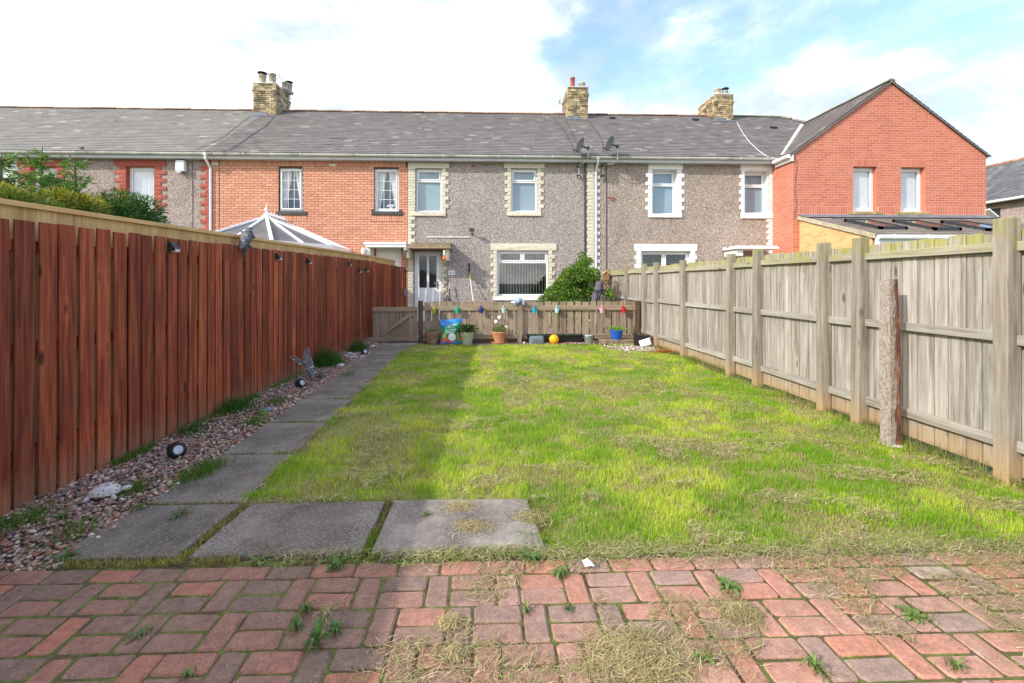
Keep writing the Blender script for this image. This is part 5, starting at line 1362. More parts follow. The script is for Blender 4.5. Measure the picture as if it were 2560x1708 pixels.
for i in range(5):
    a, b = ep(i), ep(i, 1); d = b-a; q = d.to_track_quat('X', 'Z'); mid = (a+b)/2
    MB().obox((0, 0, -.05), (d.length+.03, .11, .12), Matrix.Identity(3)).build('eaves_beam', 'upvc', cs_, loc=mid, rot=q.to_euler())
    m_ = Vector((mid.x, mid.y, ze/2-.06)); MB().obox((0, 0, 0), (d.length-.06, .02, ze-.14), Matrix.Identity(3)).build('side_window', 'glass', cs_, loc=m_, rot=q.to_euler())
    MB().obox((0, 0, 0), (d.length-.03, .09, .6), Matrix.Identity(3)).build('dwarf_wall', 'buff', cs_, loc=(mid.x, mid.y, .3), rot=q.to_euler())
for i in range(6): MB().box(EV[i][0]-.05, EV[i][0]+.05, EV[i][1]-.05, EV[i][1]+(.05 if i in (1, 2, 3, 4) else 0), 0, ze-.02, bev=.01).build('corner_post', 'upvc', cs_)
MB().box(XC-.075, XC+.075, yR0-.08, YF-.03, RZC-.01, RZC+.045, bev=.02).lathe([(.13, -.04), (.12, .0), (.05, .07), (.02, .09)], 12, (XC, yR0, RZC)).build('ridge_capping', 'upvc', cs_)
fi = MB().lathe([(.045, 0), (.03, .05), (.02, .07), (.045, .12), (.038, .16), (.018, .2), (.012, .25), (.003, .33)], 10, (XC, yR0, RZC+.045)).build('finial', 'upvc', cs_, smooth=True)
y = yR0+.10; k = 0
while y < YF-.06:
    hgt = .12 if k % 3 == 0 else .075
    MB().lathe([(.012, 0), (.009, hgt*.5), (.02, hgt*.65), (.016, hgt*.8), (.002, hgt)], 6, (XC, y, RZC+.04)).build('cresting', 'upvc', cs_); y += .062; k += 1

# ================================================================== PLANTS
def leafmesh(name, P, D, size, col, mat='leaf', parent=None, aspect=.5, fold=.25):
    """P points, D outward directions; each leaf a folded diamond of four triangles"""
    n_ = len(P); D = D/np.maximum(np.linalg.norm(D, axis=1, keepdims=True), 1e-6)
    r = NP.normal(0, 1, (n_, 3)); U = np.cross(D, r); U /= np.maximum(np.linalg.norm(U, axis=1, keepdims=True), 1e-6); Nn = np.cross(U, D)
    s_ = size*NP.uniform(.6, 1.35, (n_, 1)); w = s_*aspect/2
    A = P; B = P+D*s_; C1 = P+D*s_*.45+U*w+Nn*w*fold; C2 = P+D*s_*.45-U*w+Nn*w*fold; Mm = P+D*s_*.45
    V = np.stack([A, C1, B, C2], 1)
    T = np.array([(0, 1, 2), (0, 2, 3)])[None]+(np.arange(n_)*4)[:, None, None]
    return npmesh(name, V.reshape(-1, 3), T.reshape(-1, 3), np.repeat(col, 4, 0), mat, parent)
def cpick(pal, n_, var=.3, wts=None):
    return np.array(pal)[NP.choice(len(pal), n_, p=wts)]*NP.uniform(1-var, 1+var, (n_, 1))
MT['bark'] = plain('bark', (.13, .08, .05), .9, var=.3, scale=20)
def clumps(cs, nper, r):
    P = []; D = []
    for c, rr in cs:
        k = int(nper*rr**1.6/r**1.6)
        d = NP.normal(0, 1, (k, 3)); d /= np.linalg.norm(d, axis=1, keepdims=True)
        rad = rr*NP.uniform(.45, 1.08, (k, 1))**.6
        P.append(np.array(c)+d*rad*np.array((1, 1, .85))); D.append(d+NP.normal(0, .5, (k, 3)))
    return np.concatenate(P), np.concatenate(D)
# conifer hedge behind the left fences
hedge = thing('conifer_hedge', 'dark green conifer hedge rising just above the new pine fence', 'hedge')
cs2 = []
for k in range(46):
    t = rnd.random(); y = 4.9+1.45*t; xx = -4.65+rnd.uniform(-.35, .35); top = (2.30+.30*t if t < .7 else 2.50-.5*(t-.7)); cs2.append(((xx, y, top-rnd.uniform(.14, .5)), rnd.uniform(.14, .24)))
for k in range(30): cs2.append(((-4.6+rnd.uniform(-.3, .3), rnd.uniform(4.9, 6.3), rnd.uniform(.5, 1.9)), .3))
P_, D_ = clumps(cs2, 900, .22); D_[:, 2] = D_[:, 2]*.5+.25
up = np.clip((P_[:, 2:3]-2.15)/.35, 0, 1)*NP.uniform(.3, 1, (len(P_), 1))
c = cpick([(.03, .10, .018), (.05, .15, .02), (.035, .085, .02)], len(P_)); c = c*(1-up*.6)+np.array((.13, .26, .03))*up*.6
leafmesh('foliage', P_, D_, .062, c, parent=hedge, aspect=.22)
for y in (5.0, 5.5, 6.0): MB().tube([(-4.65, y, 0), (-4.66, y+.03, 1.1), (-4.6, y, 2.2)], [.05, .035, .012], 7).build('trunk', 'bark', hedge)
gold = thing('golden_conifer', 'golden yellow conifer top at the left edge above the new pine fence', 'shrub')
cs2 = [((-4.45+rnd.uniform(-.3, .3), rnd.uniform(4.15, 5.05), 2.28-rnd.uniform(.05, .45)), rnd.uniform(.11, .2)) for k in range(34)]
P_, D_ = clumps(cs2, 800, .2); D_[:, 2] += .5
u = np.clip((P_[:, 2:3]-2.12)/.26, 0, 1)*NP.uniform(.1, 1.1, (len(P_), 1)); c = cpick([(.06, .14, .02), (.13, .18, .02)], len(P_))*(1-u)+np.array((.60, .46, .03))*u
leafmesh('foliage', P_, D_, .052, np.clip(c, 0, 1), parent=gold, aspect=.25)
MB().tube([(-4.45, 4.6, 0), (-4.45, 4.6, 2.2)], [.05, .015], 7).build('trunk', 'bark', gold)
def sprig(px, ytop, ybot, X_, label, n_=26, spread=.42):
    Y_ = WY(px, X_); zt, zb_ = WZ(ytop, X_, Y_), WZ(ybot, X_, Y_)
    t = thing('conifer_leader', label, 'tree'); MB().tube([(X_, Y_, 0), (X_+.02, Y_, zb_-.3), (X_-.02, Y_+.02, (zb_+zt)/2), (X_+.01, Y_, zt)], [.035, .022, .013, .003], 6).build('trunk', 'bark', t)
    PP = []; DD = []; br = MB()
    for k in range(n_):
        f = rnd.random()**.8; z = zb_-.15+(zt-zb_+.1)*f; L = spread*(1-f*.72)*rnd.uniform(.5, 1.15); a = rnd.uniform(0, 6.28)
        e = Vector((math.cos(a)*L, math.sin(a)*L, L*rnd.uniform(.15, .55))); b0 = Vector((X_, Y_, z)); br.tube([b0, b0+e*.6, b0+e-Vector((0, 0, .02))], [.006, .004, .002], 4)
        m_ = int(60*L/spread)+8
        for q in range(m_):
            u = rnd.random()**.7; p = b0+e*u+Vector((rnd.gauss(0, .02), rnd.gauss(0, .02), rnd.gauss(-.012, .018))); PP.append(p); DD.append(e.normalized()*.9+Vector((rnd.gauss(0, .5), rnd.gauss(0, .5), rnd.gauss(-.1, .35))))
    br.build('branches', 'bark', t); PP = np.array(PP); DD = np.array(DD)
    leafmesh('foliage', PP, DD, .062, cpick([(.08, .22, .03), (.13, .30, .04), (.06, .16, .03), (.28, .36, .06)], len(PP)), parent=t, aspect=.2)
sprig(104, 366, 470, -4.9, 'tall wispy conifer leader in front of the left red-framed window', 24, .36)
sprig(188, 392, 485, -4.9, 'second wispy conifer leader just right of the tallest one', 20, .33)
sprig(160, 440, 490, -4.7, 'short bushy conifer tip between the two wispy leaders', 20, .3)
sprig(2, 385, 480, -4.8, 'dark conifer cut off by the left edge of the photo', 34, .36)

# fuchsia bush
bush = thing('fuchsia_bush', 'big green bush dotted with red flowers behind the picket fence', 'bush')
YB = 12.5; cs2 = []
for (px, py, r_) in ((1455, 668, .20), (1445, 690, .30), (1470, 690, .26), (1420, 700, .30), (1480, 710, .28), (1400, 720, .30), (1440, 725, .36), (1380, 738, .26), (1420, 745, .36), (1475, 740, .34), (1368, 750, .20), (1462, 652, .12), (1400, 760, .3), (1460, 775, .35), (1430, 800, .35), (1400, 800, .3), (1488, 690, .15), (1425, 682, .16)):
    for q in range(2): cs2.append(((WX(px+rnd.uniform(-13, 13), YB), YB+rnd.uniform(-.4, .4), WZ(py-rnd.uniform(4, 16), WX(px, YB), YB)), .09))
    for q in range(3): cs2.append(((WX(px, YB)+rnd.uniform(-.08, .08), YB+rnd.uniform(-.4, .4), WZ(py, WX(px, YB), YB)+rnd.uniform(-.06, .06)), r_*rnd.uniform(.65, .95)))
P_, D_ = clumps(cs2, 520, .25); D_[:, 2] += .15; k = P_[:, 2] > .05; P_, D_ = P_[k], D_[k]
leafmesh('foliage', P_, D_, .055, cpick([(.09, .20, .02), (.14, .28, .03), (.22, .36, .04), (.06, .12, .02)], len(P_)), parent=bush, aspect=.55)
k = NP.choice(len(P_), 420); f_ = k[(fbm(P_[k, 0], P_[k, 2], 4, 6, 3) > .47)]
leafmesh('flowers', P_[f_]+D_[f_]/np.linalg.norm(D_[f_], axis=1, keepdims=True)*.05, np.tile(np.array([[0, -.3, -1.]]), (len(f_), 1))+NP.normal(0, .3, (len(f_), 3)), .055, cpick([(.50, .03, .02), (.42, .10, .03), (.35, .05, .06)], len(f_)), parent=bush, aspect=.6)
mb = MB()
for k in range(14):
    a = rnd.uniform(0, 6.28); x0 = WX(1435, YB); e = (x0+math.cos(a)*.7, YB+math.sin(a)*.35, rnd.uniform(1.0, 1.8)); mb.tube([(x0, YB, 0), ((x0+e[0])/2, (YB+e[1])/2, e[2]*.6), e], [.02, .014, .004], 5)
mb.build('stems', 'bark', bush)
rose = thing('climbing_rose', 'thin climbing rose with reddish leaves against the far end of the grey fence', 'plant')
mb = MB(); PP = []
for k in range(9):
    x0 = WX(1535, 11.5)+rnd.uniform(-.1, .1); pts = [(x0, 11.5, 0)]; 
    for q in range(1, 6): pts.append((x0+rnd.uniform(-.12, .12)+.06*(k-4)*q/5, 11.5+rnd.uniform(-.1, .1), .28*q)); 
    mb.tube(pts, [.009, .008, .006, .005, .004, .002], 5); PP += [Vector(p)+Vector((rnd.gauss(0, .05), rnd.gauss(0, .05), rnd.gauss(0, .06))) for p in pts[2:] for _ in range(7)]
mb.build('stems', 'bark', rose); PP = np.array(PP); leafmesh('foliage', PP, NP.normal(0, 1, PP.shape), .045, cpick([(.30, .08, .05), (.12, .20, .03), (.20, .10, .04)], len(PP)), parent=rose, aspect=.6)
PP = np.array([(WX(1522, 11.45), 11.45, WZ(735, WX(1522, 11.45), 11.45))])+NP.normal(0, .07, (240, 3)); leafmesh('foliage', PP, NP.normal(0, 1, PP.shape)+np.array((0, 0, .5)), .05, cpick([(.20, .36, .03), (.12, .26, .03)], 240), parent=rose, aspect=.6)

# fence-foot shrubs
def tuftplant(name, label, px, py, n_, h, sp, pal, cat='plant', w=.006, group=None):
    X_, Y_ = GP(px, py); X_ = max(X_, -2.84); o = thing(name, label, cat, (X_, Y_, 0), group=group)
    x = NP.normal(0, sp, n_); y = NP.normal(0, sp*1.5, n_); k = x+X_ > -2.86; x, y = x[k], y[k]; m_ = len(x)
    blades('leaves', x, y, 0*x, h*NP.uniform(.4, 1.2, m_)*np.exp(-(x**2+y**2)/(sp*sp*6)), np.full(m_, w), cpick(pal, m_, .3), lean=.45, parent=o)
    return o
G1 = [(.05, .14, .02), (.09, .21, .025), (.07, .17, .03)]
tuftplant('grassy_shrub', 'dense green grassy clump against the red fence beside the butterfly', 815, 915, 1100, .36, .13, G1, w=.009)
tuftplant('grassy_shrub', 'smaller green clump by the red fence near the gate', 896, 880, 600, .30, .10, G1, w=.009)
tuftplant('grassy_shrub', 'tall grass tuft sprouting by the red fence halfway down the path', 585, 1030, 600, .20, .11, G1, w=.006)
tuftplant('grassy_shrub', 'pale grass tuft on the red fence foot right behind the black spotlight', 480, 1085, 300, .13, .08, G1, w=.005)

# broad-leaved weeds
def leafblade(L, w, lift, curl=.3, lobes=0, n=6):
    vs = []; fs = []
    for i in range(n+1):
        t = i/n; ww = w*math.sin(math.pi*min(1, t*.92+.06))**.8*(1+(.35*(-1)**i if lobes else 0)); x = L*t; z = lift*math.sin(t*2.4)*L-curl*L*t*t*.4
        vs += [(x, -ww, z+ww*.25), (x, 0, z), (x, ww, z+ww*.25)]
    for i in range(n): 
        for q in (0, 1): a = i*3+q; fs.append((a, a+3, a+4, a+1))
    return vs, fs
MT['weed1'] = plain('weed_leaf', (.075, .16, .028), .6, var=.25, scale=40, spec=.4)
MT['weed2'] = plain('weed_leaf_pale', (.13, .21, .045), .6, var=.25, scale=40, spec=.4)
MT['weed3'] = plain('weed_leaf_blue', (.085, .14, .055), .6, var=.2, scale=40, spec=.4)
def weed(label, px, py, size, nl, mat, lobes=0, lift=.35, z=.018, name='weed'):
    X_, Y_ = GP(px, py, z); o = thing(name, label, 'weed', (X_, Y_, z), rnd.uniform(0, 6))
    for k in range(nl):
        L = size*.72*rnd.uniform(.5, 1.1); vs, fs = leafblade(L, L*rnd.uniform(.10, .16), lift*rnd.uniform(.4, 1.5), lobes=lobes)
        MB().add(vs, fs).build('leaf', mat, o, smooth=True, rot=(0, 0, k*2.4+rnd.uniform(-.3, .3)))
    nb_ = rnd.randint(14, 40); x_ = NP.normal(0, size*.35, nb_); y_2 = NP.normal(0, size*.25, nb_)
    blades('grass_blades', x_, y_2, 0*x_, size*.55*NP.uniform(.3, 1.2, nb_), .003+0*x_, cpick([(.10, .19, .03), (.20, .26, .05), (.34, .28, .13)], nb_, .3), lean=.9, parent=o)['kind'] = 'stuff'
    return o
weed('leafy weed at the corner where the pebbles meet paving and slab', 162, 1397, .085, 9, 'weed1', lift=.6)
weed('upright green weed among the pebbles below the turtle', 159, 1296, .07, 8, 'weed1', lift=.9)
weed('bright weed at the pebble edge between the two left slabs', 349, 1272, .085, 12, 'weed1', 1, .9)
weed('flat blue-green weed in the joint above the first slab', 447, 1290, .10, 11, 'weed3', 1, .4)
weed('pale lobed weed lying on the pavers nearest the left', 343, 1592, .085, 7, 'weed3', 1, .2)
weed('small round-leaved weed at the bottom edge of the photo', 467, 1692, .045, 8, 'weed2', 0, .7)
weed('yellow-green rosette on the grassy joint below the middle slab', 640, 1408, .085, 12, 'weed2', 1, .5)
weed('bushy green rosette at the joint between the middle and worn slabs', 838, 1422, .085, 16, 'weed1', 1, .7)
weed('feathery green weed highest of the four on the dark pavers', 768, 1530, .055, 14, 'weed1', 1, 1.1)
weed('feathery green weed leftmost of the four on the dark pavers', 742, 1575, .055, 16, 'weed1', 1, 1.1)
weed('grassy weed rightmost of the four on the dark pavers', 838, 1582, .06, 18, 'weed1', 0, .9)
weed('tall green weed lowest of the four on the dark pavers', 791, 1618, .075, 20, 'weed1', 1, 1.2)
weed('small round weed growing on the worn pale slab', 1065, 1290, .04, 12, 'weed1', 1, .8)
weed('dark leafy dock where lawn and paving meet beside the worn slab', 1324, 1402, .085, 14, 'weed1', 0, .6)
weed('leafy weed just right of the dock at the lawn edge', 1400, 1438, .075, 12, 'weed2', 0, .7)
weed('small dark weed in the middle of a red paver', 1423, 1524, .04, 9, 'weed3', 0, .3)
weed('small tufted weed on a paver joint left of the dark one', 1316, 1532, .04, 14, 'weed2', 0, 1)
weed('large broad-leaved weed with brown tips on the right pavers', 1822, 1470, .095, 13, 'weed2', 0, .5)
weed('yellowing dandelion rosette beside the big grass heap', 1757, 1645, .085, 11, 'weed2', 1, .3)
weed('yellow-green weed at the bottom right of the white-edged pavers', 2037, 1672, .07, 8, 'weed2', 0, .6)
weed('pale flattened rosette at the right side of the paving', 2288, 1542, .10, 12, 'weed2', 1, .2)
weed('small yellow weed at the lower right of the paving', 2388, 1670, .06, 8, 'weed2', 0, .6)
X_, Y_ = GP(1473, 1420, .03); MT['paper'] = plain('white_scrap', (.75, .76, .78), .6, var=.1)
tag(MB().add([(-.02, 0, .0), (.0, -.01, .012), (.028, -.004, .004), (.012, .008, .02), (-.006, .02, .03), (-.028, .03, .014), (-.012, .012, .004)], [(0, 1, 6), (1, 2, 3), (1, 3, 6), (3, 4, 6), (4, 5, 6), (0, 6, 5)]).build('litter', 'paper', None, loc=(X_, Y_, .035)), 'small scrap of white litter at the lawn edge', 'litter')

# ================================================================== POTS AND THINGS BY THE PICKET FENCE
YQ = 10.52
def mk(px, base, Y=None):
    if Y is None: return GP(px, base)
    return WX(px, Y), Y
def pot(name, label, px, base, r, h, mat, profile=None, rim=.03, taper=.72, soil=True, cat='plant pot', z=0.0, ribs=0, saucer=False):
    X_, Y_ = GP(px, base, z); o = thing(name, label, cat, (X_, Y_, z))
    pr = profile or [(r*taper, 0), (r*taper*1.01, .01), (r*.93, h-rim-.004), (r*.95, h-rim), (r, h-rim+.002), (r*1.02, h-.006), (r*.99, h), (r*.90, h), (r*.87, h-.03)]
    zz = .02 if saucer else 0
    mb = MB().lathe(pr, 28, (0, 0, zz)); 
    mb.build('pot', mat, o, smooth=False)
    if ribs:
        b2 = MB()
        for k in range(ribs): a = 6.283*k/ribs; b2.tube([(r*taper*1.02*math.cos(a), r*taper*1.02*math.sin(a), .02), (r*.93*math.cos(a), r*.93*math.sin(a), h-rim-.006)], .006, 5)
        b2.build('ribs', mat, o)
    if saucer: MB().lathe([(r*.85, 0), (r*1.05, .006), (r*1.10, .032), (r*1.06, .034), (r*1.0, .014), (.01, .012)], 28).build('saucer', mat, o)
    if soil: MB().lathe([(.001, h-.04), (r*.89, h-.035)], 20, (0, 0, zz), cap=False).build('soil', 'gravelsoil', o)
    return o
MT['brownpot'] = plain('mud_brown_terracotta', (.25, .155, .105), .85, var=.15, scale=8, dirt=(.36, .27, .20))
MT['palepot'] = plain('pale_green_glaze', (.42, .46, .32), .6, var=.15, scale=12, dirt=(.30, .26, .20))
MT['terra'] = plain('terracotta', (.55, .24, .12), .8, var=.08, scale=6)
MT['bluepot'] = plain('blue_plastic', (.02, .11, .50), .35, var=.05, bstr=0)
o = pot('plant_pot', 'ribbed brown terracotta pot at the left end of the row by the gate post', 1080, 860.5, .18, .30, 'brownpot', taper=.66, rim=.05)
for k, zz in enumerate((.06, .11, .16, .21)): MB().lathe([(.122+.052*zz/.25+.012, zz), (.122+.052*zz/.25+.016, zz+.012), (.122+.052*zz/.25+.012, zz+.024)], 24, cap=False).build('band', 'brownpot', o)
def potleaves(o, n_, h, r, z, pal, size=.04, asp=.5, name='foliage', spread=1.0):
    P_ = NP.normal(0, r, (n_, 3))*np.array((1, 1, .0)); P_[:, 2] = z+NP.random(n_)*h; D_ = P_*np.array((3, 3, 0))+np.array((0, 0, .6))+NP.normal(0, .4, (n_, 3))
    return leafmesh(name, P_, D_, size, cpick(pal, n_), parent=o, aspect=asp)
potleaves(o, 200, .05, .07, .27, G1+[(.25, .24, .08)], .05, .15)
o = pot('plant_pot', 'pale green glazed pot with dark leafy plant beside the compost bag', 1168, 860.5, .158, .28, 'palepot', taper=.72, rim=.075)
potleaves(o, 480, .17, .085, .24, [(.025, .04, .02), (.05, .10, .02), (.12, .25, .04), (.03, .02, .025)], .07, .55)
o = pot('plant_pot', 'orange terracotta pot on a saucer with thin grassy plant and white flowers', 1248, 857.5, .178, .25, 'terra', profile=[(.118, 0), (.12, .01), (.14, .10), (.168, .19), (.172, .2), (.176, .205), (.185, .235), (.178, .25), (.165, .25), (.15, .22)], saucer=True)
potleaves(o, 420, .12, .08, .24, [(.14, .22, .04), (.22, .28, .06), (.10, .16, .04)], .09, .09)
fl_ = MB()
for (dx, dz) in ((-.08, .50), (.0, .60), (.17, .36)):
    fl_.tube([(dx*.5, 0, .25), (dx, 0, .24+dz-.24)], .004, 5)
fl_.build('flower_stem', 'weed3', o)
for (dx, dz, c_) in ((-.08, .50, 'whitep'), (.0, .60, 'blindpale'), (.17, .36, 'whitep')):
    b2 = MB()
    for q in range(7): a = q*.9; b2.blob((dx+.022*math.cos(a), .01*math.sin(a), dz+.024*math.sin(a)), (.02, .014, .02), 8, 5)
    b2.build('flower', c_, o)
# compost bag
MT['bag_blue'] = plain('blue_bag_film', (.03, .22, .66), .3, var=.15, scale=6, spec=.5); MT['bag_green'] = plain('green_bag_film', (.02, .34, .16), .3, var=.12, scale=6, spec=.5)
MT['ink_w'] = plain('white_print', (.80, .88, .86), .4, var=.02, bstr=0); MT['ink_y'] = plain('yellow_print', (.78, .58, .12), .4, var=.1, bstr=0)
MT['ink_o'] = plain('orange_print', (.80, .25, .08), .4, var=.15, bstr=0); MT['ink_p'] = plain('pink_print', (.66, .12, .18), .4, var=.2, bstr=0); MT['ink_t'] = plain('teal_print', (.02, .28, .30), .4, var=.1, bstr=0); MT['ink_k'] = plain('dark_print', (.06, .05, .04), .5, var=.1, bstr=0)
bag = thing('compost_bag', 'blue and green compost bag with flower pictures leaning on the picket fence', 'compost bag', (WX(1127, 10.6), 10.60, 0)); bag.rotation_euler = (R(-9), 0, R(2))
def bagf(u, v):      # front surface of the stuffed bag
    w = .245-.03*math.sin(v*math.pi)*(1 if abs(u) > .5 else 0); puff = .105*(1-abs(u)**2.4)*math.sin(math.pi*min(1, max(0, v*.92+.05)))**.55
    return (u*(w+.012*math.sin(v*9)), -puff-.006*math.sin(u*7+v*11)-.004*math.sin(v*23+u*5), v*.56+(.035*u*u if v > .9 else 0)+.02*u*v)
def patch(reg, eps, mat, name, nu=26, nv=26):
    mb = MB(); idx = {}
    for j in range(nv+1):
        for i in range(nu+1):
            u, v = -1+2*i/nu, j/nv; idx[i, j] = len(mb.v); x, y, z = bagf(u, v); mb.v.append((x, y-eps, z))
    for j in range(nv):
        for i in range(nu):
            u, v = -1+2*(i+.5)/nu, (j+.5)/nv
            if reg(u, v): mb.f.append((idx[i, j], idx[i+1, j], idx[i+1, j+1], idx[i, j+1]))
    return mb.build(name, mat, bag, smooth=True)
grn = lambda u, v: .06 < v < .86-.0 and v < .80+.12*u+.0 and v < .62+.55*(u+1)
patch(lambda u, v: not grn(u, v), 0, 'bag_blue', 'bag'); patch(grn, 0, 'bag_green', 'bag_print')
mb = MB(); 
for j in range(10):
    for i in range(10):
        q = [bagf(-1+2*a/10, b/10) for a, b in ((i, j), (i, j+1), (i+1, j+1), (i+1, j))]; mb.quad(*[(x, -y*.25+.002, z) for x, y, z in q])
mb.build('bag_back', 'bag_blue', bag)
def disc(u, v, ru, rv, mat, eps=.003, n=22, ring=0, rot=0, sun=False, name='print'):
    mb = MB(); vs = []
    def pt(a, f, k): 
        q = f*(1 if not sun else (1 if k % 2 else .72)); uu = ru*q*math.cos(a); vv = rv*q*math.sin(a); return u+uu*math.cos(rot)-vv*math.sin(rot)*.5, v+uu*math.sin(rot)*.45+vv*math.cos(rot)
    fr_ = [0, .5, 1] if not ring else [1-ring, 1]
    for f in fr_:
        for k in range(n):
            uu, vv = pt(6.2832*k/n, f, k); x, y, z = bagf(max(-1, min(1, uu)), max(0, min(1, vv))); vs.append((x, y-eps, z))
    fs = [(a*n+k, a*n+(k+1) % n, (a+1)*n+(k+1) % n, (a+1)*n+k) for a in range(len(fr_)-1) for k in range(n)]
    return mb.add(vs, fs).build(name, mat, bag)
disc(.12, .27, .34, .17, 'ink_w', .003); disc(.08, .72, .34, .070, 'ink_w', .003, ring=.16, rot=.25)
for k in range(7): disc(-.17+.085*k, .70+.012*k+(.008 if k % 3 == 0 else 0), .030, .026 if k in (0, 5) else .018, 'ink_w', .006, ring=.45)
disc(-.42, .655, .12, .018, 'ink_w', .003, rot=.5); disc(.52, .785, .12, .018, 'ink_w', .003, rot=.3)
disc(-.62, .36, .24, .12, 'ink_y', .003, sun=True); disc(.86, .40, .20, .12, 'ink_y', .003, sun=True); disc(.92, .40, .10, .055, 'ink_k', .005)
disc(-.55, .20, .30, .13, 'ink_o', .004, sun=True); disc(-.22, .12, .22, .10, 'ink_p', .005, sun=True); disc(.62, .10, .22, .10, 'ink_t', .004, sun=True); disc(.85, .21, .18, .11, 'ink_o', .005, sun=True); disc(-.8, .09, .16, .08, 'ink_p', .005, sun=True); disc(.15, .09, .2, .07, 'ink_p', .0045, sun=True)
def text(s_, size, parent, mat, place, name='lettering', bold=.0):
    cu = bpy.data.curves.new('txt', 'FONT'); cu.body = s_; cu.size = size; cu.align_x = 'CENTER'; cu.offset = bold; cu.resolution_u = 2
    ob = bpy.data.objects.new('txt', cu); COL.objects.link(ob); bpy.context.view_layer.update()
    me = bpy.data.meshes.new_from_object(ob.evaluated_get(bpy.context.evaluated_depsgraph_get())); bpy.data.objects.remove(ob)
    for v_ in me.vertices: v_.co = place(v_.co.x, v_.co.y)
    me.materials.clear(); me.materials.append(MT[mat]); me.name = name; return link(name, me, parent)
def onbag(v0, tilt=0):
    def f(x, y): uu = max(-1, min(1, x/.22)); x_, y_, z_ = bagf(uu, v0+y/.56+x*tilt); return Vector((x_, y_-.007, z_))
    return f
text('All Purpose', .058, bag, 'ink_w', onbag(.535, .15), bold=.0012); text('Compost', .058, bag, 'ink_w', onbag(.455, .15), bold=.0012)
# trough
tr_ = thing('planter_trough', 'long low black plastic trough with sprouting seedlings against the picket fence', 'planter')
xa, xb = WX(1316, 10.68), WX(1456, 10.68)
MB().add([(xa+.05, 10.60, .01), (xb-.05, 10.60, .01), (xb-.05, 10.76, .01), (xa+.05, 10.76, .01), (xa, 10.57, .20), (xb, 10.57, .20), (xb, 10.79, .20), (xa, 10.79, .20)], [(0,3,2,1),(0,1,5,4),(1,2,6,5),(2,3,7,6),(3,0,4,7)]).build('trough', 'black', tr_)
mb = MB(); mb.box(xa-.015, xb+.015, 10.555, 10.575, .175, .205, bev=.004).box(xa-.015, xb+.015, 10.785, 10.805, .175, .205, bev=.004).box(xa-.015, xa+.01, 10.575, 10.785, .176, .204).box(xb-.01, xb+.015, 10.575, 10.785, .176, .204); mb.build('rim', 'black', tr_)
MB().quad((xa+.01, 10.575, .17), (xb-.01, 10.575, .17), (xb-.01, 10.785, .17), (xa+.01, 10.785, .17)).build('soil', 'gravelsoil', tr_)
PP = np.stack([NP.uniform(xa+.05, xb-.05, 260), NP.uniform(10.6, 10.76, 260), NP.uniform(.17, .19, 260)], 1); leafmesh('seedlings', PP, NP.normal(0, .4, PP.shape)+np.array((0, 0, .8)), .035, cpick(G1+[(.2, .3, .05)], 260), parent=tr_, aspect=.3)
# grey arched box
MT['bluegrey'] = plain('blue_grey_metal', (.16, .21, .24), .5, var=.12, spec=.4); MT['darkblue'] = plain('dark_blue_grey', (.06, .09, .12), .5, var=.1)
X_, Y_ = GP(1341, 860.5); bx = thing('arched_box', 'blue-grey box with a rounded top lying in front of the trough', 'box', (X_, Y_, 0), R(18))
arc = [(-.10, 0), (.10, 0), (.10, .09)]+[(.10*math.cos(a*math.pi/10), .09+.10*math.sin(a*math.pi/10)) for a in range(1, 10)]+[(-.10, .09)]
MB().prism([(b, c) for b, c in arc], (-.14, .12), 'x').build('body', 'bluegrey', bx)
MB().prism([(b*1.05, c*1.04) for b, c in arc], (.12, .15), 'x').build('door', 'darkblue', bx)
X_, Y_ = GP(1386, 862); bl = thing('ball', 'orange-yellow ball on the grass edge in front of the black trough', 'ball', (X_, Y_+.06, 0)); MT['ball'] = plain('yellow_ball', (.86, .42, .01), .5, var=.12, scale=10, dirt=(.80, .55, .02))
MB().blob((0, 0, .112), (.112, .112, .112), 32, 20).build('ball', 'ball', bl, smooth=True)
X_, Y_ = GP(1471.5, 861); bk = thing('metal_bucket', 'small galvanised metal bucket standing right of the black trough', 'bucket', (X_, Y_, 0))
MB().lathe([(.078, 0), (.08, .01), (.105, .19), (.112, .20), (.108, .21), (.10, .205), (.075, .02)], 24).build('bucket', 'steel', bk)
MB().tube([(.108*math.cos(a), -.01-.04*math.sin(a), .185-.10*math.sin(a)*.6) for a in [math.pi*q/12 for q in range(13)]], .004, 5).build('handle', 'iron', bk)
MB().box(-.125, -.1, -.015, .015, .14, .19, bev=.004).box(.1, .125, -.015, .015, .14, .19, bev=.004).build('lug', 'iron', bk)
xa, xb = WX(1500, 10.35), WX(1590, 10.35); slp = MB().box(xa, xb, 10.38, 10.62, -.02, .105, bev=.012).build('timber_sleeper', 'picket'); tag(slp, 'short timber sleeper lying under the bright blue pot', 'sleeper')
xb_ = WX(1541, 10.50)
o = pot('plant_pot', 'bright blue ribbed plastic pot standing on the timber sleeper', 1541, 846.5, .145, .21, 'bluepot', z=.107, ribs=26, taper=.70, rim=.03)
o.location = (xb_, 10.50, .107)
potleaves(o, 380, .07, .07, .19, [(.15, .30, .03), (.24, .38, .05)], .07, .12)
o = pot('plant_pot', 'large black plastic pot in the far right corner of the garden', 1601, 866, .19, .27, 'black', taper=.74, rim=.035); o.rotation_euler = (R(4), R(5), 0)
potleaves(o, 160, .03, .08, .22, [(.20, .14, .06), (.14, .16, .05)], .07, .12)
bo = o.location
wc = thing('plastic_tub', 'white rectangular plastic tub propped against the large black pot', 'tub', (bo.x+.03, bo.y-.24, .03)); MT['tub'] = plain('white_tub', (.82, .83, .83), .4, var=.03, bstr=0)
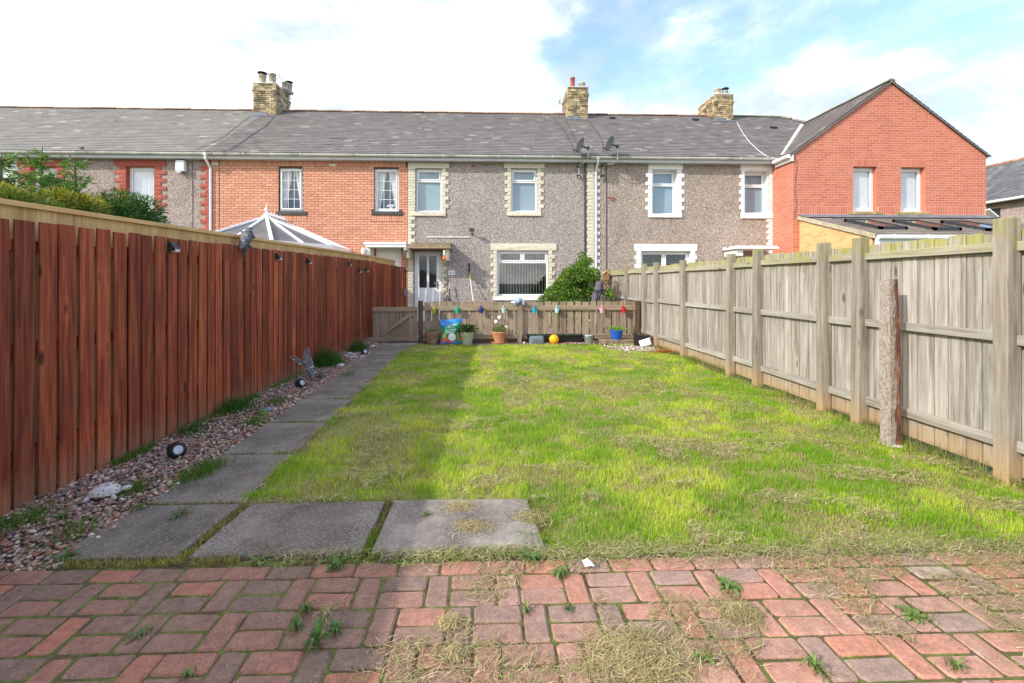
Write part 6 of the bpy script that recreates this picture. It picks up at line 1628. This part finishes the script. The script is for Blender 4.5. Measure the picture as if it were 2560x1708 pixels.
MB().add([(-.115, 0, -.075), (.115, 0, -.075), (.115, 0, .075), (-.115, 0, .075), (-.095, -.055, -.058), (.095, -.055, -.058), (.095, -.055, .058), (-.095, -.055, .058)], [(4,5,6,7),(0,1,5,4),(1,2,6,5),(2,3,7,6),(3,0,4,7)]).box(-.125, .125, 0, .008, -.085, .085, bev=.003).build('tub', 'tub', wc, loc=(0, 0, .075), rot=(R(-14), R(-17), 0))
rk = lambda nm, label, px, py, s3, mat, sd, cat='stone', z=0: tag(MB().blob((0, 0, s3[2]*.7), s3, 12, 8, .28, sd).build(nm, mat, None, loc=(*GP(px, py, z), z)), label, cat)
MT['orangestone'] = plain('orange_stone', (.50, .30, .15), .9, var=.3, scale=12); MT['darkstone'] = plain('dark_stone', (.08, .08, .09), .8, var=.3, scale=12); MT['palestone'] = plain('pale_stone', (.52, .53, .55), .8, var=.2, scale=12); MT['greenstone'] = plain('green_painted_stone', (.10, .17, .04), .6, var=.3, scale=14)
rk('stone', 'rough orange-brown stone between the blue pot and the black pot', 1578, 850, (.07, .06, .11), 'orangestone', 2)
rk('stone', 'small white stone on the grass edge left of the grey arched box', 1311, 859, (.035, .03, .025), 'palestone', 3)
# pile of dried brown cuttings
X_, Y_ = GP(1662, 884); n_ = 1500; x = NP.normal(0, .13, n_)+X_; y = NP.normal(0, .10, n_)+Y_
straw_at('dead_plant', x, y, .01+.07*NP.random(n_)*np.exp(-((x-X_)/.2)**2), 'clump of orange-brown dead plant at the foot of the grey fence', .08, .006, 'dead plant', ((.42, .16, .05), (.34, .14, .05), (.50, .26, .08), (.24, .10, .05)))

# hanging buckets
HB = [(1084.7, (.42, .42, .06), 'yellow-green'), (1143.6, (.02, .46, .25), 'emerald green'), (1202.5, (.02, .05, .20), 'navy blue'), (1259.4, (.48, .66, .54), 'pale mint'), (1335.4, (.02, .38, .60), 'bright turquoise'), (1392, (.40, .68, .70), 'pale aqua'), (1504, (.80, .36, .48), 'pink'), (1559, (.62, .015, .03), 'red')]
plc = ['leftmost on the picket fence', 'above the compost bag', 'between green pot and terracotta pot', 'above the terracotta pot', 'just right of the middle post', 'above the yellow ball', 'third from the right post side, left of the blue pot', 'above the bright blue pot']
plc[6] = 'left of the red one'
for (px, c_, nm), pl in zip(HB, plc):
    mt = plain('enamel_'+nm.replace(' ', '_').replace('-', '_'), c_, .35, var=.04, bstr=0); X_ = WX(px, 10.78); b = thing('hanging_bucket', f'tiny {nm} bucket on the top rail, {pl}', 'bucket', (X_, 10.765, .70), group='small coloured buckets hung along the picket fence'); b.rotation_euler = (0, R(rnd.uniform(-4, 4)), rnd.uniform(-.3, .3))
    MB().lathe([(.037, 0), (.038, .004), (.056, .10), (.060, .105), (.058, .11), (.053, .106), (.035, .008)], 18).build('bucket', mt, b)
    MB().tube([(.055*math.cos(a), 0, .10+.05*math.sin(a)) for a in [math.pi*q/10 for q in range(11)]], .0035, 5).build('handle', mt, b)
    MB().box(-.010, .010, -.004, .050, .14, .155, bev=.002).box(-.010, .010, .035, .042, .09, .178, bev=.002).box(-.010, .010, .036, .075, .176, .182).build('hook', mt, b)
# toy hanging on the middle post
MT['toy'] = plain('pale_blue_plush', (.34, .44, .60), .95, var=.25, scale=40); xm = WX(1299, 10.8)
ty = thing('soft_toy', 'pale blue soft toy draped over the middle post of the picket fence', 'toy', (xm, 10.8, .98))
MB().blob((-.02, -.01, .03), (.10, .07, .05), 14, 9, .1, 2).blob((-.10, -.06, -.03), (.035, .03, .07), 10, 6, .1, 3).blob((.09, -.06, -.03), (.03, .03, .08), 10, 6, .1, 4).blob((-.03, -.08, .0), (.05, .04, .06), 10, 6, .1, 5).build('body', 'toy', ty, smooth=True)
MB().blob((-.15, -.03, -.03), (.05, .03, .03), 10, 6, .1, 6).build('head', 'curtain', ty, smooth=True)

# behind the fence: poles, lounger, door things
def pole(label, p0, p1, Y0, Y1, r_, mat, topmat=None, frac=.2, name='garden_pole'):
    a = Vector((WX(p0[0], Y0), Y0, WZ(p0[1], WX(p0[0], Y0), Y0))); b = Vector((WX(p1[0], Y1), Y1, .06)); o = thing(name, label, 'pole', tuple(b)); d = a-b
    k = (1-frac); MB().tube([(0, 0, 0), tuple(d*k)], r_, 8).build('shaft', mat, o)
    if topmat: MB().tube([tuple(d*k), tuple(d)], r_*1.25, 8).build('grip', topmat, o)
    return o
MT['lime'] = plain('lime_plastic', (.50, .62, .04), .4, var=.1, bstr=0)
o = pole('white mop pole with a lime green top leaning on the house wall', (1174.5, 688), (1192, 840), 13.93, 13.3, .014, 'upvc', 'lime', .09)
MB().blob((0, 0, .05), (.14, .06, .05), 12, 7, .2, 8).build('mop_head', 'lime', o)
pole('black walking pole with a pale handle standing by the front door', (1123.8, 708), (1124, 840), 13.9, 13.75, .015, 'black', 'palestone', .13)
pole('thin bare wooden stick leaning beside the white door', (1104.5, 725), (1105, 840), 13.88, 13.7, .010, 'newwoody')
hk = tag(MB().box(-.02, .02, -.04, 0, -.24, -.05, bev=.006).blob((0, -.03, 0), (.03, .03, .05), 8, 6).tube([(-.03, -.03, -.02), (.03, -.03, -.02)], .012, 6).build('wall_thermometer', 'iron', None, loc=(fx(1172.8), YF-.005, fz(662, 1173))), 'slim dark metal ornament on the pebbledash wall right of the number plate', 'ornament')
npz = thing('number_plate', 'white rectangular plate with the black house number 63 on the wall', 'number plate', ((fx(1120.5)+fx(1137.5))/2, YF-.012, (fz(676.2, 1129)+fz(688, 1129))/2))
MB().box(-.100, .100, -.008, .010, -.068, .068, bev=.004).build('plate', 'tub', npz)
text('6 3', .105, npz, 'ink_k', lambda x, y: Vector((x, -.0105, y-.035)), bold=.002)
lamp = thing('security_light', 'small dark security light on the pebbledash wall between the upper windows', 'light', (fx(1184)-.05, YF-.24, fz(577, 1184)))
MB().box(-.075, .075, -.05, .05, -.045, .05, bev=.012).build('housing', 'iron', lamp); MB().box(-.055, .055, -.054, -.05, -.03, .035).build('lens', 'glass', lamp); MB().tube([(0, .05, -.03), (0, .15, -.09), (0, .24, -.10)], .016, 7).blob((0, .235, -.10), (.035, .02, .035), 10, 6).build('bracket', 'iron', lamp)
lamp = thing('security_light', 'black floodlight beside the canopy of the white stone house', 'light', (WX(1823, 13.7), 13.7, WZ(622, WX(1823, 13.7), 13.7)))
MB().box(-.07, .07, -.04, .03, -.05, .05, bev=.01).build('housing', 'iron', lamp); MB().box(-.045, .045, -.044, -.04, -.03, .03).build('lens', 'palestone', lamp); MB().tube([(0, .03, 0), (.02, .28, 0)], .015, 7).build('bracket', 'iron', lamp)
rs = tag(MB().blob((0, 0, 0), (.035, .03, .04), 8, 6, .2, 4).tube([(-.16, .03, .07), (.02, 0, .06), (.05, 0, .06)], .012, 6).blob((.05, 0, .06), (.03, .03, .02), 8, 6).build('wall_hook', 'redclay', None, loc=(fx(1529), YF-.04, fz(499, 1529))), 'rusty hook on the pebbledash wall of the white stone house', 'hook')
# orange lantern and small lamps on the canopy bracket
bx_ = WX(1111, 13.35); ln = thing('hanging_lantern', 'small orange glass lantern hanging under the door canopy', 'lantern', (bx_, 13.33, 2.07)); MT['orangeglass'] = plain('orange_glass', (.80, .18, .03), .3, var=.1, bstr=0)
MB().lathe([(.01, -.02), (.045, 0), (.055, .05), (.045, .10), (.02, .13)], 12).build('globe', 'orangeglass', ln, smooth=True); MB().lathe([(.035, .13), (.04, .15), (.035, .27), (.01, .29)], 10).build('cap', 'cream', ln); MB().tube([(0, 0, .28), (0, 0, .335)], .004, 5).build('hook', 'iron', ln)
bx_ = WX(1014, 13.35); ln = thing('wind_chime', 'dark wind chime hanging between the two door canopies', 'wind chime', (bx_, 13.34, 2.05)); MB().lathe([(.05, .28), (.055, .30), (.05, .36), (.01, .38)], 10).build('cap', 'steel', ln)
for k in range(5): MB().tube([(.04*math.cos(k*1.26), .04*math.sin(k*1.26), .28), (.04*math.cos(k*1.26), .04*math.sin(k*1.26), .02+.03*k)], .008, 6).build('tube', 'steel' if k % 2 else 'iron', ln)
# folded lounger
MT['lounger'] = plain('mauve_grey_cover', (.10, .085, .11), .8, var=.2, scale=5); Yl = 11.35
lg = thing('folded_lounger', 'folded garden lounger in mauve-grey cover leaning beside the red-flowered bush', 'lounger'); 
for (a, b, c_, d, w_) in ((1499, 704, 1490, 728, .17), (1489, 730, 1478, 790, .15), (1507, 722, 1500, 790, .09)):
    A_ = Vector((WX(a, Yl), Yl, WZ(b, WX(a, Yl), Yl))); B_ = Vector((WX(c_, Yl), Yl-.1, WZ(d, WX(c_, Yl), Yl))); dv = A_-B_; 
    MB().box(-w_/2, w_/2, -.05, .05, -dv.length/2, dv.length/2, bev=.03).build('cushion', 'lounger', lg, loc=(A_+B_)/2, rot=dv.to_track_quat('Z', 'Y').to_euler())
A_ = (WX(1496, Yl), Yl+.06, WZ(700, WX(1496, Yl), Yl)); MB().tube([A_, (WX(1478, Yl), Yl+.02, .04)], .012, 6).tube([(A_[0]+.14, A_[1], A_[2]), (WX(1500, Yl), Yl+.02, .04)], .012, 6).build('frame', 'iron', lg)
MT['orangewood'] = plain('orange_timber', (.34, .18, .08), .8, var=.2)
bh = thing('bird_box', 'orange-brown wooden bird box on the last post of the grey fence', 'bird box', (3.53, 13.45, 1.50)); MB().prism([(-.10, 0), (.06, 0), (.06, .17), (-.02, .23), (-.10, .17)], (-.07, .07), 'y').build('box', 'orangewood', bh); MB().obox((-.065, 0, .215), (.14, .19, .014), Matrix.Rotation(R(-37), 3, 'Y')).obox((.03, 0, .215), (.13, .19, .014), Matrix.Rotation(R(37), 3, 'Y')).build('roof', 'newwoody', bh); MB().tube([(-.101, 0, .11), (-.104, 0, .11)], .018, 10).build('entrance', 'ink_k', bh)
MB().tube([(-.02, -.0, -1.5), (-.02, 0, 0)], .03, 8).build('pole', 'orangewood', bh)

# satellite dishes
def dish(label, px, py, pxp, pyb, pxw, ytop, ybot):
    Yd = 13.45; c_ = Vector((WX(px, Yd), Yd, WZ(py, WX(px, Yd), Yd))); o = thing('satellite_dish', label, 'satellite dish', tuple(c_), group='satellite dishes on the eaves')
    nrm = Vector((-.90, -.30, .28)).normalized(); q = nrm.to_track_quat('Z', 'Y'); mb = MB()
    pr = [(.012, .0), (.10, .010), (.17, .03), (.215, .052), (.235, .06), (.235, .066), (.215, .060), (.17, .038), (.10, .018), (.012, .008)]
    mb.lathe(pr, 28, cap=False); d_ = mb.build('dish', 'dish', o, smooth=True); d_.rotation_euler = q.to_euler(); d_.scale = (.88, 1.0, .88)
    mb = MB(); P1 = Vector((WX(pxp, Yd), Yd+.05, c_.z-.05))-c_; mb.tube([(0, 0, 0), tuple(P1)], .022, 7).box(P1.x-.03, P1.x+.03, P1.y-.03, P1.y+.03, P1.z-.05, P1.z+.05); 
    arm = Vector(nrm)*.26+Vector((0, 0, -.22)); mb.tube([tuple(Vector((0, 0, -.2))), tuple(arm)], .009, 6).blob(tuple(arm), (.03, .03, .03), 10, 6).build('arm', 'iron', o)
    zb = WZ(pyb, WX(pxp, 13.5), 13.5)-c_.z; xw = WX(pxw, 13.93)-c_.x; ze_ = EZ-.24-c_.z
    zt_, z2 = fz(ytop, pxw)-c_.z, fz(ybot, pxw)-c_.z
    MB().tube([(P1.x, P1.y, .08), (P1.x, P1.y, zb), (P1.x-.10, P1.y+.10, zb-.12), (xw+.06, 13.86-c_.y, ze_+.02), (xw, 13.90-c_.y, ze_-.06), (xw, 13.90-c_.y, z2)], .016, 8).build('mast', 'steel', o)
    MB().box(xw-.045, xw+.045, 13.88-c_.y, 13.998-c_.y, zt_-.06, zt_-.02, bev=.004).box(xw-.045, xw+.045, 13.88-c_.y, 13.998-c_.y, z2+.06, z2+.10, bev=.004).build('wall_bracket', 'iron', o)
dish('grey satellite dish on the left, above the corner of the cream stone house', 1454, 365, 1471.5, 395, 1446.5, 415, 447)
dish('grey satellite dish on the right, above the white stone house', 1528, 361, 1545, 398, 1507, 414, 448)
# aerials
def aerial(label, px, y0, y1, Y, X=None, big=True):
    x = WX(px, Y); zt, z0 = WZ(y0, x, Y), WZ(y1, x, Y); o = thing('tv_aerial', label, 'aerial', (x, Y, z0)); h = zt-z0
    MB().tube([(0, 0, 0), (0, 0, h)], .012, 6).build('mast', 'steel', o)
    d = Vector((.78, -.25, -.55)).normalized(); b0 = Vector((-.12, .04, h-.02)); mb = MB().tube([tuple(b0), tuple(b0+d*.75)], .009, 5)
    side = d.cross(Vector((0, 0, 1))).normalized(); up_ = side.cross(d)
    for k in range(9): c0 = b0+d*(.10+.07*k); mb.tube([tuple(c0-side*.10), tuple(c0+side*.10)], .005, 4)
    if big:
        for s1 in (-1, 1): mb.tube([tuple(b0), tuple(b0+up_*s1*.14-d*.05)], .012, 5); mb.tube([tuple(b0+side*.1*s1), tuple(b0+side*.1*s1+up_*.12)], .010, 5)
    mb.build('antenna', 'iron', o); return o
aerial('tv aerial strapped to the right side of the left chimney', 704.5, 190, 268, 17.6)
aerial('black tv aerial with bent grid right behind the left chimney', 726, 236, 275, 18.3)
aerial('tv aerial half hidden at the left side of the middle chimney', 1406, 255, 282, 18.4)
# roof cables
def roofline(px, py):
    a, b = EY, RY
    for _ in range(40):
        m_ = (a+b)/2; x_ = WX(px, m_); row = HY-F*((EZ+SL*(m_-EY)+.03)-H)/(x_*sa+m_*ca)
        if row > py: a = m_
        else: b = m_
    return (WX(px, a), a, EZ+SL*(a-EY)+.035)
def cable(label, pts, mat='iron', r_=.008, extra=()):
    return tag(MB().tube([roofline(*p) for p in pts]+list(extra), r_, 5).build('cable', mat), label, 'cable')
cable('dark cable sagging down the roof from the right foot of the left chimney', [(686, 292), (664, 316), (635, 334), (610, 352), (575, 376), (556, 384)])
cable('thin dark cable running down the roof left of the left chimney', [(622, 294), (590, 318), (560, 342), (520, 362), (490, 380)], r_=.006)
cable('white cable sagging from the right chimney down to the roof corner', [(1842, 306), (1856, 332), (1875, 357), (1895, 376), (1915, 394)], 'upvc', .009, [(fx(1928), 13.62, fz(407, 1928)), (fx(1946), 13.3, fz(414.5, 1946))])
cable('dark cable from the middle chimney down to the right satellite dish', [(1474, 304), (1490, 326), (1502, 345), (1507, 360), (1508, 380)], r_=.006)
cable('dark cable down the roof to the left satellite dish', [(1384, 295), (1412, 330), (1428, 358), (1436, 385)], r_=.006)
cable('dark cable close below the middle chimney on its left side', [(1412, 300), (1424, 322), (1436, 346), (1445, 364)], r_=.006)
# birds
MT['bird'] = plain('grey_bird', (.12, .12, .13), .8, var=.4, scale=40, dirt=(.40, .40, .42))
gb = thing('gutter_bird', 'small dark bird perched on the gutter of the red stone house', 'bird', (fx(204, 13.7), 13.7, EZ+.03)); MB().blob((0, 0, .05), (.06, .035, .035), 10, 7).blob((.055, 0, .085), (.022, .02, .022), 8, 6).tube([(-.04, 0, .05), (-.13, 0, .09)], [.02, .006], 6).build('body', 'bird', gb, smooth=True)

# ================================================================== THINGS ON AND BESIDE THE RED FENCE
# bird ornament on the fence
yb_ = WY(612, -2.87); ow = thing('bird_ornament', 'speckled grey bird ornament perched on a branch bracket on the red fence', 'ornament', (-2.85, yb_, 1.83))
def skinfig(name, joints, edges, radii, mat, parent, sub=2):
    me = bpy.data.meshes.new(name); me.from_pydata(joints, edges, []); ob = bpy.data.objects.new(name+'_tmp', me); COL.objects.link(ob)
    md = ob.modifiers.new('s', 'SKIN'); 
    for i, r_ in enumerate(radii): me.skin_vertices[0].data[i].radius = (r_, r_) if not isinstance(r_, tuple) else r_
    me.skin_vertices[0].data[0].use_root = True; ob.modifiers.new('u', 'SUBSURF').levels = sub
    bpy.context.view_layer.update(); m2 = bpy.data.meshes.new_from_object(ob.evaluated_get(bpy.context.evaluated_depsgraph_get())); bpy.data.objects.remove(ob)
    m2.materials.clear(); m2.materials.append(MT[mat]); m2.polygons.foreach_set('use_smooth', [True]*len(m2.polygons)); return link(name, m2, parent)
# local frame: bird faces +y (away) and a little right; photo shows head at upper right
skinfig('body', [(0, .0, .10), (0, .035, .15), (0, .055, .20), (0, .062, .225), (0, -.04, .05), (0, -.09, .0), (0, -.13, -.04), (0, .085, .222), (0, .105, .214)], [(0, 1), (1, 2), (2, 3), (0, 4), (4, 5), (5, 6), (3, 7), (7, 8)], [.062, .062, .047, .036, .055, .030, .014, .022, .008], 'bird', ow)
for s1 in (-1, 1): MB().add([(s1*.050, .04, .17), (s1*.066, -.0, .12), (s1*.058, -.06, .045), (s1*.030, -.125, -.02), (s1*.056, -.01, .06), (s1*.05, .045, .11)], [(0, 1, 5), (1, 4, 5), (1, 2, 4), (2, 3, 4)]).build('wing', 'bird', ow)
for s1 in (-1, 1): MB().blob((s1*.030, .068, .232), (.007, .007, .007), 8, 6).build('eye', 'black', ow)
MB().tube([(0, .09, .012), (0, .0, .02), (0, -.03, -.03), (-.01, -.045, -.10), (-.015, -.04, -.15)], [.018, .022, .02, .017, .010], 8).tube([(0, -.04, -.06), (0, .02, -.035)], [.014, .009], 6).build('branch', 'darkstone', ow)
for s1 in (-1, 1): MB().tube([(s1*.015, .02, .055), (s1*.015, .015, .03), (s1*.012, .035, .024)], .006, 5).build('foot', 'black', ow)
# solar fence lights
MT['lampface'] = plain('light_lens', (.70, .70, .62), .3, var=.05, bstr=0)
for i, (px, py, lab) in enumerate(((439, 620, 'nearest and largest on the red fence'), (702, 643, 'second along the red fence, just right of the bird'), (778, 654, 'third along the red fence'), (880, 660, 'fourth, near the end of the long red fence'))):
    yy = WY(px, -2.83); z = WZ(py, -2.83, yy); o = thing('fence_light', 'small black solar fence light, '+lab, 'light', (x_red(yy)+.008, yy, z), group='solar lights fixed along the red fence')
    MB().prism([(0, .055), (.022, .052), (.062, -.012), (.058, -.03), (.0, -.03)], (-.038, .038), 'y').build('housing', 'black', o)
    MB().add([(.024, -.034, -.012), (.0655, -.034, -.012), (.0655, .034, -.012), (.024, .034, -.012), (.026, -.03, -.040), (.058, -.03, -.036), (.058, .03, -.036), (.026, .03, -.040)], [(0,3,2,1),(4,5,6,7),(0,1,5,4),(1,2,6,5),(2,3,7,6),(3,0,4,7)]).build('lens', 'lampface', o)
for i, (px, py, lab) in enumerate(((965, 672, 'leftmost of three beyond the gate'), (984, 676, 'middle of three beyond the gate'), (1003.5, 677, 'rightmost of three beyond the gate'))):
    yy = 12.6
    for _ in range(20): yy = WY(px, x_red(yy)+.03)
    yy = min(yy, 13.8); z = WZ(py, x_red(yy), yy); o = thing('fence_light', 'tiny black fence light, '+lab, 'light', (x_red(yy)+.01, yy, z), group='solar lights fixed along the red fence')
    MB().prism([(0, .055), (.03, .05), (.062, -.012), (.058, -.03), (.0, -.03)], (-.04, .04), 'y').build('housing', 'black', o); MB().box(.024, .066, -.034, .034, -.042, -.012).build('lens', 'lampface', o)
yy = 13.62; tag(MB().box(.0, .06, -.05, .05, -.11, .11, bev=.012).build('socket_box', 'bluegrey', None, loc=(x_red(yy)+.012, yy, WZ(731, x_red(yy), yy))), 'grey weatherproof socket box on the red fence beyond the gate', 'socket')
MT['orbm'] = plain('mirror_disc', (.55, .52, .42), .3, metal=.6, bstr=0)
tag(MB().blob((0, 0, 0), (.03, .055, .055), 14, 9).build('wall_lamp', 'orbm', None, loc=(x_red(13.78)+.05, 13.72, WZ(674, x_red(13.7), 13.7))), 'small round brassy disc at the far end of the red fence', 'ornament')

# rock-shaped solar spotlights
def spot(label, px, py, r_, az):
    X_, Y_ = GP(px, py); o = thing('solar_spotlight', label, 'spotlight', (X_, Y_, 0), az, group='black rock-shaped solar spotlights')
    mb = MB(); rr = random.Random(px); vs = []; fs = []; seg, ring = 14, 6
    prof = [(.02, -.95), (.55, -.85), (.88, -.45), (1.0, .0), (.95, .35), (.80, .62)]
    for i, (q, t) in enumerate(prof):
        for k in range(seg):
            a = 6.2832*k/seg; jj = 1+rr.uniform(-.07, .07)+.05*math.cos(a*3) if 0 < i < 5 else 1; vs.append((t*r_, q*r_*math.cos(a)*jj, q*r_*math.sin(a)*jj))
    for i in range(len(prof)-1):
        for k in range(seg): fs.append((i*seg+k, i*seg+(k+1) % seg, (i+1)*seg+(k+1) % seg, (i+1)*seg+k))
    b = mb.add(vs, fs).build('body', 'black', o, loc=(0, 0, r_*.88), rot=(0, R(-22), 0))
    MB().tube([(.60*r_, 0, 0), (.78*r_, 0, 0)], [.80*r_, .66*r_], 20).build('bezel', 'black', b)
    MB().tube([(.775*r_, 0, 0), (.80*r_, 0, 0)], [.50*r_, .48*r_], 20).build('lens', 'steel', b)
    MB().tube([(.795*r_, 0, -.1*r_), (.83*r_, 0, -.1*r_)], [.34*r_, .2*r_], 12).build('reflector', 'steel', b)
    return o
spot('black rock-shaped solar spotlight nearest the camera on the pebbles', 441, 1146, .068, R(-42))
spot('black rock-shaped solar spotlight left of the butterfly', 750, 971, .068, R(-30))
spot('black rock-shaped solar spotlight farthest away, near the gate', 912, 888, .068, R(-60))
# turtle
X_, Y_ = GP(268, 1246); tu = thing('turtle_ornament', 'white spotted turtle ornament crawling over the pebbles', 'ornament', (X_, Y_, .012), R(14)); MT['turtle'] = plain('weathered_white_resin', (.52, .51, .48), .7, var=.15, scale=30, dirt=(.32, .26, .22)); MT['turtlebelly'] = plain('pinkish_resin', (.34, .25, .21), .8, var=.2, scale=30)
vs = []; fs = []; seg, ring = 20, 7
def shell(a, t):
    r0 = math.sin(t); return (-.01+.092*r0*math.cos(a), .070*r0*math.sin(a), .028+.058*math.cos(t)*(1+.06*math.cos(a*5)*r0))
for i in range(ring+1):
    t = math.pi/2*i/ring
    for k in range(seg): vs.append(shell(6.2832*k/seg, t))
for i in range(ring):
    for k in range(seg): fs.append((i*seg+k, (i+1)*seg+k, (i+1)*seg+(k+1) % seg, i*seg+(k+1) % seg))
MB().add(vs, fs).build('shell', 'turtle', tu, smooth=True)
MB().blob((-.01, 0, .026), (.094, .072, .014), 20, 6).build('plastron', 'turtlebelly', tu, smooth=True)
for k in range(22):
    t = (.45, .9, 1.25)[k % 3]+rnd.uniform(-.05, .05); a = k*6.2832/7.3; x, y, z = shell(a, t); x1, y1, z1 = shell(a, t); nrm = Vector((x+.01, y*1.4, (z-.028)*1.8)).normalized()
    MB().blob((x+nrm.x*.001, y+nrm.y*.001, z+nrm.z*.001), (.0058, .0058, .004), 8, 5).build('spot', 'redclay', tu)
skinfig('head', [(.075, 0, .036), (.10, 0, .046), (.125, 0, .044), (.135, 0, .04)], [(0, 1), (1, 2), (2, 3)], [.016, .017, .019, .010], 'turtle', tu)
for s1 in (-1, 1): MB().blob((.128, s1*.014, .050), (.003, .003, .003), 6, 4).build('eye', 'black', tu)
for (dx, dy, ex) in ((.05, .055, .085), (.05, -.055, .085), (-.07, .05, -.095), (-.07, -.05, -.095)):
    skinfig('leg', [(dx, dy, .026), ((dx+ex)/2, dy*1.3, .018), (ex, dy*1.45, .006)], [(0, 1), (1, 2)], [.016, .014, .013], 'turtle', tu)
MB().tube([(-.095, 0, .024), (-.12, 0, .012)], [.008, .003], 6).build('tail', 'turtle', tu)
rk('painted_stone', 'green painted stone among the pebbles halfway down the path', 656, 1040, (.065, .05, .04), 'greenstone', 11)
rk('stone', 'flat grey stone lying behind the green painted stone', 668, 1029, (.055, .05, .028), 'bluegrey', 12)
rk('stone', 'dark stone on the pebbles right of the butterfly', 802, 948, (.07, .04, .04), 'darkstone', 13)
rk('stone', 'rounded dark stone between fence and the near black spotlight', 236, 1228, (.03, .025, .015), 'darkstone', 31)
for k, (px, py, lab) in enumerate(((866, 893, 'left end of the pale cluster'), (874, 887, 'upper left of the pale cluster'), (884, 890, 'middle of the pale cluster'), (880, 896, 'lowest of the pale cluster'), (905, 896, 'below the farthest spotlight'), (918, 886, 'right of the farthest spotlight'), (888, 897, 'right end of the cluster'))):
    rk('pale_stone', 'pale blue-white decorative stone near the gate, '+lab, px, py, (.05, .035, .03), 'palestone', 40+k)
rk('stone', 'large whitish cobble on the pebbles past the butterfly', 852, 918, (.07, .05, .035), 'palestone', 60); rk('stone', 'pale cobble on the pebbles close to the gate', 932, 868, (.07, .05, .03), 'palestone', 61)

# butterfly ornament
bf = thing('butterfly_ornament', 'large metal butterfly ornament with coloured gems resting against the red fence', 'ornament'); Y0 = 6.62
MT['gunmetal'] = plain('weathered_pewter', (.22, .19, .20), .5, metal=.35, var=.4, scale=30, dirt=(.36, .20, .16)); GEM = {'gem_blue': (.05, .30, .42), 'gem_white': (.75, .72, .55), 'gem_pink': (.62, .20, .16), 'gem_green': (.16, .38, .22)}
for k_, c_ in GEM.items(): MT[k_] = plain(k_, c_, .15, var=.1, bstr=0, spec=.8)
def bp(px, py, off=0): return Vector((WX(px, Y0+off), Y0+off, WZ(py, WX(px, Y0+off), Y0+off)))
def wing(pts, off0, off1, gems, name='wing'):
    """openwork wing: a rim, radiating ribs, a thin recessed sheet and set gems"""
    q = [bp(px, py, off0+(off1-off0)*min(1, ((px-775)**2+(py-925)**2)**.5/60)) for px, py in pts]; c0 = q[0]
    n_ = len(q); cen = sum(q, Vector())/n_; nv = (q[n_//3]-q[0]).cross(q[2*n_//3]-q[0]).normalized()*.004
    sheet = MB().add([tuple(v-nv) for v in q]+[tuple(cen-nv)]+[tuple(v+nv) for v in q]+[tuple(cen+nv)], [(i, (i+1) % n_, n_) for i in range(n_)]+[((i+1) % n_+n_+1, i+n_+1, 2*n_+1) for i in range(n_)]+[(i, i+n_+1, (i+1) % n_+n_+1, (i+1) % n_) for i in range(n_)]).build(name, 'gunmetal', bf)
    MB().tube([tuple(v) for v in q+[q[0]]], .009, 6, False).build('rim', 'gunmetal', sheet)
    mb = MB()
    for v in q[2:-1]: mb.tube([tuple(c0-nv*2), tuple((c0+v)/2-nv*2.4), tuple(v-nv)], .004, 5)
    mb.build('ribs', 'gunmetal', sheet)
    keys = list(GEM)
    for g in range(gems):
        i = rnd.randrange(1, n_); t = rnd.uniform(.35, .9); p_ = c0.lerp(q[i], t).lerp(c0.lerp(q[(i+1) % n_ or 1], t), rnd.random()); sgn = -1
        MB().blob(tuple(p_+Vector((.004, -.008, .002))), (.011, .008, .011), 8, 6).build('gem', rnd.choice(keys), sheet)
wing([(772, 924), (762, 912), (759, 896), (762, 878), (768, 869), (772, 872), (774, 888), (780, 902), (783, 915), (780, 926)], .0, .10, 16)
wing([(770, 926), (762, 920), (748, 908), (736, 900), (726, 894), (728, 890), (738, 893), (750, 902), (762, 908), (769, 917)], .0, -.02, 14)
wing([(776, 924), (782, 912), (788, 922), (792, 932), (791, 940), (785, 938), (779, 932)], .0, .06, 12)
wing([(772, 928), (778, 934), (782, 944), (780, 950), (772, 946), (762, 938), (757, 930), (764, 930)], .0, -.04, 10)
MB().tube([tuple(bp(766, 914, -.03)), tuple(bp(772, 926, -.03)), tuple(bp(778, 938, -.03)), tuple(bp(780, 950, -.02))], [.010, .018, .014, .006], 8).build('body', 'gunmetal', bf)
for e in ((760, 905), (768, 903)): MB().tube([tuple(bp(766, 914, -.03)), tuple(bp(*e, -.05))], .003, 4).build('antenna', 'gunmetal', bf)
MB().tube([tuple(bp(772, 930, .0)), (bp(756, 952, .2).x, Y0+.12, .01)], .006, 5).tube([tuple(bp(780, 945, -.02)), tuple(bp(782, 953, -.02))], .006, 5).build('stand', 'gunmetal', bf)
